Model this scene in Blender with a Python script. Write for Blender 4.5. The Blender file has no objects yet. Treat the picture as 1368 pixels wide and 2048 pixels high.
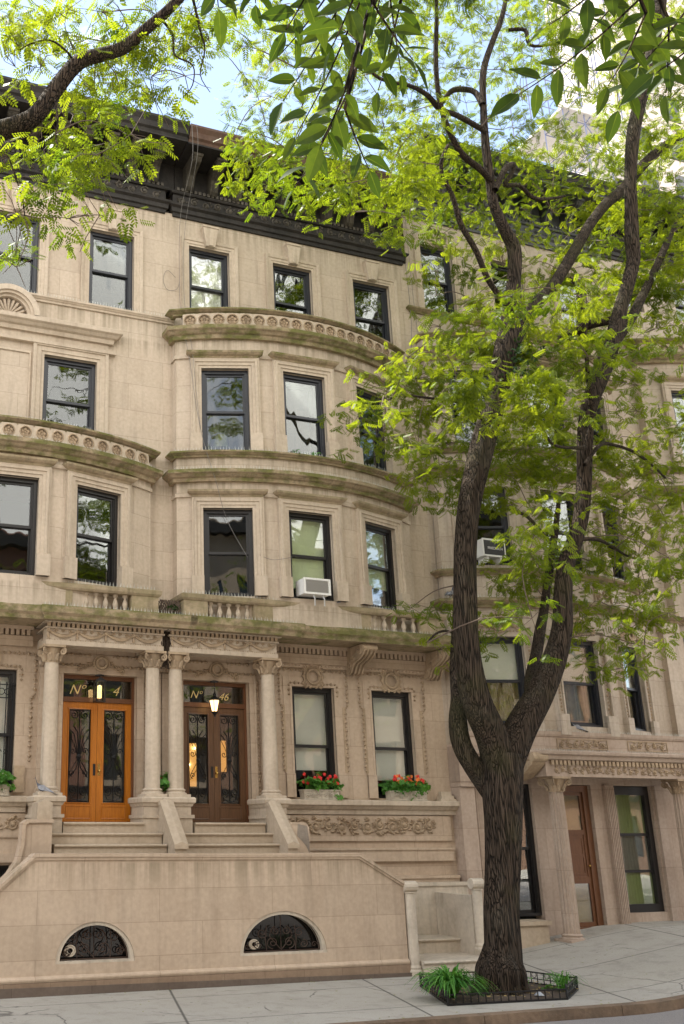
import bpy, math, random
import numpy as np
from mathutils import Vector, Matrix
R = random.Random(11)
rad = math.radians
scn = bpy.context.scene
COL = scn.collection

# ---------------- camera ----------------
cam = bpy.data.cameras.new('camera'); camo = bpy.data.objects.new('camera', cam); COL.objects.link(camo)
camo.location = (-6.8, -18.7, 2.465)
PITCH, YAW = rad(17.3), rad(19.8)
camo.rotation_euler = (rad(90) + PITCH, 0, -YAW)
cam.sensor_fit = 'HORIZONTAL'; cam.sensor_width = 36
cam.lens = 1980 / 1368 * 36
cam.shift_x = (684 - 320) / 1368
cam.shift_y = -(1024 - 1048.3) / 1368
cam.clip_start = 0.1; cam.clip_end = 2000
scn.camera = camo

# ---------------- sky, sun, exposure ----------------
SUN_EL, SUN_AZ = rad(62.5), rad(-48)      # azimuth from +Y (behind the houses), towards -X
w = bpy.data.worlds.new('World'); scn.world = w; w.use_nodes = True
nt = w.node_tree; nt.nodes.clear()
def N(t, **k):
    n = nt.nodes.new(t)
    for a, b in k.items(): setattr(n, a, b)
    return n
out = N('ShaderNodeOutputWorld'); bg = N('ShaderNodeBackground'); sky = N('ShaderNodeTexSky')
sky.sky_type = 'NISHITA'; sky.sun_disc = False; sky.sun_elevation = SUN_EL
sky.sun_rotation = SUN_AZ
sky.air_density = 1.0; sky.dust_density = .6; sky.ozone_density = 1.5
tc = N('ShaderNodeTexCoord'); mp = N('ShaderNodeMapping'); mp.inputs['Scale'].default_value = (1, 1, 2.2)
nz = N('ShaderNodeTexNoise'); nz.inputs['Scale'].default_value = 2.6; nz.inputs['Detail'].default_value = 9; nz.inputs['Roughness'].default_value = .58
cr = N('ShaderNodeValToRGB'); cr.color_ramp.elements[0].position = .48; cr.color_ramp.elements[1].position = .66; cr.color_ramp.elements[0].color = (.07, .07, .07, 1)
mx = N('ShaderNodeMix', data_type='RGBA'); mx.inputs[7].default_value = (10.5, 10, 9.2, 1)
ml = N('ShaderNodeMath', operation='MULTIPLY'); ml.inputs[1].default_value = .9
L = nt.links.new
L(tc.outputs['Generated'], mp.inputs[0]); L(mp.outputs[0], nz.inputs['Vector'])
# unseen cloud added over the far side (-Y) to brighten the fronts, a mostly clear sky behind the houses
sx = N('ShaderNodeSeparateXYZ'); L(tc.outputs['Generated'], sx.inputs[0]); sm = N('ShaderNodeMath', operation='MULTIPLY'); L(sx.outputs[1], sm.inputs[0]); sm.inputs[1].default_value = -.22
sa = N('ShaderNodeMath', operation='ADD'); L(sm.outputs[0], sa.inputs[0]); L(nz.outputs['Fac'], sa.inputs[1]); L(sa.outputs[0], cr.inputs[0])
L(cr.outputs[0], ml.inputs[0]); L(ml.outputs[0], mx.inputs[0]); L(sky.outputs[0], mx.inputs[6]); L(mx.outputs[2], bg.inputs[0]); L(bg.outputs[0], out.inputs[0])
bg.inputs[1].default_value = 0.115
sl = bpy.data.lights.new('sun', 'SUN'); sl.energy = 4.2; sl.angle = rad(.6); sl.color = (1, .95, .86)
so = bpy.data.objects.new('sun', sl); COL.objects.link(so)
sd = Vector((math.sin(SUN_AZ) * math.cos(SUN_EL), math.cos(SUN_AZ) * math.cos(SUN_EL), math.sin(SUN_EL)))
so.rotation_euler = sd.to_track_quat('Z', 'Y').to_euler(); so.location = (0, 0, 60)
scn.view_settings.view_transform = 'Standard'; scn.view_settings.look = 'None'
scn.view_settings.exposure = 1.75; scn.view_settings.gamma = 1
scn.view_settings.use_curve_mapping = False

# ---------------- materials ----------------
class MatB:
    def __init__(s, name):
        s.m = bpy.data.materials.new(name); s.m.use_nodes = True; s.t = s.m.node_tree
        s.b = s.t.nodes['Principled BSDF']; s.o = s.t.nodes['Material Output']
    def n(s, t, **k):
        n = s.t.nodes.new(t)
        for a, b in k.items(): setattr(n, a, b)
        return n
    def l(s, a, b): s.t.links.new(a, b)
    def coord(s, scale=(1, 1, 1), kind='Object'):
        tc = s.n('ShaderNodeTexCoord'); mp = s.n('ShaderNodeMapping'); mp.inputs['Scale'].default_value = scale
        if kind == 'World':
            g = s.n('ShaderNodeNewGeometry'); s.l(g.outputs['Position'], mp.inputs[0])
        else: s.l(tc.outputs[kind], mp.inputs[0])
        return mp.outputs[0]
    def noise(s, scale, detail=5, vec=None, rough=.55, dist=0):
        n = s.n('ShaderNodeTexNoise'); n.inputs['Scale'].default_value = scale; n.inputs['Detail'].default_value = detail
        n.inputs['Roughness'].default_value = rough; n.inputs['Distortion'].default_value = dist
        if vec is not None: s.l(vec, n.inputs['Vector'])
        return n.outputs['Fac']
    def ramp(s, fac, stops):
        r = s.n('ShaderNodeValToRGB'); e = r.color_ramp.elements
        while len(e) < len(stops): e.new(.5)
        for i, (p, c) in enumerate(stops):
            e[i].position = p
            e[i].color = (c, c, c, 1) if isinstance(c, (int, float)) else (*c, 1)
        s.l(fac, r.inputs[0]); return r.outputs[0]
    def mix(s, fac, a, b, mode='MIX'):
        m = s.n('ShaderNodeMix', data_type='RGBA', blend_type=mode)
        for v, i in ((fac, 0), (a, 6), (b, 7)):
            if isinstance(v, (int, float)): m.inputs[i].default_value = v
            elif isinstance(v, tuple): m.inputs[i].default_value = (*v, 1)
            else: s.l(v, m.inputs[i])
        return m.outputs[2]
    def math(s, op, a, b=0.):
        m = s.n('ShaderNodeMath', operation=op)
        for i, v in ((0, a), (1, b)):
            if isinstance(v, (int, float)): m.inputs[i].default_value = v
            else: s.l(v, m.inputs[i])
        return m.outputs[0]
    def bump(s, h, strength=.3, dist=.02):
        b = s.n('ShaderNodeBump'); b.inputs['Strength'].default_value = strength; b.inputs['Distance'].default_value = dist
        s.l(h, b.inputs['Height']); s.l(b.outputs[0], s.b.inputs['Normal'])
    def base(s, c, rough=.7, metal=0., spec=.5):
        if isinstance(c, tuple): s.b.inputs['Base Color'].default_value = (*c, 1)
        else: s.l(c, s.b.inputs['Base Color'])
        s.b.inputs['Roughness'].default_value = rough; s.b.inputs['Metallic'].default_value = metal
        s.b.inputs['Specular IOR Level'].default_value = spec

def stone(name, c1, c2, moss=0., streak=.35, joints=None, grime=.0, rough=.85, bumpy=.25, stainy=True, runs=()):
    M = MatB(name); P = M.coord(kind='World')
    n1 = M.noise(1.1, 6, P); n2 = M.noise(14, 6, P); n3 = M.noise(90, 3, P)
    col = M.mix(M.ramp(n1, [(.35, 0.), (.68, 1.)]), c1, c2)
    col = M.mix(.35, col, M.mix(M.ramp(n2, [(.3, .0), (.7, 1.)]), tuple(x * .82 for x in c1), tuple(min(1, x * 1.12) for x in c2)))
    # vertical rain streaks
    S = M.coord((7, 7, .45), 'World'); st = M.noise(1., 6, S, .62)
    col = M.mix(M.math('MULTIPLY', M.ramp(st, [(.5, 0.), (.72, 1.)]), streak), col, tuple(x * .52 for x in c1))
    st2 = M.noise(1.7, 4, M.coord((1.2, 1.2, .35), 'World'))
    col = M.mix(M.math('MULTIPLY', M.ramp(st2, [(.52, 0.), (.7, 1.)]), streak * .6), col, (c1[0] * .72, c1[1] * .66, c1[2] * .6))
    h = M.math('ADD', M.math('MULTIPLY', n2, .6), M.math('MULTIPLY', n3, .4))
    if joints:
        bw, bh, off = joints
        sp = M.n('ShaderNodeSeparateXYZ'); M.l(P, sp.inputs[0]); cb = M.n('ShaderNodeCombineXYZ')
        M.l(sp.outputs[0], cb.inputs[0]); M.l(sp.outputs[2], cb.inputs[1]); 
        br = M.n('ShaderNodeTexBrick'); br.offset = off; br.inputs['Scale'].default_value = 1.
        br.inputs['Brick Width'].default_value = bw; br.inputs['Row Height'].default_value = bh
        br.inputs['Mortar Size'].default_value = .006; br.inputs['Mortar Smooth'].default_value = .3
        br.inputs['Color1'].default_value = (1, 1, 1, 1); br.inputs['Color2'].default_value = (.86, .86, .85, 1); br.inputs['Mortar'].default_value = (.62, .6, .58, 1)
        M.l(cb.outputs[0], br.inputs['Vector'])
        col = M.mix(.75, col, br.outputs[0], 'MULTIPLY')
    if grime:
        gn = M.noise(2.3, 7, M.coord((1, 1, .7), 'World'), .65)
        col = M.mix(M.math('MULTIPLY', M.ramp(gn, [(.45, 0.), (.65, 1.)]), grime), col, (.09, .075, .055))
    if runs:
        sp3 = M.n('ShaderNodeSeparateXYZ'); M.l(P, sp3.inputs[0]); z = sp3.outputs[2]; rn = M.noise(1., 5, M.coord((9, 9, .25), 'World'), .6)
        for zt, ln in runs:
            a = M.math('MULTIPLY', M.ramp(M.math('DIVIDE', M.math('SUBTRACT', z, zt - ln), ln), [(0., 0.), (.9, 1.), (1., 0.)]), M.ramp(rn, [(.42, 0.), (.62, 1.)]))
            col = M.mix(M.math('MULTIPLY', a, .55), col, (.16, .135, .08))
    if moss:
        mn = M.noise(2.2, 8, M.coord((1, 1, 1.6), 'World'), .68); md = M.noise(23, 4, P)
        g = M.n('ShaderNodeNewGeometry'); sp2 = M.n('ShaderNodeSeparateXYZ'); M.l(g.outputs['Normal'], sp2.inputs[0])
        upf = M.math('ADD', M.math('MULTIPLY', sp2.outputs[2], .12), mn)
        col = M.mix(M.math('MULTIPLY', M.ramp(upf, [(.38, 0.), (.55, 1.)]), moss), col, M.mix(md, (.075, .085, .018), (.17, .165, .05)))
        dk = M.noise(6, 6, P, .7)
        col = M.mix(M.math('MULTIPLY', M.ramp(dk, [(.5, 0.), (.68, 1.)]), moss * .55), col, (.07, .06, .04))
    M.base(col, rough, spec=.25); M.bump(h, bumpy, .015)
    return M.m

C1, C2 = (.47, .385, .295), (.56, .47, .37)
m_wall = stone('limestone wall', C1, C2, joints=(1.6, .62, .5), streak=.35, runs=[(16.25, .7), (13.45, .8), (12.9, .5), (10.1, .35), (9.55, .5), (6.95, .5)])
m_trim = stone('limestone trim', (.43, .355, .27), (.53, .445, .345), streak=.4)
m_ledge = stone('mossy limestone ledge', (.30, .23, .145), (.40, .315, .21), moss=.92, streak=.6)
m_ledge2 = stone('weathered limestone', (.34, .265, .175), (.44, .35, .24), moss=.38, streak=.7, grime=.15)
m_carv = stone('carved limestone', (.34, .25, .165), (.46, .355, .24), streak=.5, grime=.32, bumpy=.5)
m_low = stone('lower storey limestone', (.45, .345, .25), (.53, .42, .315), joints=(1.4, .6, .5), streak=.25)
m_stoop = stone('smooth brownstone render', (.46, .355, .26), (.53, .42, .315), joints=(2.1, .52, .37), runs=[(2.02, .6)], streak=.3, bumpy=.1)
m_plinth = stone('brown base course', (.25, .175, .12), (.31, .225, .155), joints=(.75, .5, .5), streak=.3)
m_dplinth = stone('dark base course', (.12, .09, .07), (.16, .125, .1), joints=(1.3, .5, .5), streak=.3)
m_step = stone('worn stone steps', (.36, .29, .21), (.47, .385, .29), streak=.15)
m_pale = stone('pale concrete', (.50, .43, .34), (.60, .53, .43), streak=.5, grime=.2)
m_rhouse = stone('grey limestone', (.44, .365, .29), (.54, .46, .375), joints=(1.5, .6, .5), streak=.5)
m_rlow = stone('reddish brownstone', (.38, .29, .225), (.48, .385, .31), joints=(1.2, .85, .5), streak=.35)
m_blackcorn = stone('blackened metal cornice', (.013, .012, .011), (.038, .033, .029), streak=.5, rough=.6, bumpy=.5)
m_frieze = stone('sooty scroll frieze', (.04, .036, .03), (.13, .115, .095), streak=.6, grime=.4, rough=.7, bumpy=.6)
m_browncorn = stone('rusty brown metal', (.085, .045, .03), (.13, .075, .05), streak=.4, grime=.3, rough=.6)
m_bracket = stone('peeling painted bracket', (.022, .019, .015), (.085, .075, .055), streak=.9, grime=.5, rough=.7, bumpy=.8)

def simple(name, c, rough=.5, metal=0., spec=.5, n=0., ns=20):
    M = MatB(name)
    if n:
        f = M.noise(ns, 5, M.coord(kind='World'))
        M.base(M.mix(f, tuple(x * (1 - n) for x in c), tuple(min(1, x * (1 + n)) for x in c)), rough, metal, spec)
    else: M.base(c, rough, metal, spec)
    return M.m
m_frame = simple('dark blue-black paint', (.018, .02, .027), .35, n=.4)
m_frameb = simple('black paint', (.012, .011, .011), .4, n=.4)
m_iron = simple('wrought iron', (.012, .012, .013), .45, .3, n=.4)
m_rust = simple('rusty iron', (.05, .028, .018), .7, .2, n=.5)
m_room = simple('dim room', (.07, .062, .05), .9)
m_shade = simple('roller shade', (.82, .80, .74), .8, n=.05, ns=3)
m_shadeg = simple('green tinted shade', (.70, .78, .52), .8, n=.08, ns=4)
m_white = simple('white plastic', (.72, .72, .69), .4, n=.06)
m_acgrille = simple('grey grille', (.28, .27, .25), .6, n=.2, ns=60)
m_acdark = simple('dark grille', (.02, .02, .02), .5)
m_steel = simple('galvanised steel', (.55, .55, .55), .35, .7)
m_spike = simple('pale plastic spikes', (.55, .56, .50), .5)
m_brass = simple('brass', (.55, .36, .11), .25, 1.)
m_gold = simple('gold leaf lettering', (.75, .58, .25), .4, .2)
m_cable = simple('grey cable', (.16, .15, .14), .6)
m_soil = simple('dark soil', (.06, .042, .028), .95, n=.6, ns=30)
m_twig = simple('dry twig', (.10, .07, .05), .8, n=.3)
m_petalr = simple('red petals', (.62, .02, .015), .5, n=.3, ns=15)
m_petalo = simple('orange petals', (.75, .17, .02), .5, n=.3, ns=15)
m_planter = stone('carved planter', (.40, .35, .27), (.55, .49, .40), streak=.4, bumpy=1.)
m_plaid = simple('curtain', (.33, .25, .13), .9, n=.5, ns=9)

def wood(name, c1, c2, rough=.35):
    M = MatB(name)
    n = M.noise(3., 6, M.coord((14, 14, 1.2), 'World'), .6, .5)
    n2 = M.noise(60, 4, M.coord((4, 4, .4), 'World'))
    M.base(M.mix(.3, M.mix(M.ramp(n, [(.3, 0.), (.7, 1.)]), c1, c2), M.mix(n2, tuple(x * .6 for x in c1), c2)), rough)
    M.bump(n2, .15, .005); return M.m
m_oak = wood('varnished oak', (.32, .095, .006), (.55, .19, .012), .36)
m_dark = wood('dark walnut', (.075, .036, .018), (.15, .075, .035))
m_red = wood('mahogany', (.10, .04, .018), (.17, .075, .035), .3)

def glass(name, tint, refl=.35, wav=.12, scale=1.6):
    M = MatB(name); t = M.t; t.nodes.remove(M.b)
    P = M.coord((1, 1, .35), 'World'); n = M.noise(scale, 2, P, .4); n2 = M.noise(.6, 1, M.coord(kind='World'))
    b = M.n('ShaderNodeBump'); b.inputs['Strength'].default_value = wav; b.inputs['Distance'].default_value = .25
    M.l(n, b.inputs['Height'])
    g = M.n('ShaderNodeBsdfGlossy'); g.inputs['Roughness'].default_value = .015; g.inputs['Color'].default_value = (.95, .97, 1, 1)
    M.l(b.outputs[0], g.inputs['Normal'])
    tr = M.n('ShaderNodeBsdfTransparent'); tr.inputs[0].default_value = (*tint, 1)
    f = M.n('ShaderNodeFresnel'); f.inputs['IOR'].default_value = 1.7
    fac = M.math('ADD', M.math('MULTIPLY', f.outputs[0], .35), refl)
    ms = M.n('ShaderNodeMixShader'); M.l(fac, ms.inputs[0]); M.l(tr.outputs[0], ms.inputs[1]); M.l(g.outputs[0], ms.inputs[2])
    M.l(ms.outputs[0], M.o.inputs[0]); return M.m
m_glass = glass('old wavy glass', (.62, .64, .6), .06, .07, 1.5)
m_glassc = glass('clear window glass', (.93, .94, .92), .05, .03, 1.2)
m_glassl = glass('low reflection glass', (.8, .8, .78), .07, .03, 1.)

def emit(name, c, s):
    M = MatB(name); M.base((.8, .7, .5), .5)
    M.b.inputs['Emission Color'].default_value = (*c, 1); M.b.inputs['Emission Strength'].default_value = s
    return M.m
m_lampglow = emit('warm lamp glass', (1, .62, .25), 1.1)
m_bulb = emit('warm bulb', (1, .72, .35), 9)
m_hall = emit('lit hallway', (1, .42, .06), .30)

def leaf(name, a, b, trans=.5, tint=(1.25, 1.25, .45), rough=.45):
    M = MatB(name)
    at = M.n('ShaderNodeAttribute', attribute_name='tone')
    col = M.mix(at.outputs['Fac'], a, b)
    mo = M.noise(55, 4, M.coord(kind='World')); col = M.mix(M.ramp(mo, [(.35, .45), (.65, 0.)]), col, a)
    M.base(col, rough, spec=.2)
    tr = M.n('ShaderNodeBsdfTranslucent'); M.l(M.mix(1., col, tint, 'MULTIPLY'), tr.inputs[0])
    ms = M.n('ShaderNodeMixShader'); ms.inputs[0].default_value = trans
    M.l(M.b.outputs[0], ms.inputs[1]); M.l(tr.outputs[0], ms.inputs[2]); M.l(ms.outputs[0], M.o.inputs[0])
    return M.m
m_leaf = leaf('locust leaves', (.042, .085, .010), (.205, .25, .024), .60, (2.05, 1.85, .55))
m_bigleaf = leaf('near leaves', (.026, .052, .009), (.075, .11, .016), .36, (1.6, 1.5, .45), .6)
m_plant = leaf('planting leaves', (.05, .17, .035), (.17, .38, .08), .4)
m_ivy = leaf('ivy', (.02, .05, .015), (.05, .09, .03), .2)

def bark():
    M = MatB('furrowed bark'); P = M.coord((1, 1, .04), 'World')
    v = M.n('ShaderNodeTexVoronoi', feature='DISTANCE_TO_EDGE'); v.inputs['Scale'].default_value = 38
    nn = M.n('ShaderNodeTexNoise'); nn.inputs['Scale'].default_value = 5; M.l(P, nn.inputs['Vector'])
    mv = M.mix(.16, P, nn.outputs['Color'], 'ADD'); M.l(mv, v.inputs['Vector'])
    n = M.noise(26, 6, P, .65); n1 = M.noise(.9, 4, M.coord(kind='World'))
    h = M.math('ADD', M.ramp(v.outputs['Distance'], [(.0, 0.), (.16, 1.)]), M.math('MULTIPLY', n, .5))
    col = M.mix(M.ramp(h, [(.35, 0.), (1.2, 1.)]), (.008, .006, .004), (.062, .045, .032))
    col = M.mix(M.math('MULTIPLY', M.ramp(n1, [(.5, 0.), (.7, 1.)]), .45), col, (.07, .07, .025))
    n4 = M.noise(2.2, 6, M.coord((1, 1, .5), 'World'), .7); col = M.mix(M.math('MULTIPLY', M.ramp(n4, [(.54, 0.), (.64, 1.)]), .25), col, (.10, .09, .07)); M.base(col, .9, spec=.15); M.bump(h, 1., .04); return M.m
m_bark = bark()

def ground_mat():
    M = MatB('sidewalk concrete'); P = M.coord(kind='World')
    n = M.noise(.8, 6, P); n2 = M.noise(40, 6, P, .7); n3 = M.noise(3, 8, P, .7)
    col = M.mix(M.ramp(n, [(.3, 0.), (.7, 1.)]), (.33, .30, .25), (.41, .38, .325))
    col = M.mix(.5, col, M.mix(M.ramp(n2, [(.3, 0.), (.7, 1.)]), (.24, .225, .195), (.42, .41, .37)))
    col = M.mix(M.math('MULTIPLY', M.ramp(n3, [(.5, 0.), (.66, 1.)]), .45), col, (.2, .18, .15))
    gm = M.n('ShaderNodeTexVoronoi'); gm.inputs['Scale'].default_value = 2.6; M.l(P, gm.inputs['Vector']); col = M.mix(M.ramp(gm.outputs['Distance'], [(.05, .6), (.075, 0.)]), col, (.10, .09, .08))
    sp = M.n('ShaderNodeSeparateXYZ'); M.l(P, sp.inputs[0])
    def line(v, off, per, wd=.006):
        a = M.math('ABSOLUTE', M.math('SUBTRACT', M.math('FRACT', M.math('DIVIDE', M.math('SUBTRACT', v, off), per)), .5))
        return M.ramp(a, [(wd / per, 1.), (wd * 1.8 / per, 0.)])
    # slab joints (skewed slightly as laid)
    xs = M.math('ADD', sp.outputs[0], M.math('MULTIPLY', sp.outputs[1], -.28))
    j = M.math('MAXIMUM', line(xs, -1.87, 3.62, .012), line(sp.outputs[1], -1.85, 1.95, .008))
    col = M.mix(M.math('MULTIPLY', j, .85), col, (.05, .045, .04))
    cv = M.n('ShaderNodeTexVoronoi', feature='DISTANCE_TO_EDGE'); cv.inputs['Scale'].default_value = .55; nn = M.n('ShaderNodeTexNoise'); nn.inputs['Scale'].default_value = 2.5; nn.inputs['Detail'].default_value = 6; M.l(P, nn.inputs['Vector']); M.l(M.mix(.25, P, nn.outputs['Color'], 'ADD'), cv.inputs['Vector'])
    col = M.mix(M.math('MULTIPLY', M.ramp(cv.outputs['Distance'], [(.004, 1.), (.009, 0.)]), M.math('MULTIPLY', M.ramp(n, [(.5, 0.), (.6, 1.)]), .7)), col, (.06, .055, .05))
    M.base(col, .88, spec=.25); M.bump(M.math('SUBTRACT', n2, j), .25, .01); return M.m
m_walk = ground_mat()
m_kerb = stone('rough kerb stone', (.13, .09, .06), (.24, .17, .115), streak=.1, grime=.55, bumpy=1.)
def asphalt():
    M = MatB('asphalt'); P = M.coord(kind='World'); n = M.noise(120, 5, P, .8); n1 = M.noise(1, 5, P)
    col = M.mix(M.ramp(n, [(.35, 0.), (.65, 1.)]), (.10, .095, .09), (.34, .31, .29))
    M.base(M.mix(.3, col, M.mix(n1, (.12, .11, .1), (.25, .23, .21))), .9); M.bump(n, .5, .01); return M.m
m_road = asphalt()

# ---------------- mesh helpers ----------------
class MB:
    """collects shapes in local (u, o, z) space; map turns them into world space"""
    def __init__(s, fmap=None): s.v = []; s.f = []; s.map = fmap
    def add(s, vs, fs):
        k = len(s.v)
        s.v += [tuple(s.map(*p)) for p in vs] if s.map else [tuple(p) for p in vs]
        s.f += [tuple(i + k for i in f) for f in fs]
    def box(s, x0, x1, y0, y1, z0, z1, seg=1):
        vs = []; fs = []
        for i in range(seg + 1):
            x = x0 + (x1 - x0) * i / seg
            vs += [(x, y0, z0), (x, y1, z0), (x, y1, z1), (x, y0, z1)]
        for i in range(seg):
            a = i * 4; b = a + 4
            for j in range(4):
                k = (j + 1) % 4; fs.append((a + j, b + j, b + k, a + k))
        fs += [(0, 1, 2, 3), tuple(seg * 4 + i for i in (3, 2, 1, 0))]
        s.add(vs, fs); return s
    def taper(s, x0, x1, X0, X1, y0, y1, z0, z1):   # bottom x0..x1, top X0..X1
        s.add([(x0, y0, z0), (x1, y0, z0), (x1, y1, z0), (x0, y1, z0), (X0, y0, z1), (X1, y0, z1), (X1, y1, z1), (X0, y1, z1)],
              [(0, 3, 2, 1), (4, 5, 6, 7), (0, 1, 5, 4), (1, 2, 6, 5), (2, 3, 7, 6), (3, 0, 4, 7)]); return s
    def prism(s, poly, y0, y1):      # polygon in (x,z), extruded in y
        n = len(poly)
        s.add([(x, y0, z) for x, z in poly] + [(x, y1, z) for x, z in poly],
              [tuple(range(n - 1, -1, -1)), tuple(range(n, 2 * n))] + [(i, (i + 1) % n, n + (i + 1) % n, n + i) for i in range(n)]); return s
    def prismx(s, poly, x0, x1):     # polygon in (y,z), extruded in x
        n = len(poly)
        s.add([(x0, y, z) for y, z in poly] + [(x1, y, z) for y, z in poly],
              [tuple(range(n)), tuple(range(2 * n - 1, n - 1, -1))] + [(i, n + i, n + (i + 1) % n, (i + 1) % n) for i in range(n)]); return s
    def sweep(s, path, prof, closed=False, caps=True):
        """path in XY; profile [(outward, z)] polygon; outward is to the right of travel"""
        n = len(path); m = len(prof); P = [Vector(p[:2]) for p in path]; vs = []
        for i in range(n):
            if closed: a, b = P[i - 1], P[(i + 1) % n]
            else: a, b = (P[i - 1] if i else None), (P[i + 1] if i < n - 1 else None)
            d1 = (P[i] - a).normalized() if a is not None else None
            d2 = (b - P[i]).normalized() if b is not None else None
            if d1 is None: d1 = d2
            if d2 is None: d2 = d1
            n1 = Vector((d1.y, -d1.x)); n2 = Vector((d2.y, -d2.x)); nn = n1 + n2
            nn = nn / max(.25, nn.dot(n1)) if nn.length > 1e-6 else n1
            for o, z in prof: vs.append((P[i].x + nn.x * o, P[i].y + nn.y * o, z))
        fs = []
        for i in range(n if closed else n - 1):
            j = (i + 1) % n
            for k in range(m):
                l = (k + 1) % m; fs.append((i * m + k, j * m + k, j * m + l, i * m + l))
        if caps and not closed: fs += [tuple(range(m)), tuple((n - 1) * m + k for k in range(m - 1, -1, -1))]
        s.add(vs, fs); return s
    def frame(s, u0, u1, z0, z1, prof, bottom=False):
        """moulding round an opening in the (u,z) plane; prof [(away from opening, outward)]"""
        m = len(prof); vs = []
        cs = [(u0, z0, -1, -1 if bottom else 0), (u0, z1, -1, 1), (u1, z1, 1, 1), (u1, z0, 1, -1 if bottom else 0)]
        for u, z, du, dz in cs:
            for o, h in prof: vs.append((u + du * o, -h, z + dz * o))
        fs = []
        for i in range(4 if bottom else 3):
            j = (i + 1) % 4
            for k in range(m):
                l = (k + 1) % m; fs.append((i * m + k, i * m + l, j * m + l, j * m + k))
        if not bottom: fs += [tuple(range(m)), tuple(3 * m + k for k in range(m - 1, -1, -1))]
        s.add(vs, fs); return s
    def lathe(s, cx, cy, prof, n=14):
        vs = []; m = len(prof)
        for i in range(n):
            a = 2 * math.pi * i / n
            for r, z in prof: vs.append((cx + r * math.cos(a), cy + r * math.sin(a), z))
        fs = []
        for i in range(n):
            j = (i + 1) % n
            for k in range(m - 1): fs.append((i * m + k, j * m + k, j * m + k + 1, i * m + k + 1))
        fs += [tuple(i * m for i in range(n - 1, -1, -1)), tuple(i * m + m - 1 for i in range(n))]
        s.add(vs, fs); return s
    def tube(s, pts, r, n=6, caps=True):
        P = [Vector(p) for p in pts]; k = len(P)
        rr = r if isinstance(r, (list, tuple)) else [r] * k
        vs = []; prev = None
        for i in range(k):
            d = (P[min(i + 1, k - 1)] - P[max(i - 1, 0)]); d = d.normalized() if d.length > 1e-9 else Vector((0, 0, 1))
            if prev is None:
                a = Vector((0, 1, 0)) if abs(d.y) < .9 else Vector((1, 0, 0)); u = d.cross(a).normalized()
            else:
                u = prev - d * prev.dot(d); u = u.normalized() if u.length > 1e-6 else d.orthogonal().normalized()
            prev = u; w_ = d.cross(u)
            for j in range(n):
                t = 2 * math.pi * j / n; vs.append(P[i] + (u * math.cos(t) + w_ * math.sin(t)) * rr[i])
        fs = [(i * n + j, i * n + (j + 1) % n, (i + 1) * n + (j + 1) % n, (i + 1) * n + j) for i in range(k - 1) for j in range(n)]
        if caps: fs += [tuple(range(n - 1, -1, -1)), tuple((k - 1) * n + j for j in range(n))]
        s.add(vs, fs); return s
    def ring(s, cu, cz, R_, r, o=0., n=16, a0=0, a1=2 * math.pi, m=5):
        k = max(3, int(n * abs(a1 - a0) / 6.283)) + 1
        return s.tube([(cu + R_ * math.cos(a0 + (a1 - a0) * i / (k - 1)), o, cz + R_ * math.sin(a0 + (a1 - a0) * i / (k - 1))) for i in range(k)], r, m)
    def spiral(s, cu, cz, R_, turns, a0, r, o=0., n=14, hand=1, m=4):
        k = int(n * turns) + 2
        return s.tube([(cu + R_ * (1 - .85 * i / (k - 1)) * math.cos(a0 + hand * 6.283 * turns * i / (k - 1)), o,
                        cz + R_ * (1 - .85 * i / (k - 1)) * math.sin(a0 + hand * 6.283 * turns * i / (k - 1))) for i in range(k)], r, m)
    def ball(s, c, r, n=8, sx=1, sy=1, sz=1):
        vs = []; fs = []
        for i in range(1, n // 2 + 2):
            pass
        h = n // 2 + 1
        for i in range(h + 1):
            t = math.pi * i / h
            for j in range(n):
                a = 2 * math.pi * j / n
                vs.append((c[0] + sx * r * math.sin(t) * math.cos(a), c[1] + sy * r * math.sin(t) * math.sin(a), c[2] + sz * r * math.cos(t)))
        for i in range(h):
            for j in range(n): fs.append((i * n + j, (i + 1) * n + j, (i + 1) * n + (j + 1) % n, i * n + (j + 1) % n))
        s.add(vs, fs); return s
    def build(s, name, mat, parent=None, smooth=False, fix=True):
        o0 = Vector((0, 0, 0)); p = parent
        while p is not None: o0 += p.location; p = p.parent
        me = bpy.data.meshes.new(name)
        me.from_pydata([(x - o0.x, y - o0.y, z - o0.z) for x, y, z in s.v], [], s.f)
        me.materials.append(mat)
        if fix:
            import bmesh
            bm = bmesh.new(); bm.from_mesh(me); bmesh.ops.recalc_face_normals(bm, faces=bm.faces); bm.to_mesh(me); bm.free()
        if smooth: me.shade_smooth() if hasattr(me, 'shade_smooth') else None
        ob = bpy.data.objects.new(name, me); COL.objects.link(ob); ob.parent = parent
        return ob
def tag(o, label=None, cat=None, group=None, kind=None):
    for k, v in (('label', label), ('category', cat), ('group', group), ('kind', kind)):
        if v: o[k] = v
    return o
def empty(name, loc, label, cat, group=None):
    o = bpy.data.objects.new(name, None); COL.objects.link(o); o.location = loc; o.empty_display_size = .2
    return tag(o, label, cat, group)
def copy_tree(o, loc, label=None):
    def rec(a, par):
        c = a.copy(); COL.objects.link(c)
        if par is not None: c.parent = par
        for ch in a.children: rec(ch, c)
        return c
    c = rec(o, None); c.location = loc
    if label: c['label'] = label
    return c
def arc_map(x0, x1, ret, sag):
    """bay surface: u is world X, o is depth behind the surface (negative = proud)"""
    c = (x0 + x1) / 2; h = (x1 - x0) / 2; Rr = (h * h + sag * sag) / (2 * sag)
    def f(u, o, z):
        d = u - c; t = math.asin(max(-1, min(1, d / Rr))); q = Rr - o
        return (c + q * math.sin(t), -(ret + q * math.cos(t) - (Rr - sag)), z)
    return f
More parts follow.
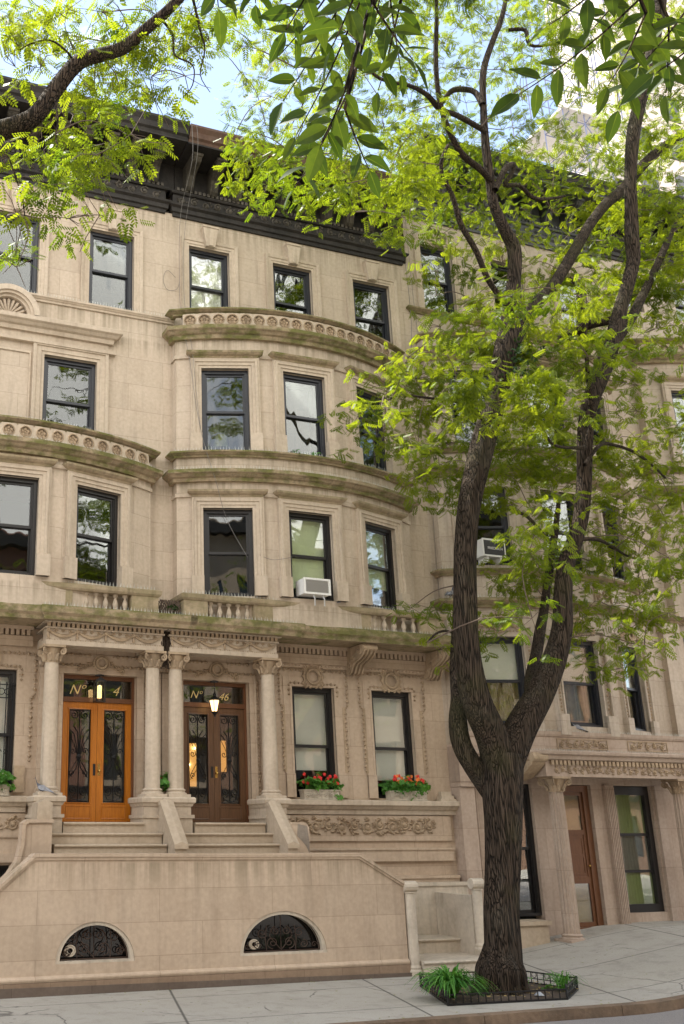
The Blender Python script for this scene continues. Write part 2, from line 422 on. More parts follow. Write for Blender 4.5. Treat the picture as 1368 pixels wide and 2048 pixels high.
def arc_path(x0, x1, ret, sag, n=20, wall=.3):
    f = arc_map(x0, x1, ret, sag)
    return [(x0, wall)] + [f(x0 + (x1 - x0) * i / n, 0, 0)[:2] for i in range(n + 1)] + [(x1, wall)]
def flat_map(y=0.): return lambda u, o, z: (u, y + o, z)
def chord_map(P0, P1):
    a, b = Vector(P0[:2]), Vector(P1[:2]); d = (b - a).normalized(); c = (a + b) / 2; n = Vector((-d.y, d.x))
    return (lambda u, o, z: (c.x + d.x * u + n.x * o, c.y + d.y * u + n.y * o, z)), (b - a).length
def wall(mb, f, s0, s1, z0, z1, ops, depth=.28, step=.35):
    xs = {s0, s1}; zs = {z0, z1}
    for a, b, c, d in ops: xs |= {a, b}; zs |= {c, d}
    xs = sorted(xs); xx = []
    for a, b in zip(xs, xs[1:]):
        k = max(1, int((b - a) / step)); xx += [a + (b - a) * i / k for i in range(k)]
    xx.append(xs[-1]); zs = sorted(zs)
    vs = []; fs = []
    for x in xx:
        for z in zs: vs.append(f(x, 0, z))
    m = len(zs)
    for i in range(len(xx) - 1):
        for j in range(m - 1):
            cx, cz = (xx[i] + xx[i + 1]) / 2, (zs[j] + zs[j + 1]) / 2
            if any(a < cx < b and c < cz < d for a, b, c, d in ops): continue
            fs.append((i * m + j, (i + 1) * m + j, (i + 1) * m + j + 1, i * m + j + 1))
    k = mb.map; mb.map = None; mb.add(vs, fs)
    for a, b, c, d in ops:
        g, wd = chord_map(f(a, 0, 0), f(b, 0, 0)); h = wd / 2
        o0 = -.0
        q = [g(-h, o0, c), g(h, o0, c), g(h, o0, d), g(-h, o0, d), g(-h, depth, c), g(h, depth, c), g(h, depth, d), g(-h, depth, d)]
        # curved edges of head and sill
        mb.add(q, [(0, 4, 7, 3), (1, 2, 6, 5), (2, 3, 7, 6), (0, 1, 5, 4)])
        ks = [x for x in xx if a - 1e-6 <= x <= b + 1e-6]
        if len(ks) > 2:
            for zz in (c, d):
                vv = [f(x, 0, zz) for x in ks]; mb.add(vv, [tuple(range(len(vv)))])
    mb.map = k

# ---------------- facade pieces ----------------
def window(par, f, a, b, z0, z1, mat=None, gl=None, shade=None, shmat=None, split=.5, tv=.055, guard=0, curtain=None, recess=0.):
    g, wd = chord_map(f(a, 0, 0), f(b, 0, 0)); h = wd / 2; mat = mat or m_frame; gl = gl or m_glass
    mb = MB(g); e = .003; r = recess
    mb.box(-h + e, -h + .075, .09 + r, .26 + r, z0 + e, z1 - e); mb.box(h - .075, h - e, .09 + r, .26 + r, z0 + e, z1 - e)
    mb.box(-h + .075, h - .075, .09 + r, .26 + r, z1 - .085, z1 - e); mb.box(-h + .075, h - .075, .07 + r, .26 + r, z0 + e, z0 + .06)
    zm = z0 + (z1 - z0) * split
    for (za, zb, o) in ((zm - .02, z1 - .085, .135 + r), (z0 + .06, zm + .025, .185 + r)):
        u0, u1 = -h + .075, h - .075
        mb.box(u0, u0 + tv, o, o + .045, za, zb); mb.box(u1 - tv, u1, o, o + .045, za, zb)
        mb.box(u0 + tv, u1 - tv, o, o + .045, zb - .05, zb); mb.box(u0 + tv, u1 - tv, o, o + .045, za, za + .055)
    # stepped outer bead
    mb.box(-h + .075, -h + .1, .115 + r, .135 + r, z0 + .06, z1 - .085); mb.box(h - .1, h - .075, .115 + r, .135 + r, z0 + .06, z1 - .085)
    win = mb.build('window', mat, par)
    for (za, zb, o) in ((zm + .035, z1 - .135, .155 + r), (z0 + .115, zm - .025, .205 + r)):
        p = MB(g); u = h - .075 - tv; p.box(-u, u, o, o + .006, za, zb); p.build('pane', gl, win)
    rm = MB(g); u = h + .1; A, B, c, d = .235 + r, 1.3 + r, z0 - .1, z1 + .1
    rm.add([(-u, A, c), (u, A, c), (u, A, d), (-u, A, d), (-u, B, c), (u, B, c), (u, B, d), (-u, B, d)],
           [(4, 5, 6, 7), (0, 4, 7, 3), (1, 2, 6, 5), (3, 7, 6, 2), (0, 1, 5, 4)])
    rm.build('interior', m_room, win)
    if shade:
        s = MB(g); n = 10; u = h - .09; zb = z1 - (z1 - z0) * shade
        vs = []
        for i in range(n + 1):
            t = i / n; z = z1 - .06 + (zb - z1 + .06) * t; o = .25 + r + .008 * math.sin(t * 5) + .006 * math.sin(t * 17)
            vs += [(-u, o, z), (u, o + .004 * math.sin(t * 9), z)]
        vs += [(x, o + .006, z) for x, o, z in vs]
        k = 2 * (n + 1)
        fs = [(2 * i, 2 * i + 1, 2 * i + 3, 2 * i + 2) for i in range(n)] + [(k + 2 * i, k + 2 * i + 2, k + 2 * i + 3, k + 2 * i + 1) for i in range(n)]
        s.add(vs, fs); s.box(-u, u, .24 + r, .26 + r, zb - .03, zb); s.build('window_shade', shmat or m_shade, win, fix=False)
    if curtain:
        s = MB(g); n = 40; u = h - .08; vs = []
        for i in range(n + 1):
            x = -u + 2 * u * i / n; o = .33 + r + .03 * math.sin(i * 1.9) + .01 * math.sin(i * .7)
            vs += [(x, o, z0 + curtain[0]), (x, o, z0 + curtain[1])]
        s.add(vs, [(2 * i, 2 * i + 2, 2 * i + 3, 2 * i + 1) for i in range(n)]); s.build('curtain', m_plaid if len(curtain) < 3 else curtain[2], win, fix=False)
    if guard:
        s = MB(g); n = 6; u = h - .16
        for i in range(n + 1): s.box(-u + 2 * u * i / n - .008, -u + 2 * u * i / n + .008, .31, .325, z0 + .08, z0 + guard) if i in (0, 2, 4, 6) else None
        k = int(guard / .11)
        for i in range(k): s.box(-u, u, .306, .31, z0 + .12 + i * .11, z0 + .135 + i * .11)
        s.build('window_guard', m_iron, win)
    return win, g, h
def surround_flat(par, f, a, b, z0, z1, key=True, w_=.2):
    g, wd = chord_map(f(a, 0, 0), f(b, 0, 0)); h = wd / 2
    mb = MB(g)
    mb.frame(-h, h, z0, z1, [(0, -.02), (0, .025), (.05, .025), (.055, .04), (w_ * .6, .04), (w_ * .65, .06), (w_, .075), (w_, -.02)])
    mb.build('window_surround', m_trim, par)
    if key:
        k = MB(g); k.add([(-.11, -.13, z1 + .02), (.11, -.13, z1 + .02), (.19, -.15, z1 + .50), (-.19, -.15, z1 + .50), (-.11, .02, z1 + .02), (.11, .02, z1 + .02), (.19, .02, z1 + .50), (-.19, .02, z1 + .50)],
              [(0, 1, 2, 3), (7, 6, 5, 4), (0, 4, 5, 1), (1, 5, 6, 2), (2, 6, 7, 3), (3, 7, 4, 0)])
        k.box(-.05, .05, -.155, -.1, z1 + .03, z1 + .44); k.box(-.2, .2, -.17, .01, z1 + .50, z1 + .545)
        k.build('keystone', m_trim, par)
def surround_bay(par, f, a, b, z0, z1, hood=True, mat=None):
    g, wd = chord_map(f(a, 0, 0), f(b, 0, 0)); h = wd / 2; mat = mat or m_trim
    mb = MB(g)
    mb.frame(-h, h, z0 + .0, z1, [(0, -.04), (0, .03), (.06, .03), (.065, .05), (.13, .05), (.14, .075), (.19, .075), (.20, .05), (.235, .05), (.235, -.05)])
    for s in (-1, 1): mb.box(*sorted((s * (h - .002), s * (h + .26))), -.095, .03, z0, z0 + .42)
    mb.build('window_surround', mat, par)
    if hood:
        hm = MB(g); pr_ = [(-.05, z1 + .235), (.06, z1 + .235), (.075, z1 + .27), (.12, z1 + .29), (.16, z1 + .33), (.165, z1 + .37), (-.05, z1 + .39)]
        u = h + .16
        # sweep straight across with returned ends
        hm.sweep([(-u, .02), (-u, 0), (u, 0), (u, .02)], [(o, z) for o, z in pr_])
        hm.build('window_hood', m_ledge if hood == 2 else m_ledge2, par)
# note: in map space "outward" is -o, sweep's right-hand side is -y, so the two agree
def ledge(par, path, z0, z1, out, mat=None, name='string_course', inn=-.03, crown=True):
    mb = MB(); H = z1 - z0
    if crown: pr_ = [(inn, z0), (out * .35, z0), (out * .42, z0 + H * .3), (out * .62, z0 + H * .38), (out * .8, z0 + H * .55), (out * .95, z0 + H * .62), (out, z0 + H * .66), (out, z0 + H * .95), (out - .02, z1), (inn, z1 + .015)]
    else: pr_ = [(inn, z0), (out, z0), (out, z1), (inn, z1)]
    mb.sweep(path, pr_); return mb.build(name, mat or m_ledge, par)
def spikes(par, path, z, out, sp=.062, h=.10):
    mb = MB(); pts = [Vector(p[:2]) for p in path]
    for a, b in zip(pts, pts[1:]):
        d = b - a; L_ = d.length
        if L_ < .1: continue
        d /= L_; n = Vector((d.y, -d.x)); k = int(L_ / sp)
        for i in range(k):
            for q in (0, 1):
                p = a + d * (i * sp + R.uniform(-.01, .01)) + n * (out - .03 - q * .05)
                t = (R.uniform(-.02, .02), -.02 + q * .05 + R.uniform(-.01, .01)); w_ = .0042; hh = h * R.uniform(.75, 1.1)
                mb.add([(p.x - w_, p.y, z), (p.x + w_, p.y, z), (p.x, p.y + w_ * 1.6, z), (p.x + t[0], p.y + n.y * t[1], z + hh)], [(0, 1, 3), (1, 2, 3), (2, 0, 3)])
    mb.build('bird_spikes', m_spike, par, fix=False)
def scrollwork(mb, u0, u1, z0, z1, o=-.02, r=.016, pitch=None, dens=1):
    """relief of alternating acanthus scrolls"""
    H = z1 - z0; p = pitch or H * 1.05; n = max(1, round((u1 - u0) / p)); p = (u1 - u0) / n
    for i in range(n):
        cu = u0 + p * (i + .5); s = 1 if i % 2 else -1; cz = (z0 + z1) / 2 + s * H * .06
        mb.spiral(cu, cz, H * .36, 1.4, s * 1.4, r, o, 12, s)
        mb.ball((cu, o, cz), r * 1.9, 6)
        for k in range(3 * dens):
            t = R.uniform(0, 6.28); q = H * R.uniform(.3, .45)
            cx, cz2 = cu + q * math.cos(t), (z0 + z1) / 2 + min(H * .45, max(-H * .45, q * math.sin(t)))
            mb.tube([(cx, o, cz2), (cx + H * .13 * math.cos(t + 1), o - .01, cz2 + H * .11 * math.sin(t + 1)), (cx + H * .2 * math.cos(t + 1.9), o, cz2 + H * .14 * math.sin(t + 1.9))], [r * .6, r * 1.2, r * .3], 4)
def dentils(mb, u0, u1, z0, z1, o0, o1, pitch=.1):
    n = max(1, round((u1 - u0) / pitch)); p = (u1 - u0) / n
    for i in range(n): mb.box(u0 + p * (i + .2), u0 + p * (i + .8), o1, o0, z0, z1)
def beads(mb, a, b, o=-.02, r=.040, pitch=.088):
    """egg-and-dart strip between two (u,z) points"""
    L_ = math.hypot(b[0] - a[0], b[1] - a[1]); n = max(1, round(L_ / pitch))
    for i in range(n):
        t = (i + .5) / n; u, z = a[0] + (b[0] - a[0]) * t, a[1] + (b[1] - a[1]) * t
        k = 1.15 if i % 2 else .75
        mb.add([(u - r * k, o + .01, z), (u, o + .01, z - r * k), (u + r * k, o + .01, z), (u, o + .01, z + r * k), (u, o - .8 * r, z)], [(0, 1, 4), (1, 2, 4), (2, 3, 4), (3, 0, 4)])
def rosette_band(par, f, s0, s1, z0, z1, pitch=.36, mat=None):
    """pierced parapet: round holes with five petals"""
    mat = mat or m_trim; mb = MB(f); n = max(1, round((s1 - s0) / pitch)); p = (s1 - s0) / n; H = z1 - z0; zc = (z0 + z1) / 2; r = H * .36; K = 20
    pet = MB(f)
    for i in range(n):
        c = s0 + p * (i + .5); outer = []; hole = []
        for k in range(K):
            a = 2 * math.pi * (k + .5) / K; ca, sa = math.cos(a), math.sin(a)
            t = min(p / 2 / max(1e-6, abs(ca)), H / 2 / max(1e-6, abs(sa)))
            outer.append((c + t * ca, 0, zc + t * sa)); hole.append((c + r * ca, 0, zc + r * sa))
        bk = [(x, .05, z) for x, _, z in hole]
        mb.add(outer + hole + bk, [(k, (k + 1) % K, K + (k + 1) % K, K + k) for k in range(K)] + [(K + k, K + (k + 1) % K, 2 * K + (k + 1) % K, 2 * K + k) for k in range(K)])
        for sx in (-1, 1):
            cc = [(c + sx * p / 2, 0, zc + H / 2), (c + sx * r * .6, 0, zc + H / 2), (c + sx * p / 2, 0, zc - H / 2)]
        for k in range(5):
            a = math.pi / 2 + k * 2 * math.pi / 5; cx, cz = c + r * .62 * math.cos(a), zc + r * .62 * math.sin(a)
            pet.ball((cx, .03, cz), r * .34, 7, 1, .5, 1)
            pet.tube([(c, .03, zc), (c + r * math.cos(a + .63), .03, zc + r * math.sin(a + .63))], .008, 4)
        pet.ball((c, .03, zc), r * .22, 6, 1, .6, 1)
        pet.ring(c, zc, r * 1.05, .012, -.006, 16)
    mb.box(s0, s1, .051, .13, z0, z1, n)
    b = mb.build('pierced_parapet', mat, par, fix=False)
    pet.build('rosettes', m_carv, b)
BAL_PROF = [(.055, 0), (.055, .03), (.03, .045), (.04, .07), (.058, .11), (.05, .15), (.028, .2), (.024, .225), (.036, .235), (.055, .25), (.055, .285)]
def balusters(par, xs, y, z, h):
    k = h / .285
    for x in xs:
        mb = MB(); mb.lathe(0, 0, [(r, q * k) for r, q in BAL_PROF], 10)
        ob = mb.build('baluster', m_trim, par, smooth=True); ob.location = (x - par.parent.location.x, y, z)
        ob.data.transform(Matrix.Translation((par.parent.location.x, 0, 0)))
def roof_cornice(par, x0, x1, zb, nb, crown=None, dep=.95, mat=None, bmat=None, bw=.20, xc=None):
    """architrave, scroll frieze, dentils, brackets and crown"""
    xc = xc or x1; mat = mat or m_blackcorn; bmat = bmat or m_bracket; crown = crown or m_browncorn
    mb = MB()
    path = [(x0, .1), (x0, 0), (x1, 0), (x1, .1)]
    mb.sweep(path, [(-.02, zb), (.05, zb), (.06, zb + .08), (.1, zb + .10), (.11, zb + .2), (.17, zb + .24), (.18, zb + .28), (.06, zb + .30), (.05, zb + .60), (-.02, zb + .60)])
    mb.sweep(path, [(-.02, zb + .602), (.1, zb + .602), (.12, zb + .63), (.12, zb + .66), (-.02, zb + .66)])
    mb.box(x0, xc, -dep, .05, zb + 1.36, zb + 1.40)
    mb.box(x0, xc, -.03, .05, zb + .66, zb + 1.36)
    c = mb.build('roof_cornice', mat, par)
    fr = MB(flat_map(-.05)); scrollwork(fr, x0 + .03, x1 - .03, zb + .32, zb + .59, -.015, .020, .30); dentils(fr, x0, x1, zb + .66, zb + .74, .02, -.09, .11)
    fr.build('frieze', m_frieze if mat is m_blackcorn else mat, c)
    cr_ = MB(); cr_.sweep([(x0, .1), (x0, 0), (x1, 0), (x1, .1)] if False else [(x0, 0), (xc, 0)], [(-.1, zb + 1.401), (dep + .0, zb + 1.401), (dep + .02, zb + 1.46), (dep + .07, zb + 1.50), (dep + .10, zb + 1.62), (dep + .16, zb + 1.72), (dep + .16, zb + 1.78), (-.1, zb + 1.9)])
    cr_.build('crown_moulding', crown, c)
    p = (x1 - x0) / nb
    for i in range(nb):
        cx = x0 + p * (i + .5)
        b = MB(); D = dep * .80
        poly = [(0, zb + .70), (-.16, zb + .70), (-.23, zb + .76), (-.27, zb + .88), (-.34, zb + 1.0), (-.50, zb + 1.07), (-D + .06, zb + 1.13), (-D, zb + 1.2), (-D, zb + 1.3), (-D + .05, zb + 1.358), (0, zb + 1.358)]
        b.prismx(poly, cx - bw / 2, cx + bw / 2)
        b.prismx([(y * .96 - .03, z - .015) for y, z in poly[1:8]] + [(-D + .1, zb + 1.2), (-.2, zb + 1.0)], cx - .03, cx + .03)
        for s in (-1, 1): b.tube([(cx + s * bw * .52, -D + .1 + .06 * math.cos(t), zb + 1.24 + .06 * math.sin(t)) for t in [j * .8 for j in range(8)]], .015, 4)
        b.tube([(cx - bw / 2 - .02, -D + .0, zb + 1.26), (cx + bw / 2 + .02, -D + .0, zb + 1.26)], .05, 8)
        b.build('bracket', bmat, c)
    return c
def column(par, x, y, z0, z1, r=.135, flutes=0, mat=None, cap=True):
    mat = mat or m_trim; mb = MB(); n = 28 if not flutes else flutes * 4; H = z1 - z0
    hb = .14
    cp = .30 if cap else .05
    mb.box(x - r * 1.5, x + r * 1.5, y - r * 1.5, y + r * 1.5, z0, z0 + .05)
    mb.lathe(x, y, [(r * 1.42, z0 + .05), (r * 1.42, z0 + .075), (r * 1.2, z0 + .09), (r * 1.15, z0 + .11), (r * 1.27, z0 + .12), (r * 1.27, z0 + .14), (r * 1.04, z0 + .16)], 24)
    vs = []; m = 6
    for j in range(m + 1):
        t = j / m; z = z0 + .16 + (H - cp - .16) * t; rr = r * (1 - .13 * t * t)
        for i in range(n):
            a = 2 * math.pi * i / n; q = rr
            if flutes: q = rr * (1 - .14 * (1 if i % 4 in (1, 2) else (0 if i % 4 == 0 else .25)))
            vs.append((x + q * math.cos(a), y + q * math.sin(a), z))
    fs = [(j * n + i, j * n + (i + 1) % n, (j + 1) * n + (i + 1) % n, (j + 1) * n + i) for j in range(m) for i in range(n)]
    mb.add(vs, fs); c = mb.build('column', mat, par)
    if cap:
        k = MB(); zc = z1 - cp; rt = r * .87
        k.lathe(x, y, [(rt * 1.12, zc - .02), (rt * 1.15, zc + .0), (rt * 1.0, zc + .015), (rt * 1.05, zc + .13), (rt * 1.35, zc + .23), (rt * 1.4, zc + .25)], 16)
        k.box(x - r * 1.45, x + r * 1.45, y - r * 1.45, y + r * 1.45, z1 - .045, z1)
        for i in range(8):
            a = i * math.pi / 4 + .39; cx, cy = x + math.cos(a) * rt * 1.12, y + math.sin(a) * rt * 1.12
            k.tube([(cx, cy, zc + .01), (x + math.cos(a) * rt * 1.25, y + math.sin(a) * rt * 1.25, zc + .08), (x + math.cos(a) * rt * 1.6, y + math.sin(a) * rt * 1.6, zc + .13), (x + math.cos(a) * rt * 1.5, y + math.sin(a) * rt * 1.5, zc + .10)], [.035, .035, .025, .015], 5)
        for sx in (-1, 1):
            for sy in (-1, 1):
                k.map = lambda u, o, z, sx=sx, sy=sy: (x + sx * (r * .98 + (u * .75)), y + sy * (r * .98 + u * .75) + o, z)
                k.spiral(.03, z1 - .12, .07, 1.5, 1.57, .022, 0, 10, -1, 5); k.map = None
        k.build('capital', m_carv, c)
    return c
def house(name, x0, x1, z1, mat, label, dz=-.6, extra=None):
    h = empty(name, (x0, 0, 0), label, 'house', 'terraced stone houses along the street')
    b = MB(); e = .012
    b.add([(x0 + e, -.0, dz), (x1 - e, 0, dz), (x1 - e, 11, dz), (x0 + e, 11, dz), (x0 + e, 0, z1), (x1 - e, 0, z1), (x1 - e, 11, z1), (x0 + e, 11, z1)],
          [(4, 5, 6, 7), (1, 2, 6, 5), (2, 3, 7, 6), (3, 0, 4, 7)])
    b.build('party_walls', mat, h)
    return h

# ======================= HOUSE IN THE MIDDLE (no. 46) =======================
H = house('stone_house', .27, 6.6, 18.0, m_wall, 'beige stone row house in the middle, two-storey bowed bay, dark double doors numbered 46')
F0 = flat_map(0.)
ops4 = [(.64, 1.66), (2.80, 3.84), (4.98, 6.02)]
mb = MB(); wall(mb, F0, .27, 6.6, 10.2, 16.3, [(a, b, 13.6, 15.53) for a, b in ops4])
wall(mb, F0, .27, 6.6, 6.3, 10.2, [(.6, 6.0, 6.6, 10.0)])
mb.build('upper_wall', m_wall, H, fix=False)
for i, (a, b) in enumerate(ops4):
    window(H, F0, a, b, 13.6, 15.53, shade=.97 if i == 0 else None, shmat=m_shade, gl=m_glassc if i == 0 else m_glass)
    surround_flat(H, F0, a, b, 13.6, 15.53)
roof_cornice(H, .29, 6.42, 16.22, 10)
# bay
BX0, BX1, RET, SAG = .22, 5.93, .22, .76
FB = arc_map(BX0, BX1, RET, SAG); PB = arc_path(BX0, BX1, RET, SAG)
o3 = [(.72, 1.70), (2.46, 3.48), (4.36, 5.32)]; o2 = o3
mb = MB(); wall(mb, FB, BX0, BX1, 6.5, 13.1, [(a, b, 10.2, 12.17) for a, b in o3] + [(a, b, 7.06, 8.95) for a, b in o2])
mb.box(BX0, BX0 + .04, -RET - .012, 0, 6.5, 13.1); mb.box(BX1 - .04, BX1, -RET - .012, 0, 6.5, 13.1)
mb.build('bay_wall', m_wall, H, fix=False)
mb = MB(); pts = [(p[0], p[1]) for p in PB]; mb.add([(x, y, 13.25) for x, y in pts], [tuple(range(len(pts)))]); mb.build('bay_roof', m_ledge, H)
ledge(H, PB, 12.86, 13.14, .24); ledge(H, PB, 13.46, 13.58, .19)
ledge(H, PB, 12.42, 12.5, .035, m_trim, crown=False)
rosette_band(H, arc_map(BX0, BX1, RET + .13, SAG), BX0 + .1, BX1 - .1, 13.15, 13.46, .285)
ledge(H, PB, 10.08, 10.2, .17); ledge(H, PB, 9.52, 9.76, .24); ledge(H, PB, 9.2, 9.28, .035, m_trim, crown=False)
spikes(H, PB, 13.58, .12); spikes(H, PB, 10.2, .17); spikes(H, PB, 9.76, .24)
for i, (a, b) in enumerate(o3):
    window(H, FB, a, b, 10.2, 12.17, split=.5); surround_bay(H, FB, a, b, 10.2, 12.17, hood=2)
for i, (a, b) in enumerate(o2):
    window(H, FB, a, b, 7.06, 8.95, mat=m_frameb, shade=(None, .84, .72)[i], shmat=m_shadeg, gl=(m_glass, m_glassc, m_glassc)[i], split=.5)
    surround_bay(H, FB, a, b, 7.06, 8.95, hood=1)
# balcony slab, parapet and balusters
SL = [(.27, 0), (.27, -.98), (2.62, -.98), (2.62, -.90), (6.5, -.90), (6.5, 0)]
mb = MB(); mb.add([(x, y, 6.27) for x, y in SL] + [(x, y, 6.5) for x, y in SL], [tuple(range(6)), tuple(range(11, 5, -1))])
mb.sweep(SL[1:5] if False else SL, [(-.02, 6.26), (.0, 6.26), (.02, 6.33), (.07, 6.38), (.08, 6.50), (.06, 6.52), (-.02, 6.53)]); slab = mb.build('balcony_slab', m_ledge, H)
spikes(H, SL[1:5], 6.52, .08, .07, .09)
mb = MB(); y0, y1 = -.90, -.68
mb.sweep([(.1, 0), (.1, y0), (6.15, y0), (6.15, 0)], [(-.24, 6.86), (.02, 6.86), (.05, 6.90), (.06, 6.97), (.0, 7.0), (-.24, 7.0)])
for a, b in ((.1, .62), (1.62, 2.05), (2.05, 2.5), (2.5, 3.6), (3.6, 4.35), (5.55, 6.15)): mb.box(a + .004, b - .004, y0 + (0.02 if a in (2.05, 3.6) else 0), y1, 6.5, 6.86)
mb.box(.1, .3, -.66, -.0, 6.5, 6.86); mb.box(5.95, 6.15, -.66, 0, 6.5, 6.86)
par_ = mb.build('balcony_parapet', m_ledge2, H)
balusters(par_, [.62 + .2 * (i + .5) for i in range(5)] , -.79, 6.52, .35); balusters(par_, [4.36 + .24 * (i + .5) for i in range(5)], -.79, 6.52, .35)
mb = MB(flat_map(-.9)); mb.frame(2.58, 3.54, 6.56, 6.82, [(0, -.0), (0, .015), (.02, .015), (.02, 0)], True); scrollwork(mb, 2.6, 3.52, 6.57, 6.81, -.015, .018, .3, 2); mb.build('carved_panel', m_carv, par_)
spikes(H, [(.1, y0), (6.15, y0)], 7.0, .04, .07, .1)
# ground storey wall and windows
G = [(2.86, 3.86), (4.77, 5.78)]
mb = MB(); wall(mb, F0, .27, 6.6, -.1, 6.3, [(.42, 1.88, 2.65, 5.42)] + [(a, b, 3.15, 5.4) for a, b in G], .30); mb.build('ground_storey_wall', m_low, H, fix=False)
for i, (a, b) in enumerate(G):
    window(H, F0, a, b, 3.15, 5.40, mat=m_frameb, shade=.74 if i == 0 else .82, gl=m_glassc, split=.46)
    su = MB(F0); c = (a + b) / 2; h = (b - a) / 2
    su.frame(a, b, 3.15, 5.4, [(0, -.02), (0, .03), (.05, .03), (.05, .02), (.2, .02), (.2, -.02)])
    oa, ob, ea, eb = a - .24, b + .24, a - .30, b + .30
    su.box(a - .2, a - .001, -.06, .0, 3.15, 3.62); su.box(b + .001, b + .2, -.06, .0, 3.15, 3.62)
    su.build('window_surround', m_low, H)
    eg = MB(flat_map(-.02))
    for s, (x, xe) in ((-1, (oa, ea)), (1, (ob, eb))):
        beads(eg, (x, 3.65), (x, 5.0)); beads(eg, (x, 5.0), (xe, 5.0)); beads(eg, (xe, 5.0), (xe, 5.75)); beads(eg, (xe, 5.75), (c + s * .25, 5.75))
        q = a - .07 if s < 0 else b + .07; beads(eg, (q, 5.18), (q, 5.47)); beads(eg, (q, 5.47), (c + s * .2, 5.47))
        eg.box(min(x, x - s * .06) - .0, max(x, x - s * .06), -.012, .0, 3.65, 5.0)
    eg.box(ea - .04, eb + .04, -.03, .0, 5.79, 5.82)
    eg.ring(c, 5.62, .15, .035, -.04, 20, m=6); eg.ring(c, 5.62, .21, .03, -.02, 20)
    for k in range(10): t = k * .628; eg.ball((c + .235 * math.cos(t), -.02, 5.62 + .235 * math.sin(t)), .035, 6)
    for s in (-1, 1): eg.spiral(c + s * .2, 5.78, .09, 1.2, 1.57, .025, -.03, 12, s); eg.spiral(c + s * .2, 5.46, .08, 1.2, -1.57, .025, -.03, 12, -s)
    eg.build('carved_cartouche', m_carv, H)
mb = MB(flat_map(0)); mb.box(2.3, 6.58, -.1, .0, 5.88, 6.08); mb.box(2.3, 6.58, -.13, 0, 6.2, 6.27); dentils(mb, 2.36, 6.5, 6.09, 6.2, 0, -.13, .105); beads(mb, (2.4, 5.85), (6.5, 5.85), -.05); mb.box(2.3, 6.58, -.055, 0, 5.8, 5.88)
mb.build('dentil_course', m_low, H)
for cx in (4.33, 6.3):
    b = MB(); b.prismx([(0, 5.72), (-.1, 5.70), (-.2, 5.74), (-.26, 5.84), (-.34, 5.92), (-.55, 5.98), (-.72, 6.06), (-.8, 6.14), (-.78, 6.255), (0, 6.255)], cx - .15, cx + .15)
    k = [(-.1, 5.68), (-.22, 5.72), (-.29, 5.83), (-.36, 5.9), (-.56, 5.955), (-.74, 6.04), (-.82, 6.13)]
    for dx in (-.13, -.045, .045, .13): b.tube([(cx + dx, y, z) for y, z in k], .022, 5)
    b.tube([(cx - .17, -.76, 6.17), (cx + .17, -.76, 6.17)], .075, 10)
    for s in (-1, 1):
        b.tube([(cx + s * .155, -.62 + .11 * (1 - i * .08) * math.cos(i * .7), 6.1 + .11 * (1 - i * .08) * math.sin(i * .7)) for i in range(12)], .018, 4)
        b.tube([(cx + s * .155, -.18 + .1 * (1 - i * .08) * math.cos(i * .7), 5.86 + .1 * (1 - i * .08) * math.sin(i * .7)) for i in range(12)], .018, 4)
        for i in range(4): b.ball((cx + s * .155, -.3 - i * .08, 6.02 + i * .03), .04, 6)
    b.build('console_bracket', m_carv, H)
ledge(H, [(2.3, 0), (6.68, 0)], 2.82, 3.10, .26, m_trim, 'sill_course')
mb = MB(F0); mb.box(2.3, 6.5, -.06, 0, 2.30, 2.80); mb.build('panel_band', m_low, H)
mb = MB(flat_map(-.06)); scrollwork(mb, 2.5, 6.1, 2.42, 2.76, -.014, .026, .30, 6); mb.build('carved_frieze', m_carv, H)
mb = MB(F0); mb.box(2.3, 6.5, -.09, 0, 1.9, 2.12); mb.box(2.3, 6.5, -.12, 0, 2.12, 2.16); mb.box(2.3, 6.55, -.14, 0, 1.0, 1.56); mb.box(2.3, 6.55, -.17, 0, 1.56, 1.62); mb.build('water_table', m_low, H)
mb = MB(); mb.box(6.25, 6.56, -.17, 0, 3.15, 3.22); mb.box(6.28, 6.54, -.12, 0, 3.22, 3.30); mb.box(6.2, 6.6, -.2, 0, 3.1, 3.15); mb.build('pilaster_base', m_trim, H)

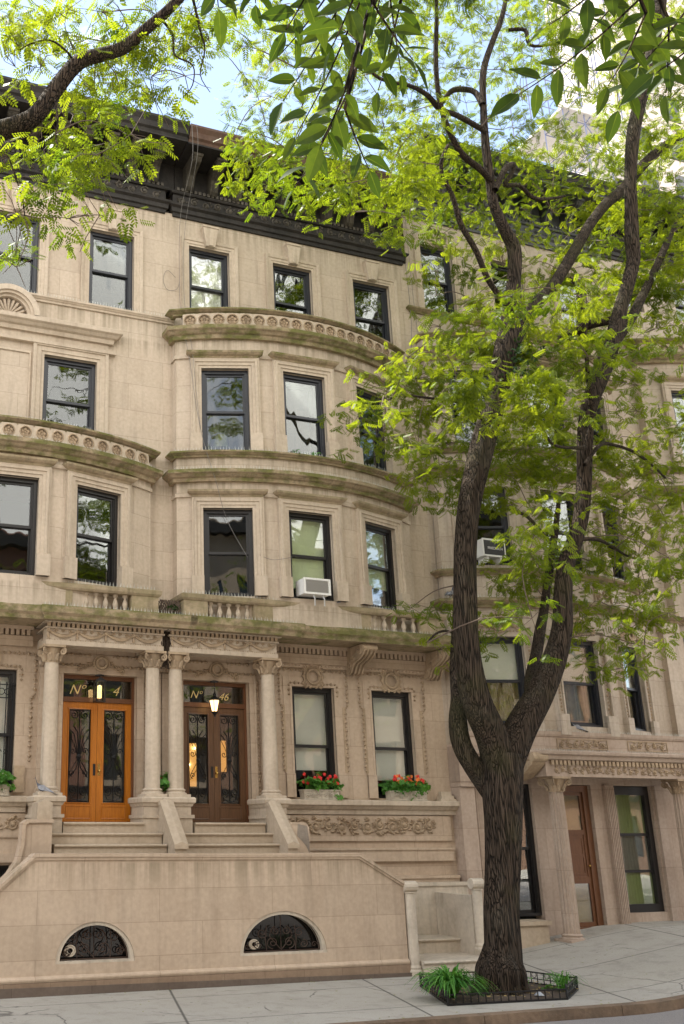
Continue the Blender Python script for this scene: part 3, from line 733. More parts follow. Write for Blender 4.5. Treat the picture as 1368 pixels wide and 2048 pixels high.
# ---------------- porches, doors ----------------
def porch(par, xl, xr, y=-.55):
    r = .135; z0, z1 = 3.10, 5.83
    mb = MB(); a, b = xl - .17, xr + .17; yf = y - .17
    for q0, q1 in ((a, a + .34), (b - .34, b)): mb.box(q0 + .003, q1 - .003, yf + .34, 0, 5.835, 6.0)
    mb.box(a, b, yf, yf + .34, 5.835, 5.93)
    mb.box(a + .02, b - .02, yf + .02, yf + .32, 5.93, 6.14); mb.box(a - .02, b + .02, yf - .02, 0, 6.14, 6.17); mb.box(a - .05, b + .05, yf - .09, 0, 6.245, 6.262)
    mb.box(a + .34, b - .34, yf + .34, 0, 5.96, 6.0)
    pt = mb.build('porch_entablature', m_trim, par)
    c = MB(flat_map(yf + .02)); dentils(c, a, b, 6.17, 6.245, 0.02, -.07, .095); beads(c, (a, 5.93), (b, 5.93), -.02, .018, .05)
    n = 4; p = (b - a - .1) / n
    for i in range(n):
        u0 = a + .05 + p * i; pts = [(u0 + p * t / 8, -.02, 6.10 - .10 * math.sin(math.pi * t / 8)) for t in range(9)]
        c.tube(pts, [.018, .026, .032, .038, .04, .038, .032, .026, .018], 5); c.ball((u0, -.03, 6.10), .04, 6); c.spiral(u0 + p * .25, 6.10, .04, 1.2, 0, .013, -.02, 10); c.spiral(u0 + p * .75, 6.10, .04, 1.2, 0, .013, -.02, 10, -1); c.tube([(u0, -.02, 6.08), (u0 - .01, -.03, 6.02), (u0, -.02, 5.96)], [.01, .022, .026], 5)
        c.spiral(u0 + p * .5, 6.10, .035, 1.2, 0, .01, -.015, 10)
    c.build('garland_frieze', m_carv, pt)
    for x in (xl, xr): column(par, x, y, z0, z1, .148)
    return pt
def pedestal(par, a, b, y0=-.80):
    mb = MB(); mb.box(a + .03, b - .03, y0 + .03, 0, 1.9, 2.72); mb.box(a, b, y0, 0, 2.72, 2.78) ; mb.box(a + .05, b - .05, y0 + .05, 0, 2.78, 2.93)
    mb.sweep([(a + .05, 0), (a + .05, y0 + .05), (b - .05, y0 + .05), (b - .05, 0)], [(-.02, 2.931), (.02, 2.931), (.04, 2.98), (.07, 3.0), (.075, 3.07), (.05, 3.098), (-.02, 3.098)])
    mb.box(a + .055, b - .055, y0 + .055, 0, 3.0, 3.095)
    mb.build('pedestal', m_trim, par)
def grille(par, cx, w_, z0, z1, y):
    mb = MB(flat_map(y)); h = w_ / 2; r = .0075
    mb.tube([(cx - h, 0, z0 + .12), (cx - h, 0, z1)], r, 4); mb.tube([(cx + h, 0, z0 + .12), (cx + h, 0, z1)], r, 4)
    mb.tube([(cx - h, 0, z1), (cx + h, 0, z1)], r, 4); mb.tube([(cx - h, 0, z0), (cx + h, 0, z0)], r, 4)
    zc = z0 + (z1 - z0) * .48
    for s in (-1, 1):
        mb.spiral(cx + s * h * .52, z1 - .09, .085, 1.5, math.pi / 2, r, 0, 12, s)
        for t in (.1, .28, .5): mb.tube([(cx + s * .01, -.01, zc), (cx + s * h * t, 0, zc + .25), (cx + s * h * min(.95, t * 1.9), 0, zc + .5 - t * .2), (cx + s * h * .96 * (1 if t > .2 else .6), 0, zc + .62 - t * .35)], r * .8, 4)
        for t in (.2, .6): mb.tube([(cx, 0, zc), (cx + s * h * t, 0, zc - .2), (cx + s * h * .9, 0, zc - .42 + t * .2)], r * .8, 4)
        mb.spiral(cx + s * h * .6, zc - .30, .06, 1.3, -1.57, r, 0, 12, s); mb.spiral(cx + s * h * .6, zc + .12, .06, 1.2, 0, r, 0, 12, s)
        mb.spiral(cx + s * h * .55, z0 + .20, .09, 1.4, -1.57, r, 0, 12, -s)
        mb.tube([(cx + s * h, 0, z0 + .45), (cx + s * h * .95, 0, z0 + .2), (cx + s * h * .6, 0, z0 + .05), (cx, 0, z0 + .02)], r, 5)
    mb.tube([(cx, 0, z0), (cx, 0, z1)], r, 4); mb.ball((cx, -.01, zc), .035, 8)
    mb.ring(cx, zc, .04, .01, -.01, 12)
    return mb.build('door_grille', m_iron, par)
def doors(par, a, b, z0, zt, z1, mat, tmat, y=.17, lit=False, text=None, nm='door'):
    c = (a + b) / 2; e = .004
    fr = MB(); fr.box(a + e, a + .05, y - .03, y + .08, z0, z1 - e); fr.box(b - .05, b - e, y - .03, y + .08, z0, z1 - e); fr.box(a + .05, b - .05, y - .03, y + .08, z1 - .08, z1 - e); fr.box(a + .05, b - .05, y - .04, y + .08, zt, zt + .09)
    fo = fr.build('door_frame', tmat, par)
    gz = MB(); gz.box(a + .055, b - .055, y + .02, y + .026, zt + .095, z1 - .085); gz.build('transom_pane', m_glassl, fo)
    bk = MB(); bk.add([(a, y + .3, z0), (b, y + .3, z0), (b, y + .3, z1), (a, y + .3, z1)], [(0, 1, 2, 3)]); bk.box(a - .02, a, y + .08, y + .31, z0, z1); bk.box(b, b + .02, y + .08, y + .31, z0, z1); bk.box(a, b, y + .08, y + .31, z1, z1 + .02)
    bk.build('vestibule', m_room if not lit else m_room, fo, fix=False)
    if lit:
        k = MB(); k.box(a + .18, a + .45, y + .26, y + .29, z0 + .7, z0 + 1.55); k.box(c + .22, c + .38, y + .26, y + .29, z0 + 1.0, z0 + 1.62); k.build('lit_hall', m_hall, fo)
        k = MB(); k.ball((a + .27, y + .22, z0 + 1.12), .028, 8); k.ball((a + .40, y + .22, z0 + 1.45), .022, 8); k.build('hall_bulb', m_bulb, fo)
    if text:
        for (s, tx, sz, tz) in text:
            cu = bpy.data.curves.new('t', 'FONT'); cu.body = s; cu.size = sz; cu.shear = .38; cu.extrude = .004; cu.offset = -.002
            ob = bpy.data.objects.new('t', cu); COL.objects.link(ob); bpy.context.view_layer.update()
            me = bpy.data.meshes.new_from_object(ob.evaluated_get(bpy.context.evaluated_depsgraph_get())); bpy.data.objects.remove(ob)
            me.transform(Matrix.Translation((tx - par.location.x, y + .012, tz)) @ Matrix.Rotation(math.pi / 2, 4, 'X'))
            me.materials.clear(); me.materials.append(m_gold); o = bpy.data.objects.new('house_number', me); COL.objects.link(o); o.parent = fo
    for s in (-1, 1):
        x0, x1 = (a + .052, c - .003) if s < 0 else (c + .003, b - .052)
        d = MB(); st = .13; pz0, pz1 = z0 + .36, zt - .14
        d.box(x0, x0 + st, y, y + .05, z0 + .01, zt - .003); d.box(x1 - st, x1, y, y + .05, z0 + .01, zt - .003)
        d.box(x0 + st, x1 - st, y, y + .05, z0 + .01, pz0); d.box(x0 + st, x1 - st, y, y + .05, pz1, zt - .003)
        mp_ = MB(flat_map(y)); mp_.frame(x0 + st, x1 - st, pz0, pz1, [(0, -.02), (0, .018), (.02, .012), (.03, 0), (.03, -.02)], True)
        k = len(d.v); d.v += mp_.v; d.f += [tuple(i + k for i in f) for f in mp_.f]
        mp_ = MB(flat_map(y)); mp_.frame(x0 + .12, x1 - .12, z0 + .08, pz0 - .08, [(0, -.02), (0, .008), (.015, .012), (.02, -.02)], True)
        k = len(d.v); d.v += mp_.v; d.f += [tuple(i + k for i in f) for f in mp_.f]
        dr = d.build(nm, mat, par)
        p = MB(); p.box(x0 + st, x1 - st, y + .022, y + .028, pz0, pz1); p.build('door_pane', m_glassl, dr)
        grille(dr, (x0 + x1) / 2, (x1 - x0) - 2 * st - .03, pz0 + .02, pz1 - .02, y + .008)
        hd = MB(); hx = c + .045 if s > 0 else c - .045
        if s > 0: hd.ball((hx, y - .05, z0 + .95), .028, 10); hd.tube([(hx, y, z0 + .95), (hx, y - .05, z0 + .95)], .012, 6)
        hd.box(hx - .025, hx + .025, y - .006, y - .001, z0 + .86, z0 + 1.08)
        hd.build('door_knob', m_brass if s > 0 else m_iron, dr)
def door_surround(par, a, b, z1):
    mb = MB(F0); mb.frame(a, b, 2.65, z1, [(0, -.02), (0, .03), (.10, .03), (.10, .05), (.14, .05), (.14, -.02)])
    mb.box(a - .10, b + .10, -.04, 0, z1 + .16, 5.8); mb.build('door_surround', m_low, par)
    e = MB(flat_map(-.05)); c = (a + b) / 2
    for x in (a - .17, b + .17): beads(e, (x, 3.1), (x, z1 + .05), -.0, .028, .07)
    beads(e, (a - .15, z1 + .16), (c - .3, z1 + .16)); beads(e, (c + .3, z1 + .16), (b + .15, z1 + .16)); beads(e, (a, 5.78), (c - .2, 5.78)); beads(e, (c + .2, 5.78), (b, 5.78))
    zc = z1 + .22
    e.ring(c, zc, .10, .03, -.04, 20, m=6); e.ring(c, zc, .15, .022, -.02, 18)
    for s in (-1, 1):
        for k in range(4): e.spiral(c + s * (.2 + .075 * k), zc - .03 - .035 * k, .055, 1., 1. + k, .02, -.02, 10, s)
    e.build('carved_cartouche', m_carv, par)
    for x in (a - .36, b + .36):
        p = MB(); p.box(x - .12, x + .12, -.10, 0, 3.1, 5.5); p.box(x - .14, x + .14, -.13, 0, 3.1, 3.25)
        for k in range(5): p.ball((x - .1 + .05 * k, -.12, 5.58 + .1 * (k % 2)), .065, 6)
        p.box(x - .16, x + .16, -.18, 0, 5.75, 5.8); p.build('pilaster', m_low, par)
porch(H, .05, 2.05); doors(H, .42, 1.88, 2.65, 4.90, 5.42, m_dark, m_red, lit=True, text=[('N\u00ba', .64, .22, 5.08), ('46', 1.27, .22, 5.06)])
door_surround(H, .42, 1.88, 5.42)
pedestal(H, 1.80, 2.32)

# ======================= HOUSE ON THE LEFT =======================
Lh = house('stone_house', -6.3, .27, 18.05, m_wall, 'beige stone row house at the left edge with glossy orange oak double doors')
l4 = [(-5.95, -4.95), (-3.92, -2.88), (-1.74, -.70)]
mb = MB(); wall(mb, F0, -6.3, .27, 9.0, 16.3, [(a, b, 13.52, 15.45) for a, b in l4] + [(-5.55, -4.45, 10.2, 12.1), (-2.68, -1.52, 10.2, 12.15)]); wall(mb, F0, -6.3, .27, 6.3, 9.0, [(-6.0, -.6, 6.5, 8.9)])
mb.build('upper_wall', m_wall, Lh, fix=False)
for a, b in l4: window(Lh, F0, a, b, 13.52, 15.45, guard=.75); surround_flat(Lh, F0, a, b, 13.52, 15.45)
roof_cornice(Lh, -6.3, .0, 16.25, 11, crown=m_blackcorn, xc=.27)
ledge(Lh, [(-6.3, 0), (.25, 0)], 13.38, 13.52, .1, m_trim)
spikes(Lh, [(-4.2, 0), (.1, 0)], 13.52, .1)
for a, b in ((-5.55, -4.45), (-2.68, -1.52)):
    window(Lh, F0, a, b, 10.2, 12.15, split=.5); su = MB(F0); su.frame(a, b, 10.2, 12.15, [(0, -.02), (0, .03), (.06, .03), (.07, .05), (.17, .05), (.18, .08), (.25, .08), (.25, -.02)]); su.build('window_surround', m_trim, Lh)
mb = MB(F0); mb.box(-6.05, -1.27, -.03, 0, 12.41, 12.62); mb.frame(-3.66, -3.0, 9.9, 12.12, [(0, -.02), (0, .03), (.03, .03), (.05, .015), (.06, -.02)], True); mb.build('blank_panel', m_trim, Lh)
ledge(Lh, [(-6.1, .1), (-6.1, 0), (-1.22, 0), (-1.22, .1)], 12.36, 12.44, .10, m_trim, crown=False)
ledge(Lh, [(-6.05, .1), (-6.05, 0), (-1.27, 0), (-1.27, .1)], 12.60, 12.90, .26, m_trim)
sh = MB(flat_map(-.0)); c, zc = -3.50, 12.90
def arc_pts(rr, n=18): return [(c + rr * math.cos(math.pi * i / n), zc + rr * math.sin(math.pi * i / n)) for i in range(n + 1)]
for r0, r1, o in ((.46, .52, -.22), (.52, .64, -.26), (.40, .46, -.16)):
    A = arc_pts(r0); B = arc_pts(r1); n = len(A)
    sh.add([(x, o, z) for x, z in A] + [(x, o, z) for x, z in B] + [(x, 0.01, z) for x, z in A] + [(x, .01, z) for x, z in B],
           [(i, i + 1, n + i + 1, n + i) for i in range(n - 1)] + [(n + i, n + i + 1, 3 * n + i + 1, 3 * n + i) for i in range(n - 1)] + [(i, 2 * n + i, 2 * n + i + 1, i + 1) for i in range(n - 1)])
for k in range(11):
    t = math.pi * (k + .5) / 11; sh.tube([(c + .06 * math.cos(t), -.03, zc + .06 * math.sin(t)), (c + .36 * math.cos(t), -.07, zc + .36 * math.sin(t)), (c + .41 * math.cos(t), -.03, zc + .41 * math.sin(t))], [.012, .04, .03], 6)
sh.ball((c, -.06, zc + .04), .06, 8); sh.build('shell_ornament', m_trim, Lh, fix=False)
LX0, LX1 = -6.1, -.36
LB = arc_map(LX0, LX1, RET, SAG); LP = arc_path(LX0, LX1, RET, SAG)
lo = [(-5.55, -4.55), (-3.94, -2.90), (-2.12, -1.13)]
mb = MB(); wall(mb, LB, LX0, LX1, 6.5, 9.9, [(a, b, 7.06, 9.0) for a, b in lo]); mb.box(LX0, LX0 + .04, -RET - .012, 0, 6.5, 9.9); mb.box(LX1 - .04, LX1, -RET - .012, 0, 6.5, 9.9); mb.build('bay_wall', m_wall, Lh, fix=False)
mb = MB(); mb.add([(p[0], p[1], 9.95) for p in LP], [tuple(range(len(LP)))]); mb.build('bay_roof', m_ledge, Lh)
for a, b in lo: window(Lh, LB, a, b, 7.06, 9.0, mat=m_frameb); surround_bay(Lh, LB, a, b, 7.06, 9.0, hood=1)
ledge(Lh, LP, 9.45, 9.72, .24); ledge(Lh, LP, 10.02, 10.15, .19); ledge(Lh, LP, 9.26, 9.33, .035, m_trim, crown=False)
rosette_band(Lh, arc_map(LX0, LX1, RET + .13, SAG), LX0 + .1, LX1 - .1, 9.73, 10.02, .33)
spikes(Lh, LP, 10.15, .13); spikes(Lh, LP, 9.72, .24, .07, .06)
SLL = [(-6.2, 0), (-6.2, -.9), (-2.7, -.9), (-2.7, -.98), (.265, -.98), (.265, 0)]
mb = MB(); mb.add([(x, y, 6.27) for x, y in SLL] + [(x, y, 6.5) for x, y in SLL], [tuple(range(6)), tuple(range(11, 5, -1))]); mb.sweep(SLL, [(-.02, 6.26), (.0, 6.26), (.02, 6.33), (.07, 6.38), (.08, 6.50), (.06, 6.52), (-.02, 6.53)]); mb.build('balcony_slab', m_ledge, Lh)
spikes(Lh, SLL[1:5], 6.52, .08, .07, .09)
mb = MB(); mb.sweep([(-6.1, 0), (-6.1, y0), (-.42, y0), (-.42, 0)], [(-.24, 6.86), (.02, 6.86), (.05, 6.90), (.06, 6.97), (0, 7.0), (-.24, 7.0)])
for a, b in ((-6.1, -5.6), (-4.5, -4.1), (-4.1, -3.0), (-3.0, -2.5), (-2.5, -2.15), (-.98, -.42)): mb.box(a + .004, b - .004, y0 + (.02 if a == -3.0 else 0), y1, 6.5, 6.86)
mb.box(-.62, -.42, -.66, 0, 6.5, 6.86); pl = mb.build('balcony_parapet', m_ledge2, Lh)
balusters(pl, [-2.15 + .195 * (i + .5) for i in range(6)], -.79, 6.52, .35); balusters(pl, [-5.6 + .22 * (i + .5) for i in range(5)], -.79, 6.52, .35)
mb = MB(flat_map(-.9)); mb.frame(-4.0, -3.08, 6.56, 6.82, [(0, 0), (0, .015), (.02, .015), (.02, 0)], True); scrollwork(mb, -3.98, -3.1, 6.57, 6.81, -.015, .018, .3, 2); mb.build('carved_panel', m_carv, pl)
spikes(Lh, [(-6.1, y0), (-.42, y0)], 7.0, .04, .07, .1)
lg = [(-6.0, -5.1), (-4.0, -2.96)]
mb = MB(); wall(mb, F0, -6.3, .27, -.1, 6.3, [(-2.06, -.56, 2.65, 5.42), (-3.6, -2.95, .95, 1.9)] + [(a, b, 3.17, 5.44) for a, b in lg], .3); mb.build('ground_storey_wall', m_low, Lh, fix=False)
for a, b in lg:
    wn, g, h = window(Lh, F0, a, b, 3.17, 5.44, mat=m_frameb, shade=.98, gl=m_glassc, split=.46, recess=.0)
    k = MB(g)
    for i in range(8): x = -h + .05 + (2 * h - .1) * i / 7; k.tube([(x, .05, 3.2), (x, .05, 5.2)], .011, 5)
    for z in (3.3, 4.2, 4.9, 5.15): k.tube([(-h + .02, .05, z), (h - .02, .05, z)], .011, 5)
    for i in range(7):
        x = -h + .1 + (2 * h - .2) * (i + .5) / 7; k.ring(x, 5.02, .06, .008, .05, 12); k.spiral(x, 3.9, .05, 1.2, 0, .008, .05, 10)
    k.build('window_grille', m_iron, wn)
    eg = MB(flat_map(-.02)); 
    for s, x, xe in ((-1, a - .24, a - .34), (1, b + .28, b + .34)):
        beads(eg, (x, 3.7), (x, 4.95)); beads(eg, (x, 4.95), (xe, 4.95)); beads(eg, (xe, 4.95), (xe, 5.75)); beads(eg, (xe, 5.75), ((a + b) / 2 + s * .2, 5.75)); q = a - .07 if s < 0 else b + .07; beads(eg, (q, 5.2), (q, 5.5)); beads(eg, (q, 5.5), ((a + b) / 2, 5.5))
    eg.box(a - .2, a, -.04, 0, 3.17, 3.65); eg.box(b, b + .2, -.04, 0, 3.17, 3.65); eg.ring((a + b) / 2, 5.65, .16, .04, -.03, 16); eg.build('window_surround', m_carv, Lh)
window(Lh, F0, -3.6, -2.95, .95, 1.9, mat=m_frameb)
mb = MB(F0); mb.box(-6.3, -2.7, -.1, 0, 5.88, 6.08); mb.box(-6.3, -2.7, -.13, 0, 6.2, 6.27); dentils(mb, -6.2, -2.75, 6.09, 6.2, 0, -.13, .105); mb.build('dentil_course', m_low, Lh)
ledge(Lh, [(-6.3, 0), (-2.72, 0)], 2.82, 3.10, .2, m_trim, 'sill_course')
mb = MB(flat_map(0)); mb.box(-6.3, -2.72, -.04, 0, 2.38, 2.8); mb.box(-6.3, -2.6, -.08, 0, 1.95, 2.1); mb.build('panel_band', m_low, Lh)
mb = MB(flat_map(-.04)); scrollwork(mb, -4.2, -2.75, 2.42, 2.76, -.012, .024, .34, 3); mb.build('carved_frieze', m_carv, Lh)
porch(Lh, -2.43, -.42); doors(Lh, -2.06, -.56, 2.65, 4.90, 5.42, m_oak, m_red, text=[('N\u00ba', -1.90, .27, 5.05), ('4', -1.02, .27, 5.05)])
door_surround(Lh, -2.06, -.56, 5.42)
pedestal(Lh, -2.72, -2.17); pedestal(Lh, -.70, .33)

# ======================= HOUSE ON THE RIGHT =======================
Rh = house('stone_house', 6.6, 12.92, 19.0, m_rhouse, 'greyer stone row house behind the street tree, with fluted columns at pavement level')
r4 = [(7.05, 8.02), (9.24, 10.24), (11.4, 12.36)]
mb = MB(); wall(mb, F0, 6.6, 12.92, 4.0, 17.8, [(a, b, 15.1, 17.0) for a, b in r4] + [(7.0, 12.2, 4.4, 14.0)]); mb.build('upper_wall', m_rhouse, Rh, fix=False)
for a, b in r4: window(Rh, F0, a, b, 15.1, 17.0); surround_flat(Rh, F0, a, b, 15.1, 17.0)
ledge(Rh, [(6.62, .1), (6.62, 0), (12.6, 0), (12.6, .1)], 14.92, 15.06, .13, m_ledge)
roof_cornice(Rh, 6.7, 12.9, 17.72, 9, crown=m_blackcorn, mat=simple('grey painted cornice', (.06, .062, .065), .55, n=.4, ns=8), bmat=simple('dark grey bracket paint', (.045, .045, .045), .55, n=.5, ns=9))
RB = arc_map(6.72, 12.4, .22, .76); RP = arc_path(6.72, 12.4, .22, .76)
rw = [(7.2, 8.25), (9.1, 10.2), (11.05, 11.95)]
mb = MB(); wall(mb, RB, 6.72, 12.4, 4.1, 14.2, [(a, b, 4.7, 6.65) for a, b in rw] + [(a, b, 8.3, 10.2) for a, b in rw] + [(a, b, 11.3, 13.2) for a, b in rw])
mb.box(6.72, 6.76, -.232, 0, 4.1, 14.2); mb.box(12.36, 12.4, -.232, 0, 4.1, 14.2); mb.build('bay_wall', m_rhouse, Rh, fix=False)
mb = MB(); mb.add([(p[0], p[1], 14.25) for p in RP], [tuple(range(len(RP)))]); mb.build('bay_roof', m_ledge, Rh)
for i, (a, b) in enumerate(rw):
    window(Rh, RB, a, b, 11.3, 13.2); surround_bay(Rh, RB, a, b, 11.3, 13.2, hood=2, mat=m_rhouse)
    window(Rh, RB, a, b, 8.3, 10.2); surround_bay(Rh, RB, a, b, 8.3, 10.2, hood=2, mat=m_rhouse)
    window(Rh, RB, a, b, 4.7, 6.65, gl=m_glassc, shade=.48 if i < 2 else .45, curtain=(.12, 1.0), split=.5)
    g, wd = chord_map(RB(a, 0, 0), RB(b, 0, 0)); h = wd / 2; s = MB(g); s.frame(-h, h, 4.7, 6.65, [(0, -.04), (0, .03), (.04, .03), (.05, -.04)])
    s.box(-h - .26, -h - .0, -.1, .03, 4.5, 4.95); s.box(h, h + .26, -.1, .03, 4.5, 4.95); s.frame(-h, h, 4.7, 6.65, [(.2, -.04), (.2, .05), (.24, .06), (.26, -.04)]); s.build('window_surround', m_rhouse, Rh)
    e = MB(lambda u, o, z, g=g: g(u, o - .03, z)); 
    for x in (-h - .12, h + .12): beads(e, (x, 5.0), (x, 6.75), 0, .03, .075)
    beads(e, (-h, 6.78), (h, 6.78), 0, .03, .075); e.ring(0, 6.95, .14, .04, -.05, 16); e.ring(0, 6.95, .21, .03, -.03, 16)
    for sg in (-1, 1):
        for k in range(3): e.spiral(sg * (.26 + .1 * k), 6.95 - .04 * k, .07, 1.1, 1 + k, .025, -.03, 10, sg)
    e.build('carved_cartouche', m_carv, Rh)
for z0_, z1_, o in ((13.5, 13.78, .24), (14.08, 14.2, .14), (11.05, 11.17, .16), (10.45, 10.68, .24), (8.06, 8.2, .17), (7.3, 7.5, .24)): ledge(Rh, RP, z0_, z1_, o)
for z, o in ((8.2, .17), (7.5, .24)): spikes(Rh, RP, z, o)
for a, b in ((8.4, 9.0), (10.35, 10.95)):
    g, wd = chord_map(RB(a, 0, 0), RB(b, 0, 0)); e = MB(lambda u, o, z, g=g: g(u, o - .02, z)); e.frame(-.28, .28, 7.6, 7.95, [(0, -.05), (0, .02), (.03, .02), (.03, -.05)], True); scrollwork(e, -.26, .26, 7.62, 7.93, -.0, .02, .28, 2); e.build('carved_panel', m_carv, Rh)
# platform and porch at pavement level
PX = [(6.9, 0), (6.9, -.42), (8.3, -.98), (12.8, -.98), (12.8, 0)]
mb = MB(); mb.sweep(PX, [(-.6, 4.16), (0, 4.16), (.0, 4.44), (.03, 4.46), (.05, 4.5), (.06, 4.56), (-.6, 4.57)]); mb.build('porch_parapet', m_rlow, Rh); spikes(Rh, PX, 4.57, .06, .05, .07)
mb = MB(flat_map(-.985))
for a, b in ((8.75, 10.1), (10.7, 11.8)): mb.frame(a, b, 4.22, 4.4, [(0, 0), (0, .014), (.02, .014), (.02, 0)], True); scrollwork(mb, a + .02, b - .02, 4.22, 4.4, -.012, .016, .2, 2)
mb.build('carved_panel', m_carv, Rh)
mb = MB(); mb.sweep(PX, [(-.6, 3.96), (0, 3.96), (.04, 3.98), (.06, 4.05), (.12, 4.08), (.13, 4.13), (.1, 4.155), (-.6, 4.158)]); mb.build('porch_cornice', m_rlow, Rh); spikes(Rh, PX, 4.15, .12, .05, .06)
mb = MB(); mb.box(8.4, 12.8, -.94, -.35, 3.62, 3.955); mb.box(6.9, 8.39, -.40, 0, 3.62, 3.955); mb.box(8.4, 12.8, -.34, 0, 3.75, 3.955); mb.build('porch_entablature', m_rlow, Rh)
mb = MB(flat_map(-.94)); dentils(mb, 8.5, 12.7, 3.86, 3.955, 0.02, -.06, .11); scrollwork(mb, 8.6, 12.5, 3.68, 3.84, -.01, .016, .17, 2); mb.build('carved_frieze', m_carv, Rh)
b = MB(); b.prismx([(-.3, 3.55), (-.5, 3.58), (-.7, 3.68), (-.95, 3.85), (-1.08, 4.0), (-1.05, 4.1), (-.3, 4.1)], 8.02, 8.36); b.tube([(8.0, -1.0, 4.0), (8.38, -1.0, 4.0)], .09, 10)
for s in (8.02, 8.36): b.tube([(s, -.9 + .1 * (1 - i * .08) * math.cos(i * .7), 3.92 + .1 * (1 - i * .08) * math.sin(i * .7)) for i in range(12)], .02, 4)
b.build('console_bracket', m_carv, Rh)
GZ = .38
mb = MB(); wall(mb, F0, 6.6, 12.92, -.6, 4.0, [(7.75, 8.75, .6, 3.5), (9.40, 10.4, GZ, 3.5), (11.0, 12.15, .75, 3.5)], .3); mb.build('ground_storey_wall', m_rlow, Rh, fix=False)
column(Rh, 8.80, -.70, .3, 3.62, .17, 14, m_rlow); column(Rh, 12.28, -.70, .3, 3.62, .17, 14, m_rlow)
mb = MB(); mb.box(6.62, 7.0, -.3, 0, -.3, 3.39); mb.box(6.62, 7.05, -.36, 0, 3.4, 3.5); mb.box(6.60, 7.07, -.38, 0, 3.503, 4.3); mb.box(7.15, 7.45, -.12, 0, -.3, 3.6); mb.build('pilaster', m_rlow, Rh)
window(Rh, F0, 7.75, 8.75, .75, 3.5, mat=m_frameb, gl=m_glassc)
m_pane = simple('amber blind', (.80, .60, .28), .7, n=.25, ns=5)
# doorway with glazed and panelled leaf
a, b, y = 9.40, 10.4, .14
d = MB(); d.box(a + .004, a + .12, y - .04, y + .1, GZ, 3.49); d.box(b - .16, b - .004, y - .04, y + .1, GZ, 3.49); d.box(a + .12, b - .16, y - .04, y + .1, 3.35, 3.49); d.box(a + .12, b - .16, y - .06, y + .1, GZ, GZ + .1); fo = d.build('door_frame', m_red, Rh)
d = MB(); x0, x1 = a + .122, b - .162; d.box(x0, x0 + .07, y, y + .05, GZ + .102, 3.348); d.box(x1 - .07, x1, y, y + .05, GZ + .102, 3.348)
for z0_, z1_ in ((GZ + .102, GZ + .2), (1.38, 1.52), (2.42, 2.52), (3.27, 3.348)): d.box(x0 + .07, x1 - .07, y, y + .05, z0_, z1_)
d.box(x0 + .07, x1 - .07, y + .02, y + .045, 1.52, 2.42); mf = MB(flat_map(y + .02)); mf.frame(x0 + .14, x1 - .14, 1.6, 1.94, [(0, -.01), (0, .012), (.03, .012), (.03, -.01)], True); mf.frame(x0 + .14, x1 - .14, 2.0, 2.34, [(0, -.01), (0, .012), (.03, .012), (.03, -.01)], True)
k = len(d.v); d.v += mf.v; d.f += [tuple(i + k for i in f) for f in mf.f]; dr = d.build('door', m_red, Rh)
for z0_, z1_ in ((GZ + .2, 1.38), (2.52, 3.27)):
    p = MB(); p.box(x0 + .07, x1 - .07, y + .02, y + .026, z0_, z1_); p.build('door_pane', m_glassl, dr)
    p = MB(); p.box(x0 + .03, x1 - .03, y + .06, y + .07, z0_ - .02, z1_ + .02); p.build('blind', m_pane, dr)
p = MB(); p.ball((x1 - .035, y - .04, 1.75), .025, 8); p.tube([(x1 - .035, y, 1.75), (x1 - .035, y - .04, 1.75)], .01, 6); p.build('door_knob', m_brass, dr)
# tall window with green blinds
a, b, y = 11.0, 12.15, .14
d = MB(); d.box(a + .004, a + .16, y - .06, y + .1, .75, 3.49); d.box(b - .13, b - .004, y - .06, y + .1, .75, 3.49); d.box(a + .16, b - .13, y - .06, y + .1, 3.3, 3.49); d.box(a + .16, b - .13, y - .06, y + .1, .75, .92)
for z in (1.62, 2.42): d.box(a + .16, b - .13, y - .01, y + .06, z - .03, z + .03)
for x in (a + .03, a + .07, a + .11): d.box(x, x + .015, y - .075, y - .06, .75, 3.49)
wn = d.build('window', m_frameb, Rh)
for i, (z0_, z1_) in enumerate(((.92, 1.59), (1.65, 2.39), (2.45, 3.3))):
    p = MB(); p.box(a + .16, b - .13, y + .02, y + .026, z0_, z1_); p.build('pane', m_glassl, wn)
    p = MB(); p.box(a + .1, b - .1, y + .05, y + .06, z0_ - .05, z1_ + .05); p.build('window_shade', simple('green blind', (.58, .74, .30), .8, n=.2, ns=5) if i != 1 else simple('net curtain', (.42, .44, .38), .9, n=.35, ns=25), wn)
fl = MB(flat_map(-.10)); fl.box(10.72, 10.97, 0, .1, GZ - .2, 3.5)
for k in range(5): fl.box(10.735 + k * .047, 10.76 + k * .047, -.03, .0, GZ - .1, 3.45)
fl.box(12.2, 12.4, 0.02, .1, GZ - .2, 3.5)
fl.build('fluted_pilaster', m_rlow, Rh)
mb = MB(); mb.box(7.0, 8.39, -.5, -.02, -.3, .62); mb.box(6.95, 8.45, -.55, -.02, .62, .70); mb.build('window_ledge', m_step, Rh)

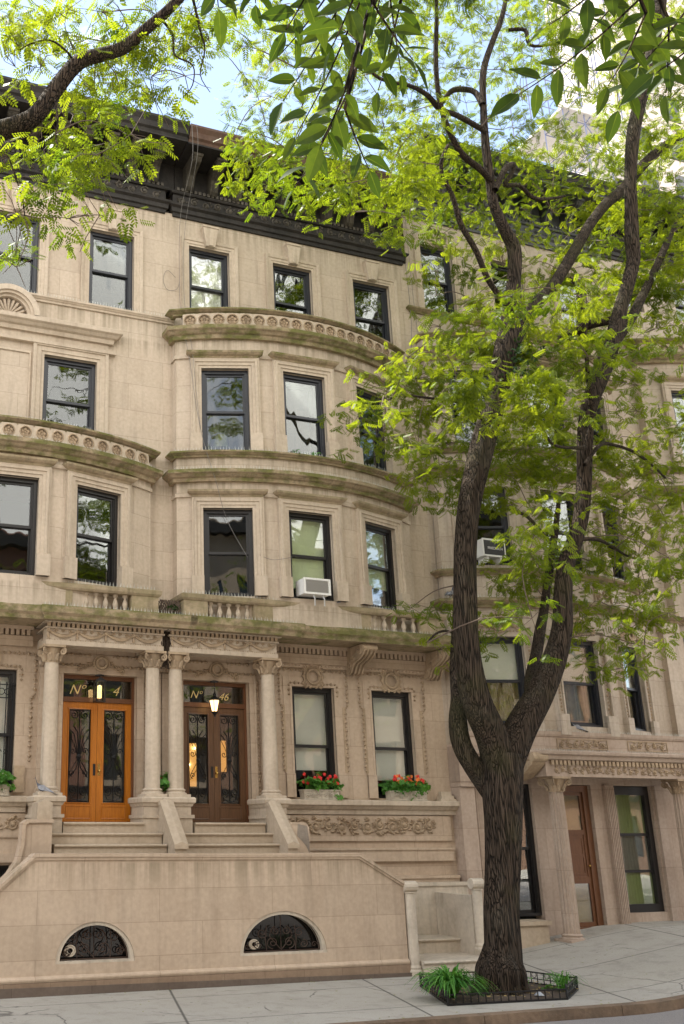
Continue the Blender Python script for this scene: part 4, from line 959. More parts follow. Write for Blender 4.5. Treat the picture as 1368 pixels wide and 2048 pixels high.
# ======================= FOURTH HOUSE =======================
Qh = house('stone_house', 12.92, 20.2, 19.2, m_rhouse, 'pale stone row house farthest along, cut off by the right edge of the picture')
qo = [(13.4, 14.4), (15.6, 16.6), (17.8, 18.8)]
mb = MB(); wall(mb, F0, 12.92, 20.2, -.6, 17.9, [(a, b, 16.4, 17.6) for a, b in qo] + [(13.8, 19.3, 8.0, 15.0), (13.9, 15.1, 5.6, 7.2)]); mb.build('upper_wall', m_rhouse, Qh, fix=False)
for a, b in qo: window(Qh, F0, a, b, 16.4, 17.6)
window(Qh, F0, 13.9, 15.1, 5.6, 7.2)
QB = arc_map(13.55, 19.4, .22, .7); QP = arc_path(13.55, 19.4, .22, .7); qb = [(14.25, 15.3), (16.0, 17.1), (17.8, 18.8)]
mb = MB(); wall(mb, QB, 13.55, 19.4, 7.6, 15.0, [(a, b, 11.7, 13.75) for a, b in qb] + [(a, b, 8.6, 10.4) for a, b in qb]); mb.box(13.55, 13.6, -.232, 0, 7.6, 15); mb.build('bay_wall', m_rhouse, Qh, fix=False)
mb = MB(); mb.add([(p[0], p[1], 15.1) for p in QP], [tuple(range(len(QP)))]); mb.build('bay_roof', m_ledge, Qh)
for a, b in qb:
    window(Qh, QB, a, b, 11.7, 13.75); surround_bay(Qh, QB, a, b, 11.7, 13.75, hood=1, mat=m_rhouse); window(Qh, QB, a, b, 8.6, 10.4); surround_bay(Qh, QB, a, b, 8.6, 10.4, mat=m_rhouse)
ledge(Qh, QP, 14.55, 14.8, .24); ledge(Qh, QP, 15.14, 15.27, .14); rosette_band(Qh, arc_map(13.55, 19.4, .24, .7), 13.65, 19.3, 14.81, 15.14, .4); ledge(Qh, QP, 11.4, 11.52, .16); ledge(Qh, QP, 10.8, 11.0, .22)
ledge(Qh, [(12.95, 0), (20.2, 0)], 7.45, 7.7, .25); mb = MB(); mb.box(13.1, 13.55, -.16, 0, -.5, 7.2); mb.box(13.05, 13.6, -.2, 0, 7.2, 7.42); mb.box(12.95, 20.1, -.08, 0, 4.4, 4.6); mb.build('pilaster', m_rhouse, Qh)
roof_cornice(Qh, 12.95, 20.1, 17.9, 10, crown=m_blackcorn)

# plain neighbours beyond both ends of the row (they shade the street)
for nx0, nx1, nl in ((-13.2, -6.32, 'plain stone row house next door on the left, outside the picture'), (-21, -13.22, 'plain stone row house two doors to the left, outside the picture'), (20.22, 27.5, 'plain stone row house beyond the farthest one, outside the picture')):
    nh = house('stone_house', nx0, nx1, 18.2, m_rhouse, nl); nops = [(nx0 + (nx1 - nx0) * (k + .3) / 3, nx0 + (nx1 - nx0) * (k + .7) / 3, 3.2 + j * 3.7, 5.3 + j * 3.7) for k in range(3) for j in range(4)]
    mb = MB(); wall(mb, F0, nx0, nx1, -.5, 16.4, nops); mb.build('front_wall', m_rhouse, nh, fix=False)
    for q in nops: window(nh, F0, *q)
    roof_cornice(nh, nx0 + .02, nx1 - .02, 16.3, 10, crown=m_blackcorn)

# ======================= STOOP =======================
S = empty('entrance_stoop', (.5, -1.9, 0), 'smooth brown stone stoop wall with two half-round grated openings before both front doors', 'stoop')
TOP = [(-5.2, .15), (-2.94, 2.08), (3.09, 2.05), (4.0, 1.55)]
def top(x):
    for (a, za), (b, zb) in zip(TOP, TOP[1:]):
        if a <= x <= b: return za + (zb - za) * (x - a) / (b - a)
    return TOP[0][1] if x < TOP[0][0] else TOP[-1][1]
AR = [(-1.88, .67, .62), (1.52, .84, .70)]; ZB = .45; YF = -1.95; TH = .24
xs = sorted(set([-5.2, 4.0, -2.94, 3.09] + [-5.2 + .4 * i for i in range(1, 23)] + [c + r * math.cos(math.pi * i / 24) for c, r, _ in AR for i in range(25)]))
mb = MB()
def inarch(x):
    for c, r, h in AR:
        if c - r < x < c + r: return c, r, h
def za_(x, A): c, r, h = A; return ZB + h * math.sqrt(max(0, 1 - ((x - c) / r) ** 2))
for a, b in zip(xs, xs[1:]):
    if b - a < 1e-5: continue
    A = inarch((a + b) / 2)
    for y in (YF, YF + TH):
        if A:
            mb.add([(a, y, -.2), (b, y, -.2), (b, y, ZB), (a, y, ZB)], [(0, 1, 2, 3)]); mb.add([(a, y, za_(a, A)), (b, y, za_(b, A)), (b, y, top(b)), (a, y, top(a))], [(0, 1, 2, 3)])
        else: mb.add([(a, y, -.2), (b, y, -.2), (b, y, top(b)), (a, y, top(a))], [(0, 1, 2, 3)])
    if A: mb.add([(a, YF, za_(a, A)), (b, YF, za_(b, A)), (b, YF + TH, za_(b, A)), (a, YF + TH, za_(a, A))], [(0, 1, 2, 3)]); mb.add([(a, YF, ZB), (b, YF, ZB), (b, YF + TH, ZB), (a, YF + TH, ZB)], [(0, 1, 2, 3)])
mb.add([(4.0, YF, -.2), (4.0, YF + TH, -.2), (4.0, YF + TH, 1.55), (4.0, YF, 1.55)], [(0, 1, 2, 3)])
mb.build('front_wall', m_stoop, S, fix=False)
def band(z0, z1, y0, y1):
    n = len(TOP); P0 = [(x, z + z0) for x, z in TOP]; P1 = [(x, z + z1) for x, z in TOP]
    mb.add([(x, y0, z) for x, z in P0] + [(x, y0, z) for x, z in P1] + [(x, y1, z) for x, z in P0] + [(x, y1, z) for x, z in P1],
           [q for i in range(n - 1) for q in ((i, i + 1, n + i + 1, n + i), (2 * n + i, 3 * n + i, 3 * n + i + 1, 2 * n + i + 1), (n + i, n + i + 1, 3 * n + i + 1, 3 * n + i), (i, 2 * n + i, 2 * n + i + 1, i + 1))] + [(0, n, 3 * n, 2 * n), (n - 1, 3 * n - 1, 4 * n - 1, 2 * n - 1)])
mb = MB(); band(-.002, .055, YF - .05, YF + TH + .05); band(-.045, -.003, YF - .028, YF + TH + .02); mb.build('coping', m_stoop, S)
mb = MB(); mb.sweep([(-5.2, YF), (4.0, YF)], [(-.02, .19), (.03, .20), (.045, .23), (.045, .25), (.02, .285), (-.02, .29)]); mb.build('base_moulding', m_stoop, S)
mb = MB(); mb.box(-5.2, 4.02, YF - .03, YF + .05, .06, .195); mb.build('base_course', m_plinth, S)
mb = MB(); mb.add([(-5.3, YF - .06, -.3), (4.03, YF - .06, -.3), (4.03, YF - .06, .06), (-5.3, YF - .06, .155), (-5.3, YF, -.3), (4.03, YF, -.3), (4.03, YF, .06), (-5.3, YF, .155)], [(0, 1, 2, 3), (3, 2, 6, 7), (1, 5, 6, 2), (0, 3, 7, 4)]); mb.build('plinth', m_dplinth, S)
for c, r, h in AR:
    k = h / r
    fr = MB(); A = [(c + (r - .002) * math.cos(math.pi * i / 24), ZB + (h - .002) * math.sin(math.pi * i / 24)) for i in range(25)]; B = [(c + (r - .075) * math.cos(math.pi * i / 24), ZB + .035 + (h - .09) * math.sin(math.pi * i / 24)) for i in range(25)]
    y = YF + .02
    fr.add([(x, y, z) for x, z in A] + [(x, y, z) for x, z in B] + [(x, y + .16, z) for x, z in B], [(i, i + 1, 25 + i + 1, 25 + i) for i in range(24)] + [(25 + i, 26 + i, 51 + i, 50 + i) for i in range(24)])
    fr.box(c - r + .002, c + r - .002, y - .01, y + .2, ZB + .001, ZB + .035)
    f = fr.build('arched_window', m_pale, S, fix=False)
    g = MB(lambda u, o, z, c=c, k=k: (c + u, YF + .12 + o, ZB + .04 + z * k)); q = r - .09; rr = .009
    g.tube([(q * math.cos(math.pi * i / 24), 0, q * math.sin(math.pi * i / 24)) for i in range(25)], .014, 4); g.box(-q, q, -.01, .012, -.0, .022)
    for s in (-1, 1):
        g.spiral(s * .16, .17, .12, 1.6, -1.57, rr, 0, 14, s); g.spiral(s * .10, .40, .09, 1.5, 1.57, rr, 0, 14, -s); g.tube([(s * .02, 0, .05), (s * .22, 0, .3), (s * .19, 0, .42), (s * .1, 0, .49)], rr, 4)
        g.spiral(s * .36, .36, .10, 1.5, s * .5, rr, 0, 14, s); g.spiral(s * .44, .13, .085, 1.5, 1.57, rr, 0, 14, -s); g.tube([(s * .28, 0, .03), (s * .3, 0, .25), (s * .27, 0, .5)], rr, 4)
        g.spiral(s * (q - .10), .11, .06, 1.2, 0, rr, 0, 12, s); g.tube([(0, 0, .2 if s > 0 else .5), (0, 0, q if s > 0 else 0)], rr, 4)
    g.build('iron_grille', m_rust, f)
    v = MB(lambda u, o, z, c=c, k=k: (c + u, YF + .14 + o, ZB + .04 + z * k)); v.ring(-q * .68, .15, .085, .018, 0, 20, m=6); v.ring(-q * .68, .15, .055, .014, -.005, 16); v.lathe(0, 0, [(0.001, 0)], 4)
    v.build('vent_ring', m_pale, f)
    bk = MB(); bk.add([(c - r, YF + .235, ZB - .01), (c + r, YF + .235, ZB - .01), (c + r, YF + .235, ZB + h), (c - r, YF + .235, ZB + h)], [(0, 1, 2, 3)]); bk.build('window_pane', simple('dark glass', (.012, .01, .009), .08), f, fix=False)
def nosed(mb, x0, x1, yf, yb, z0, z1):
    mb.box(x0, x1, yf, yb, z0, z1 - .05); mb.prismx([(yf, z1 - .05), (yf - .035, z1 - .045), (yf - .045, z1 - .025), (yf - .035, z1 - .004), (yf - .02, z1), (yb, z1), (yb, z1 - .05)], x0, x1)
mb = MB()
nosed(mb, -2.18, -.66, -.78, .16, 1.6, 2.645); nosed(mb, -2.46, -.40, -1.02, -.785, 1.6, 2.46); nosed(mb, -2.46, -.40, -1.28, -1.03, 1.6, 2.27); mb.box(-2.46, 2.6, -1.72, -1.33, 1.4, 2.02)
nosed(mb, .34, 1.79, -.78, .16, 1.6, 2.645); nosed(mb, -.12, 1.86, -1.02, -.785, 1.6, 2.46); nosed(mb, -.12, 1.86, -1.28, -1.03, 1.6, 2.27)
mb.box(-.66, .34, -.78, 0, 1.6, 2.0)
mb.build('door_steps', m_step, S)
def cheek(x0, x1):
    mb = MB(); mb.prismx([(-.78, 1.9), (-.78, 3.0), (-.90, 3.02), (-1.62, 2.30), (-1.66, 1.9)], x0 + .02, x1 - .02)
    c = (x0 + x1) / 2
    for (ya, za, yb, zb) in ((-.80, 3.07, -.92, 3.07), (-.92, 3.07, -1.68, 2.31)):
        mb.add([(x0, ya, za - .05), (c, ya, za), (x1, ya, za - .05), (x0, yb, zb - .05), (c, yb, zb), (x1, yb, zb - .05), (x0, ya, za - .12), (x1, ya, za - .12), (x0, yb, zb - .12), (x1, yb, zb - .12)],
               [(0, 1, 4, 3), (1, 2, 5, 4), (0, 3, 8, 6), (2, 7, 9, 5), (6, 8, 9, 7), (0, 6, 7, 2, 1), (3, 4, 5, 9, 8)])
    mb.build('cheek_wall', m_step, S)
cheek(-.40, -.14); cheek(1.80, 2.04)
mb = MB(); mb.prism([(2.04, 1.6), (2.44, 1.6), (2.44, 2.55), (2.40, 2.62), (2.33, 2.65), (2.04, 2.65)], -1.32, -.8); mb.build('side_block', m_stoop, S)
mb = MB(); mb.add([(2.20, -1.323, 2.62), (2.40, -1.323, 2.58), (2.432, -1.323, 2.3), (2.43, -1.323, 2.08), (2.36, -1.323, 2.22), (2.27, -1.323, 2.32), (2.18, -1.323, 2.40)], [tuple(range(7))]); mb.build('worn_patch', stone('spalled stone', (.26, .22, .18), (.34, .29, .24), grime=.3, bumpy=1.), S, fix=False)
mb = MB(); mb.prism([(-2.78, 1.9), (-2.50, 1.9), (-2.50, 2.96), (-2.63, 3.02), (-2.76, 2.96)], -1.25, -.8); mb.build('cheek_wall', m_step, S)
mb = MB(); mb.prism([(-2.52, 1.3), (-2.52, 2.62), (-2.92, 2.62), (-2.98, 2.58), (-3.0, 2.25), (-3.06, 1.98), (-3.2, 1.78), (-3.5, 1.5), (-3.75, 1.3)], -1.34, -1.26)
mb.prism([(-2.5, 2.625), (-2.5, 2.68), (-2.96, 2.68), (-3.04, 2.62), (-3.06, 2.25), (-3.12, 2.0), (-3.26, 1.8), (-3.56, 1.52), (-3.5, 1.5), (-3.2, 1.785), (-3.06, 1.985), (-3.0, 2.25), (-2.98, 2.585), (-2.92, 2.625)], -1.38, -1.1)
mb.build('side_block', m_stoop, S)
# side entrance steps on the right
def newel(x, y, z0, z1, r):
    mb = MB(); mb.box(x - r * 1.1, x + r * 1.1, y - r * 1.1, y + r * 1.1, z0 - .2, z0 + .02); mb.lathe(x, y, [(r * 1.3, z0 + .02), (r * 1.35, z0 + .06), (r * 1.1, z0 + .09), (r * 1.2, z0 + .12), (r * .98, z0 + .16), (r * .92, z1 - .17), (r * 1.1, z1 - .16), (r * 1.12, z1 - .14)], 18)
    mb.tube([(x - r * 1.3, y, z1 - .05), (x + r * 1.3, y, z1 - .05)], .10, 12); mb.ring(x, z1 - .05, .05, .014, y - .1) if False else None
    mb.build('newel_post', m_pale, S, smooth=False)
newel(4.13, -1.93, .02, 1.56, .105); newel(5.86, -1.6, .3, 1.57, .10)
mb = MB(); nosed(mb, 4.24, 5.9, -2.05, -1.0, -.3, .24); nosed(mb, 4.24, 6.6, -1.0, -.1, -.3, .50); mb.build('side_steps', m_pale, S)
mb = MB(); mb.box(4.1, 6.62, -.30, -.19, -.2, 1.42); mb.box(4.08, 6.62, -.33, -.185, 1.42, 1.49); mb.build('rear_wall', m_pale, S)
mb = MB(); mb.box(5.80, 5.92, -1.5, -.31, -.2, 1.3); mb.build('side_wall', m_pale, S)

# ======================= GROUND =======================
def gz(x):
    t = max(0, min(1, (x - 5.3) / 6.2)); return .56 * t * t * (3 - 2 * t)
def sheet(name, x0, x1, y0, y1, dz, mat, kind='structure', wob=0):
    vs = []; fs = []; nx = 120; ny = 6
    for i in range(nx + 1):
        x = x0 + (x1 - x0) * i / nx
        for j in range(ny + 1): vs.append((x, y0 + (y1 - y0) * j / ny, gz(x) + dz))
    for i in range(nx):
        for j in range(ny): a = i * (ny + 1) + j; fs.append((a, a + ny + 1, a + ny + 2, a + 1))
    mb = MB(); mb.add(vs, fs); o = mb.build(name, mat, None, fix=False); tag(o, kind=kind); return o
sheet('ground', -300, 300, -300, 300, -.34, m_road)
sheet('road', -30, 32, -17.5, -5.82, -.13, m_road); sheet('sidewalk', -30, 32, -5.62, .3, 0, m_walk); sheet('far_sidewalk', -30, 32, -27, -17.5, 0, m_walk)
mb = MB(); x = -12.
while x < 16:
    L_ = 2.45; n = 6
    for i in range(n):
        a, b = x + L_ * i / n + (.006 if i == 0 else 0), x + L_ * (i + 1) / n - (.006 if i == n - 1 else 0); wv = R.uniform(-.004, .004)
        mb.add([(a, -5.80, gz(a) - .3), (b, -5.80, gz(b) - .3), (b, -5.62, gz(b) - .3), (a, -5.62, gz(a) - .3), (a, -5.79, gz(a) + .004 + wv), (b, -5.79, gz(b) + .004 + wv), (b, -5.62, gz(b) + .01), (a, -5.62, gz(a) + .01)], [(0, 1, 5, 4), (4, 5, 6, 7), (1, 2, 6, 5), (3, 0, 4, 7)])
    x += L_
k = mb.build('kerb', m_kerb, None); tag(k, kind='structure')

# measured limb paths (x, y, z, radius) and leaf masses (x, y, z, amount)
LIMBS = {
 'trunk': [(4.23, -4.2, -0.02, 0.496),(4.26, -4.2, 0.2, 0.418),(4.32, -4.2, 0.64, 0.365),(4.37, -4.2, 1.17, 0.345),(4.47, -4.2, 1.79, 0.349),(4.58, -4.2, 2.59, 0.38),(4.67, -4.2, 3.24, 0.429),(4.72, -4.2, 3.75, 0.45)],
 'left_limb': [(4.68, -4.2, 3.33, 0.343),(4.51, -4.24, 3.99, 0.345),(4.22, -4.27, 4.66, 0.312),(4.1, -4.31, 5.52, 0.272),(4.13, -4.35, 6.41, 0.249),(4.22, -4.38, 7.33, 0.244),(4.4, -4.42, 8.3, 0.257),(4.72, -4.45, 9.31, 0.281),(4.95, -4.49, 9.94, 0.266),(5.2, -4.53, 10.58, 0.25),(5.45, -4.56, 11.46, 0.273),(5.65, -4.6, 12.14, 0.237),(5.8, -4.64, 12.99, 0.17),(5.88, -4.67, 13.73, 0.172),(5.67, -4.71, 14.13, 0.142),(5.42, -4.75, 14.68, 0.122),(5.37, -4.78, 15.31, 0.113),(5.33, -4.82, 16.0, 0.103),(5.36, -4.85, 16.93, 0.084),(5.44, -4.89, 17.83, 0.085),(5.78, -4.93, 18.75, 0.075),(6.08, -4.96, 19.49, 0.065),(6.34, -5.0, 20.48, 0.044)],
 'right_limb': [(4.69, -4.2, 3.41, 0.344),(5.1, -4.25, 4.18, 0.333),(5.56, -4.3, 4.8, 0.294),(5.93, -4.35, 5.4, 0.262),(6.16, -4.4, 6.02, 0.228),(6.22, -4.45, 6.61, 0.203),(6.35, -4.5, 7.23, 0.186),(6.58, -4.55, 7.73, 0.178),(6.78, -4.6, 8.29, 0.18),(6.91, -4.65, 8.95, 0.173),(6.97, -4.7, 9.59, 0.184),(7.07, -4.75, 10.14, 0.185),(7.26, -4.8, 10.68, 0.207),(7.55, -4.85, 11.28, 0.219),(7.87, -4.9, 11.94, 0.202),(8.13, -4.95, 12.65, 0.174),(8.38, -5.0, 13.25, 0.165),(8.6, -5.05, 13.86, 0.167),(8.6, -5.1, 14.31, 0.178),(8.67, -5.15, 15.09, 0.159),(8.75, -5.2, 15.87, 0.149),(9.04, -5.25, 17.19, 0.174),(9.55, -5.3, 18.5, 0.156),(10.08, -5.35, 20.01, 0.172),(10.49, -5.4, 21.4, 0.164)],
 'diag': [(5.58, -4.6, 11.58, 0.196),(6.28, -4.44, 12.51, 0.172),(7.0, -4.28, 13.23, 0.156),(7.58, -4.12, 13.91, 0.15),(8.18, -3.96, 14.66, 0.154),(8.88, -3.8, 15.57, 0.147),(9.59, -3.64, 16.36, 0.151),(10.37, -3.48, 17.07, 0.155),(11.45, -3.32, 18.24, 0.148),(12.61, -3.16, 19.25, 0.14),(14.0, -3.0, 20.3, 0.119)],
 'thin': [(5.58, -4.7, 12.18, 0.088),(5.4, -4.78, 12.39, 0.078),(5.12, -4.86, 12.56, 0.068),(4.89, -4.93, 12.78, 0.068),(4.64, -5.01, 13.25, 0.068),(4.29, -5.09, 13.7, 0.068),(4.09, -5.17, 14.23, 0.058),(3.85, -5.24, 14.6, 0.048),(3.81, -5.32, 14.88, 0.048),(3.93, -5.4, 15.2, 0.039)],
 'up2': [(5.37, -4.8, 15.12, 0.082),(5.06, -4.95, 15.21, 0.081),(4.5, -5.1, 15.34, 0.08),(4.17, -5.25, 15.55, 0.069),(3.9, -5.4, 15.83, 0.069),(3.7, -5.55, 16.3, 0.059),(3.61, -5.7, 16.98, 0.059),(3.61, -5.85, 17.82, 0.049),(3.54, -6.0, 18.52, 0.039)],
 'up3': [(5.28, -4.9, 16.27, 0.072),(5.05, -5.04, 16.17, 0.071),(4.41, -5.18, 16.19, 0.07),(3.89, -5.31, 16.1, 0.069),(3.52, -5.45, 16.21, 0.059),(3.03, -5.59, 16.17, 0.048),(2.27, -5.73, 15.99, 0.038),(1.82, -5.86, 16.17, 0.037),(1.62, -6.0, 16.44, 0.028)],
 'hook': [(5.37, -4.9, 14.87, 0.081),(5.77, -4.81, 15.54, 0.083),(6.07, -4.73, 15.77, 0.073),(6.06, -4.64, 15.59, 0.063),(5.95, -4.55, 15.38, 0.063),(6.42, -4.46, 15.53, 0.053),(6.8, -4.38, 15.39, 0.053),(7.29, -4.29, 15.53, 0.043),(7.87, -4.2, 15.81, 0.033)],
 'pale': [(5.3, -4.9, 16.93, 0.083),(5.28, -4.75, 17.36, 0.074),(5.09, -4.6, 17.51, 0.074),(4.91, -4.45, 17.52, 0.074),(4.78, -4.3, 17.32, 0.053)],
 'rt1': [(6.71, -4.9, 9.11, 0.047),(7.42, -4.64, 9.71, 0.049),(8.07, -4.38, 9.89, 0.04),(8.84, -4.12, 9.93, 0.041),(9.6, -3.86, 9.79, 0.032),(10.13, -3.6, 9.72, 0.032)],
 'rt2': [(6.53, -4.6, 7.69, 0.047),(7.36, -4.25, 7.89, 0.048),(8.06, -3.9, 7.93, 0.04),(8.77, -3.55, 7.89, 0.031),(9.51, -3.2, 7.94, 0.032)],
 'mid1': [(5.54, -4.1, 4.74, 0.144),(5.79, -3.86, 5.14, 0.138),(6.17, -3.63, 5.63, 0.132),(6.55, -3.39, 6.23, 0.126),(6.9, -3.15, 6.68, 0.109),(7.34, -2.91, 7.49, 0.102),(7.75, -2.68, 8.24, 0.095),(8.12, -2.44, 8.79, 0.075),(8.5, -2.2, 9.47, 0.055)],
 'mid2': [(6.45, -4.4, 7.35, 0.047),(6.39, -4.1, 7.77, 0.048),(6.41, -3.8, 8.16, 0.039),(6.4, -3.5, 8.5, 0.04),(6.3, -3.2, 8.69, 0.03)],
 'cen': [(6.68, -5.0, 9.42, 0.057),(6.84, -5.13, 10.06, 0.057),(6.72, -5.27, 10.61, 0.057),(6.64, -5.4, 11.26, 0.048),(6.58, -5.53, 11.83, 0.048),(6.37, -5.67, 12.36, 0.038),(6.09, -5.8, 12.5, 0.028)],
 'cen2': [(6.7, -5.0, 9.42, 0.057),(6.13, -5.2, 9.27, 0.037),(5.6, -5.4, 9.17, 0.036),(5.22, -5.6, 9.24, 0.027)],
 'rr': [(7.86, -4.9, 11.83, 0.121),(8.79, -4.56, 12.75, 0.126),(9.54, -4.22, 13.55, 0.12),(10.52, -3.88, 14.7, 0.103),(11.59, -3.54, 16.07, 0.095),(12.54, -3.2, 17.5, 0.075)],
 'rr2': [(7.97, -3.4, 12.71, 0.153),(8.05, -3.77, 12.72, 0.14),(8.13, -4.13, 12.75, 0.127),(8.37, -4.5, 12.7, 0.105)],
 'back': [(4.63, -4.1, 2.83, 0.154),(4.32, -4.0, 3.45, 0.207),(4.14, -3.9, 3.92, 0.209),(4.16, -3.8, 4.36, 0.194),(4.26, -3.7, 4.77, 0.143),(4.32, -3.6, 5.29, 0.1),(4.45, -3.5, 5.86, 0.074),(4.65, -3.4, 6.66, 0.066),(4.84, -3.3, 7.48, 0.058)],
 'lowl': [(4.36, -3.6, 5.98, 0.028),(3.95, -3.93, 5.92, 0.027),(3.5, -4.27, 5.77, 0.026),(3.1, -4.6, 5.54, 0.017)],
 'lft': [(4.81, -4.6, 9.77, 0.047),(4.25, -4.8, 10.01, 0.046),(3.61, -5.0, 9.93, 0.036),(3.04, -5.2, 9.8, 0.026),(2.38, -5.4, 9.66, 0.026),(1.84, -5.6, 9.31, 0.017)],
 'topr': [(6.16, -5.0, 19.05, 0.054),(6.46, -5.15, 19.01, 0.054),(6.39, -5.3, 18.46, 0.043),(6.78, -5.45, 18.45, 0.032),(7.34, -5.6, 18.63, 0.032)],
}
LIMBSL={
 'left_main': [(-6.67, -8.4, 9.87, 0.174),(-5.81, -8.7, 10.15, 0.158),(-5.27, -8.88, 10.36, 0.147),(-4.93, -8.96, 10.54, 0.136),(-4.77, -9.01, 10.77, 0.126),(-4.61, -9.07, 11.08, 0.12),(-4.4, -9.16, 11.38, 0.115),(-4.07, -9.24, 11.55, 0.104),(-3.86, -9.27, 11.69, 0.098),(-3.63, -9.34, 11.95, 0.087),(-3.39, -9.43, 12.22, 0.081),(-3.11, -9.56, 12.58, 0.069),(-2.82, -9.68, 12.92, 0.057)],
 'left_t1': [(-5.82, -8.78, 10.09, 0.035),(-5.29, -9.06, 10.02, 0.017),(-5.21, -9.14, 9.85, 0.011),(-5.12, -9.19, 9.57, 0.011),(-5.03, -9.22, 9.24, 0.011),(-4.99, -9.26, 8.96, 0.008)],
 'left_t2': [(-4.45, -9.13, 11.35, 0.018),(-4.57, -9.22, 11.42, 0.018),(-4.8, -9.27, 11.48, 0.015),(-5.03, -9.26, 11.36, 0.012),(-5.15, -9.28, 11.22, 0.009)],
 'left_t3': [(-4.67, -9.09, 10.8, 0.018),(-4.64, -9.14, 10.48, 0.015),(-4.66, -9.18, 10.17, 0.012),(-4.56, -9.26, 9.86, 0.009)],
 'left_t4': [(-3.43, -9.34, 12.21, 0.025),(-3.27, -9.36, 11.97, 0.019),(-3.23, -9.33, 11.7, 0.016),(-3.02, -9.4, 11.55, 0.012),(-3.01, -9.36, 11.29, 0.009),(-3.12, -9.31, 11.11, 0.006)],
 'left_t5': [(-3.08, -9.5, 12.65, 0.025),(-2.91, -9.39, 12.14, 0.019),(-2.83, -9.34, 11.9, 0.013),(-2.85, -9.23, 11.6, 0.009),(-2.71, -9.21, 11.39, 0.006)],
}
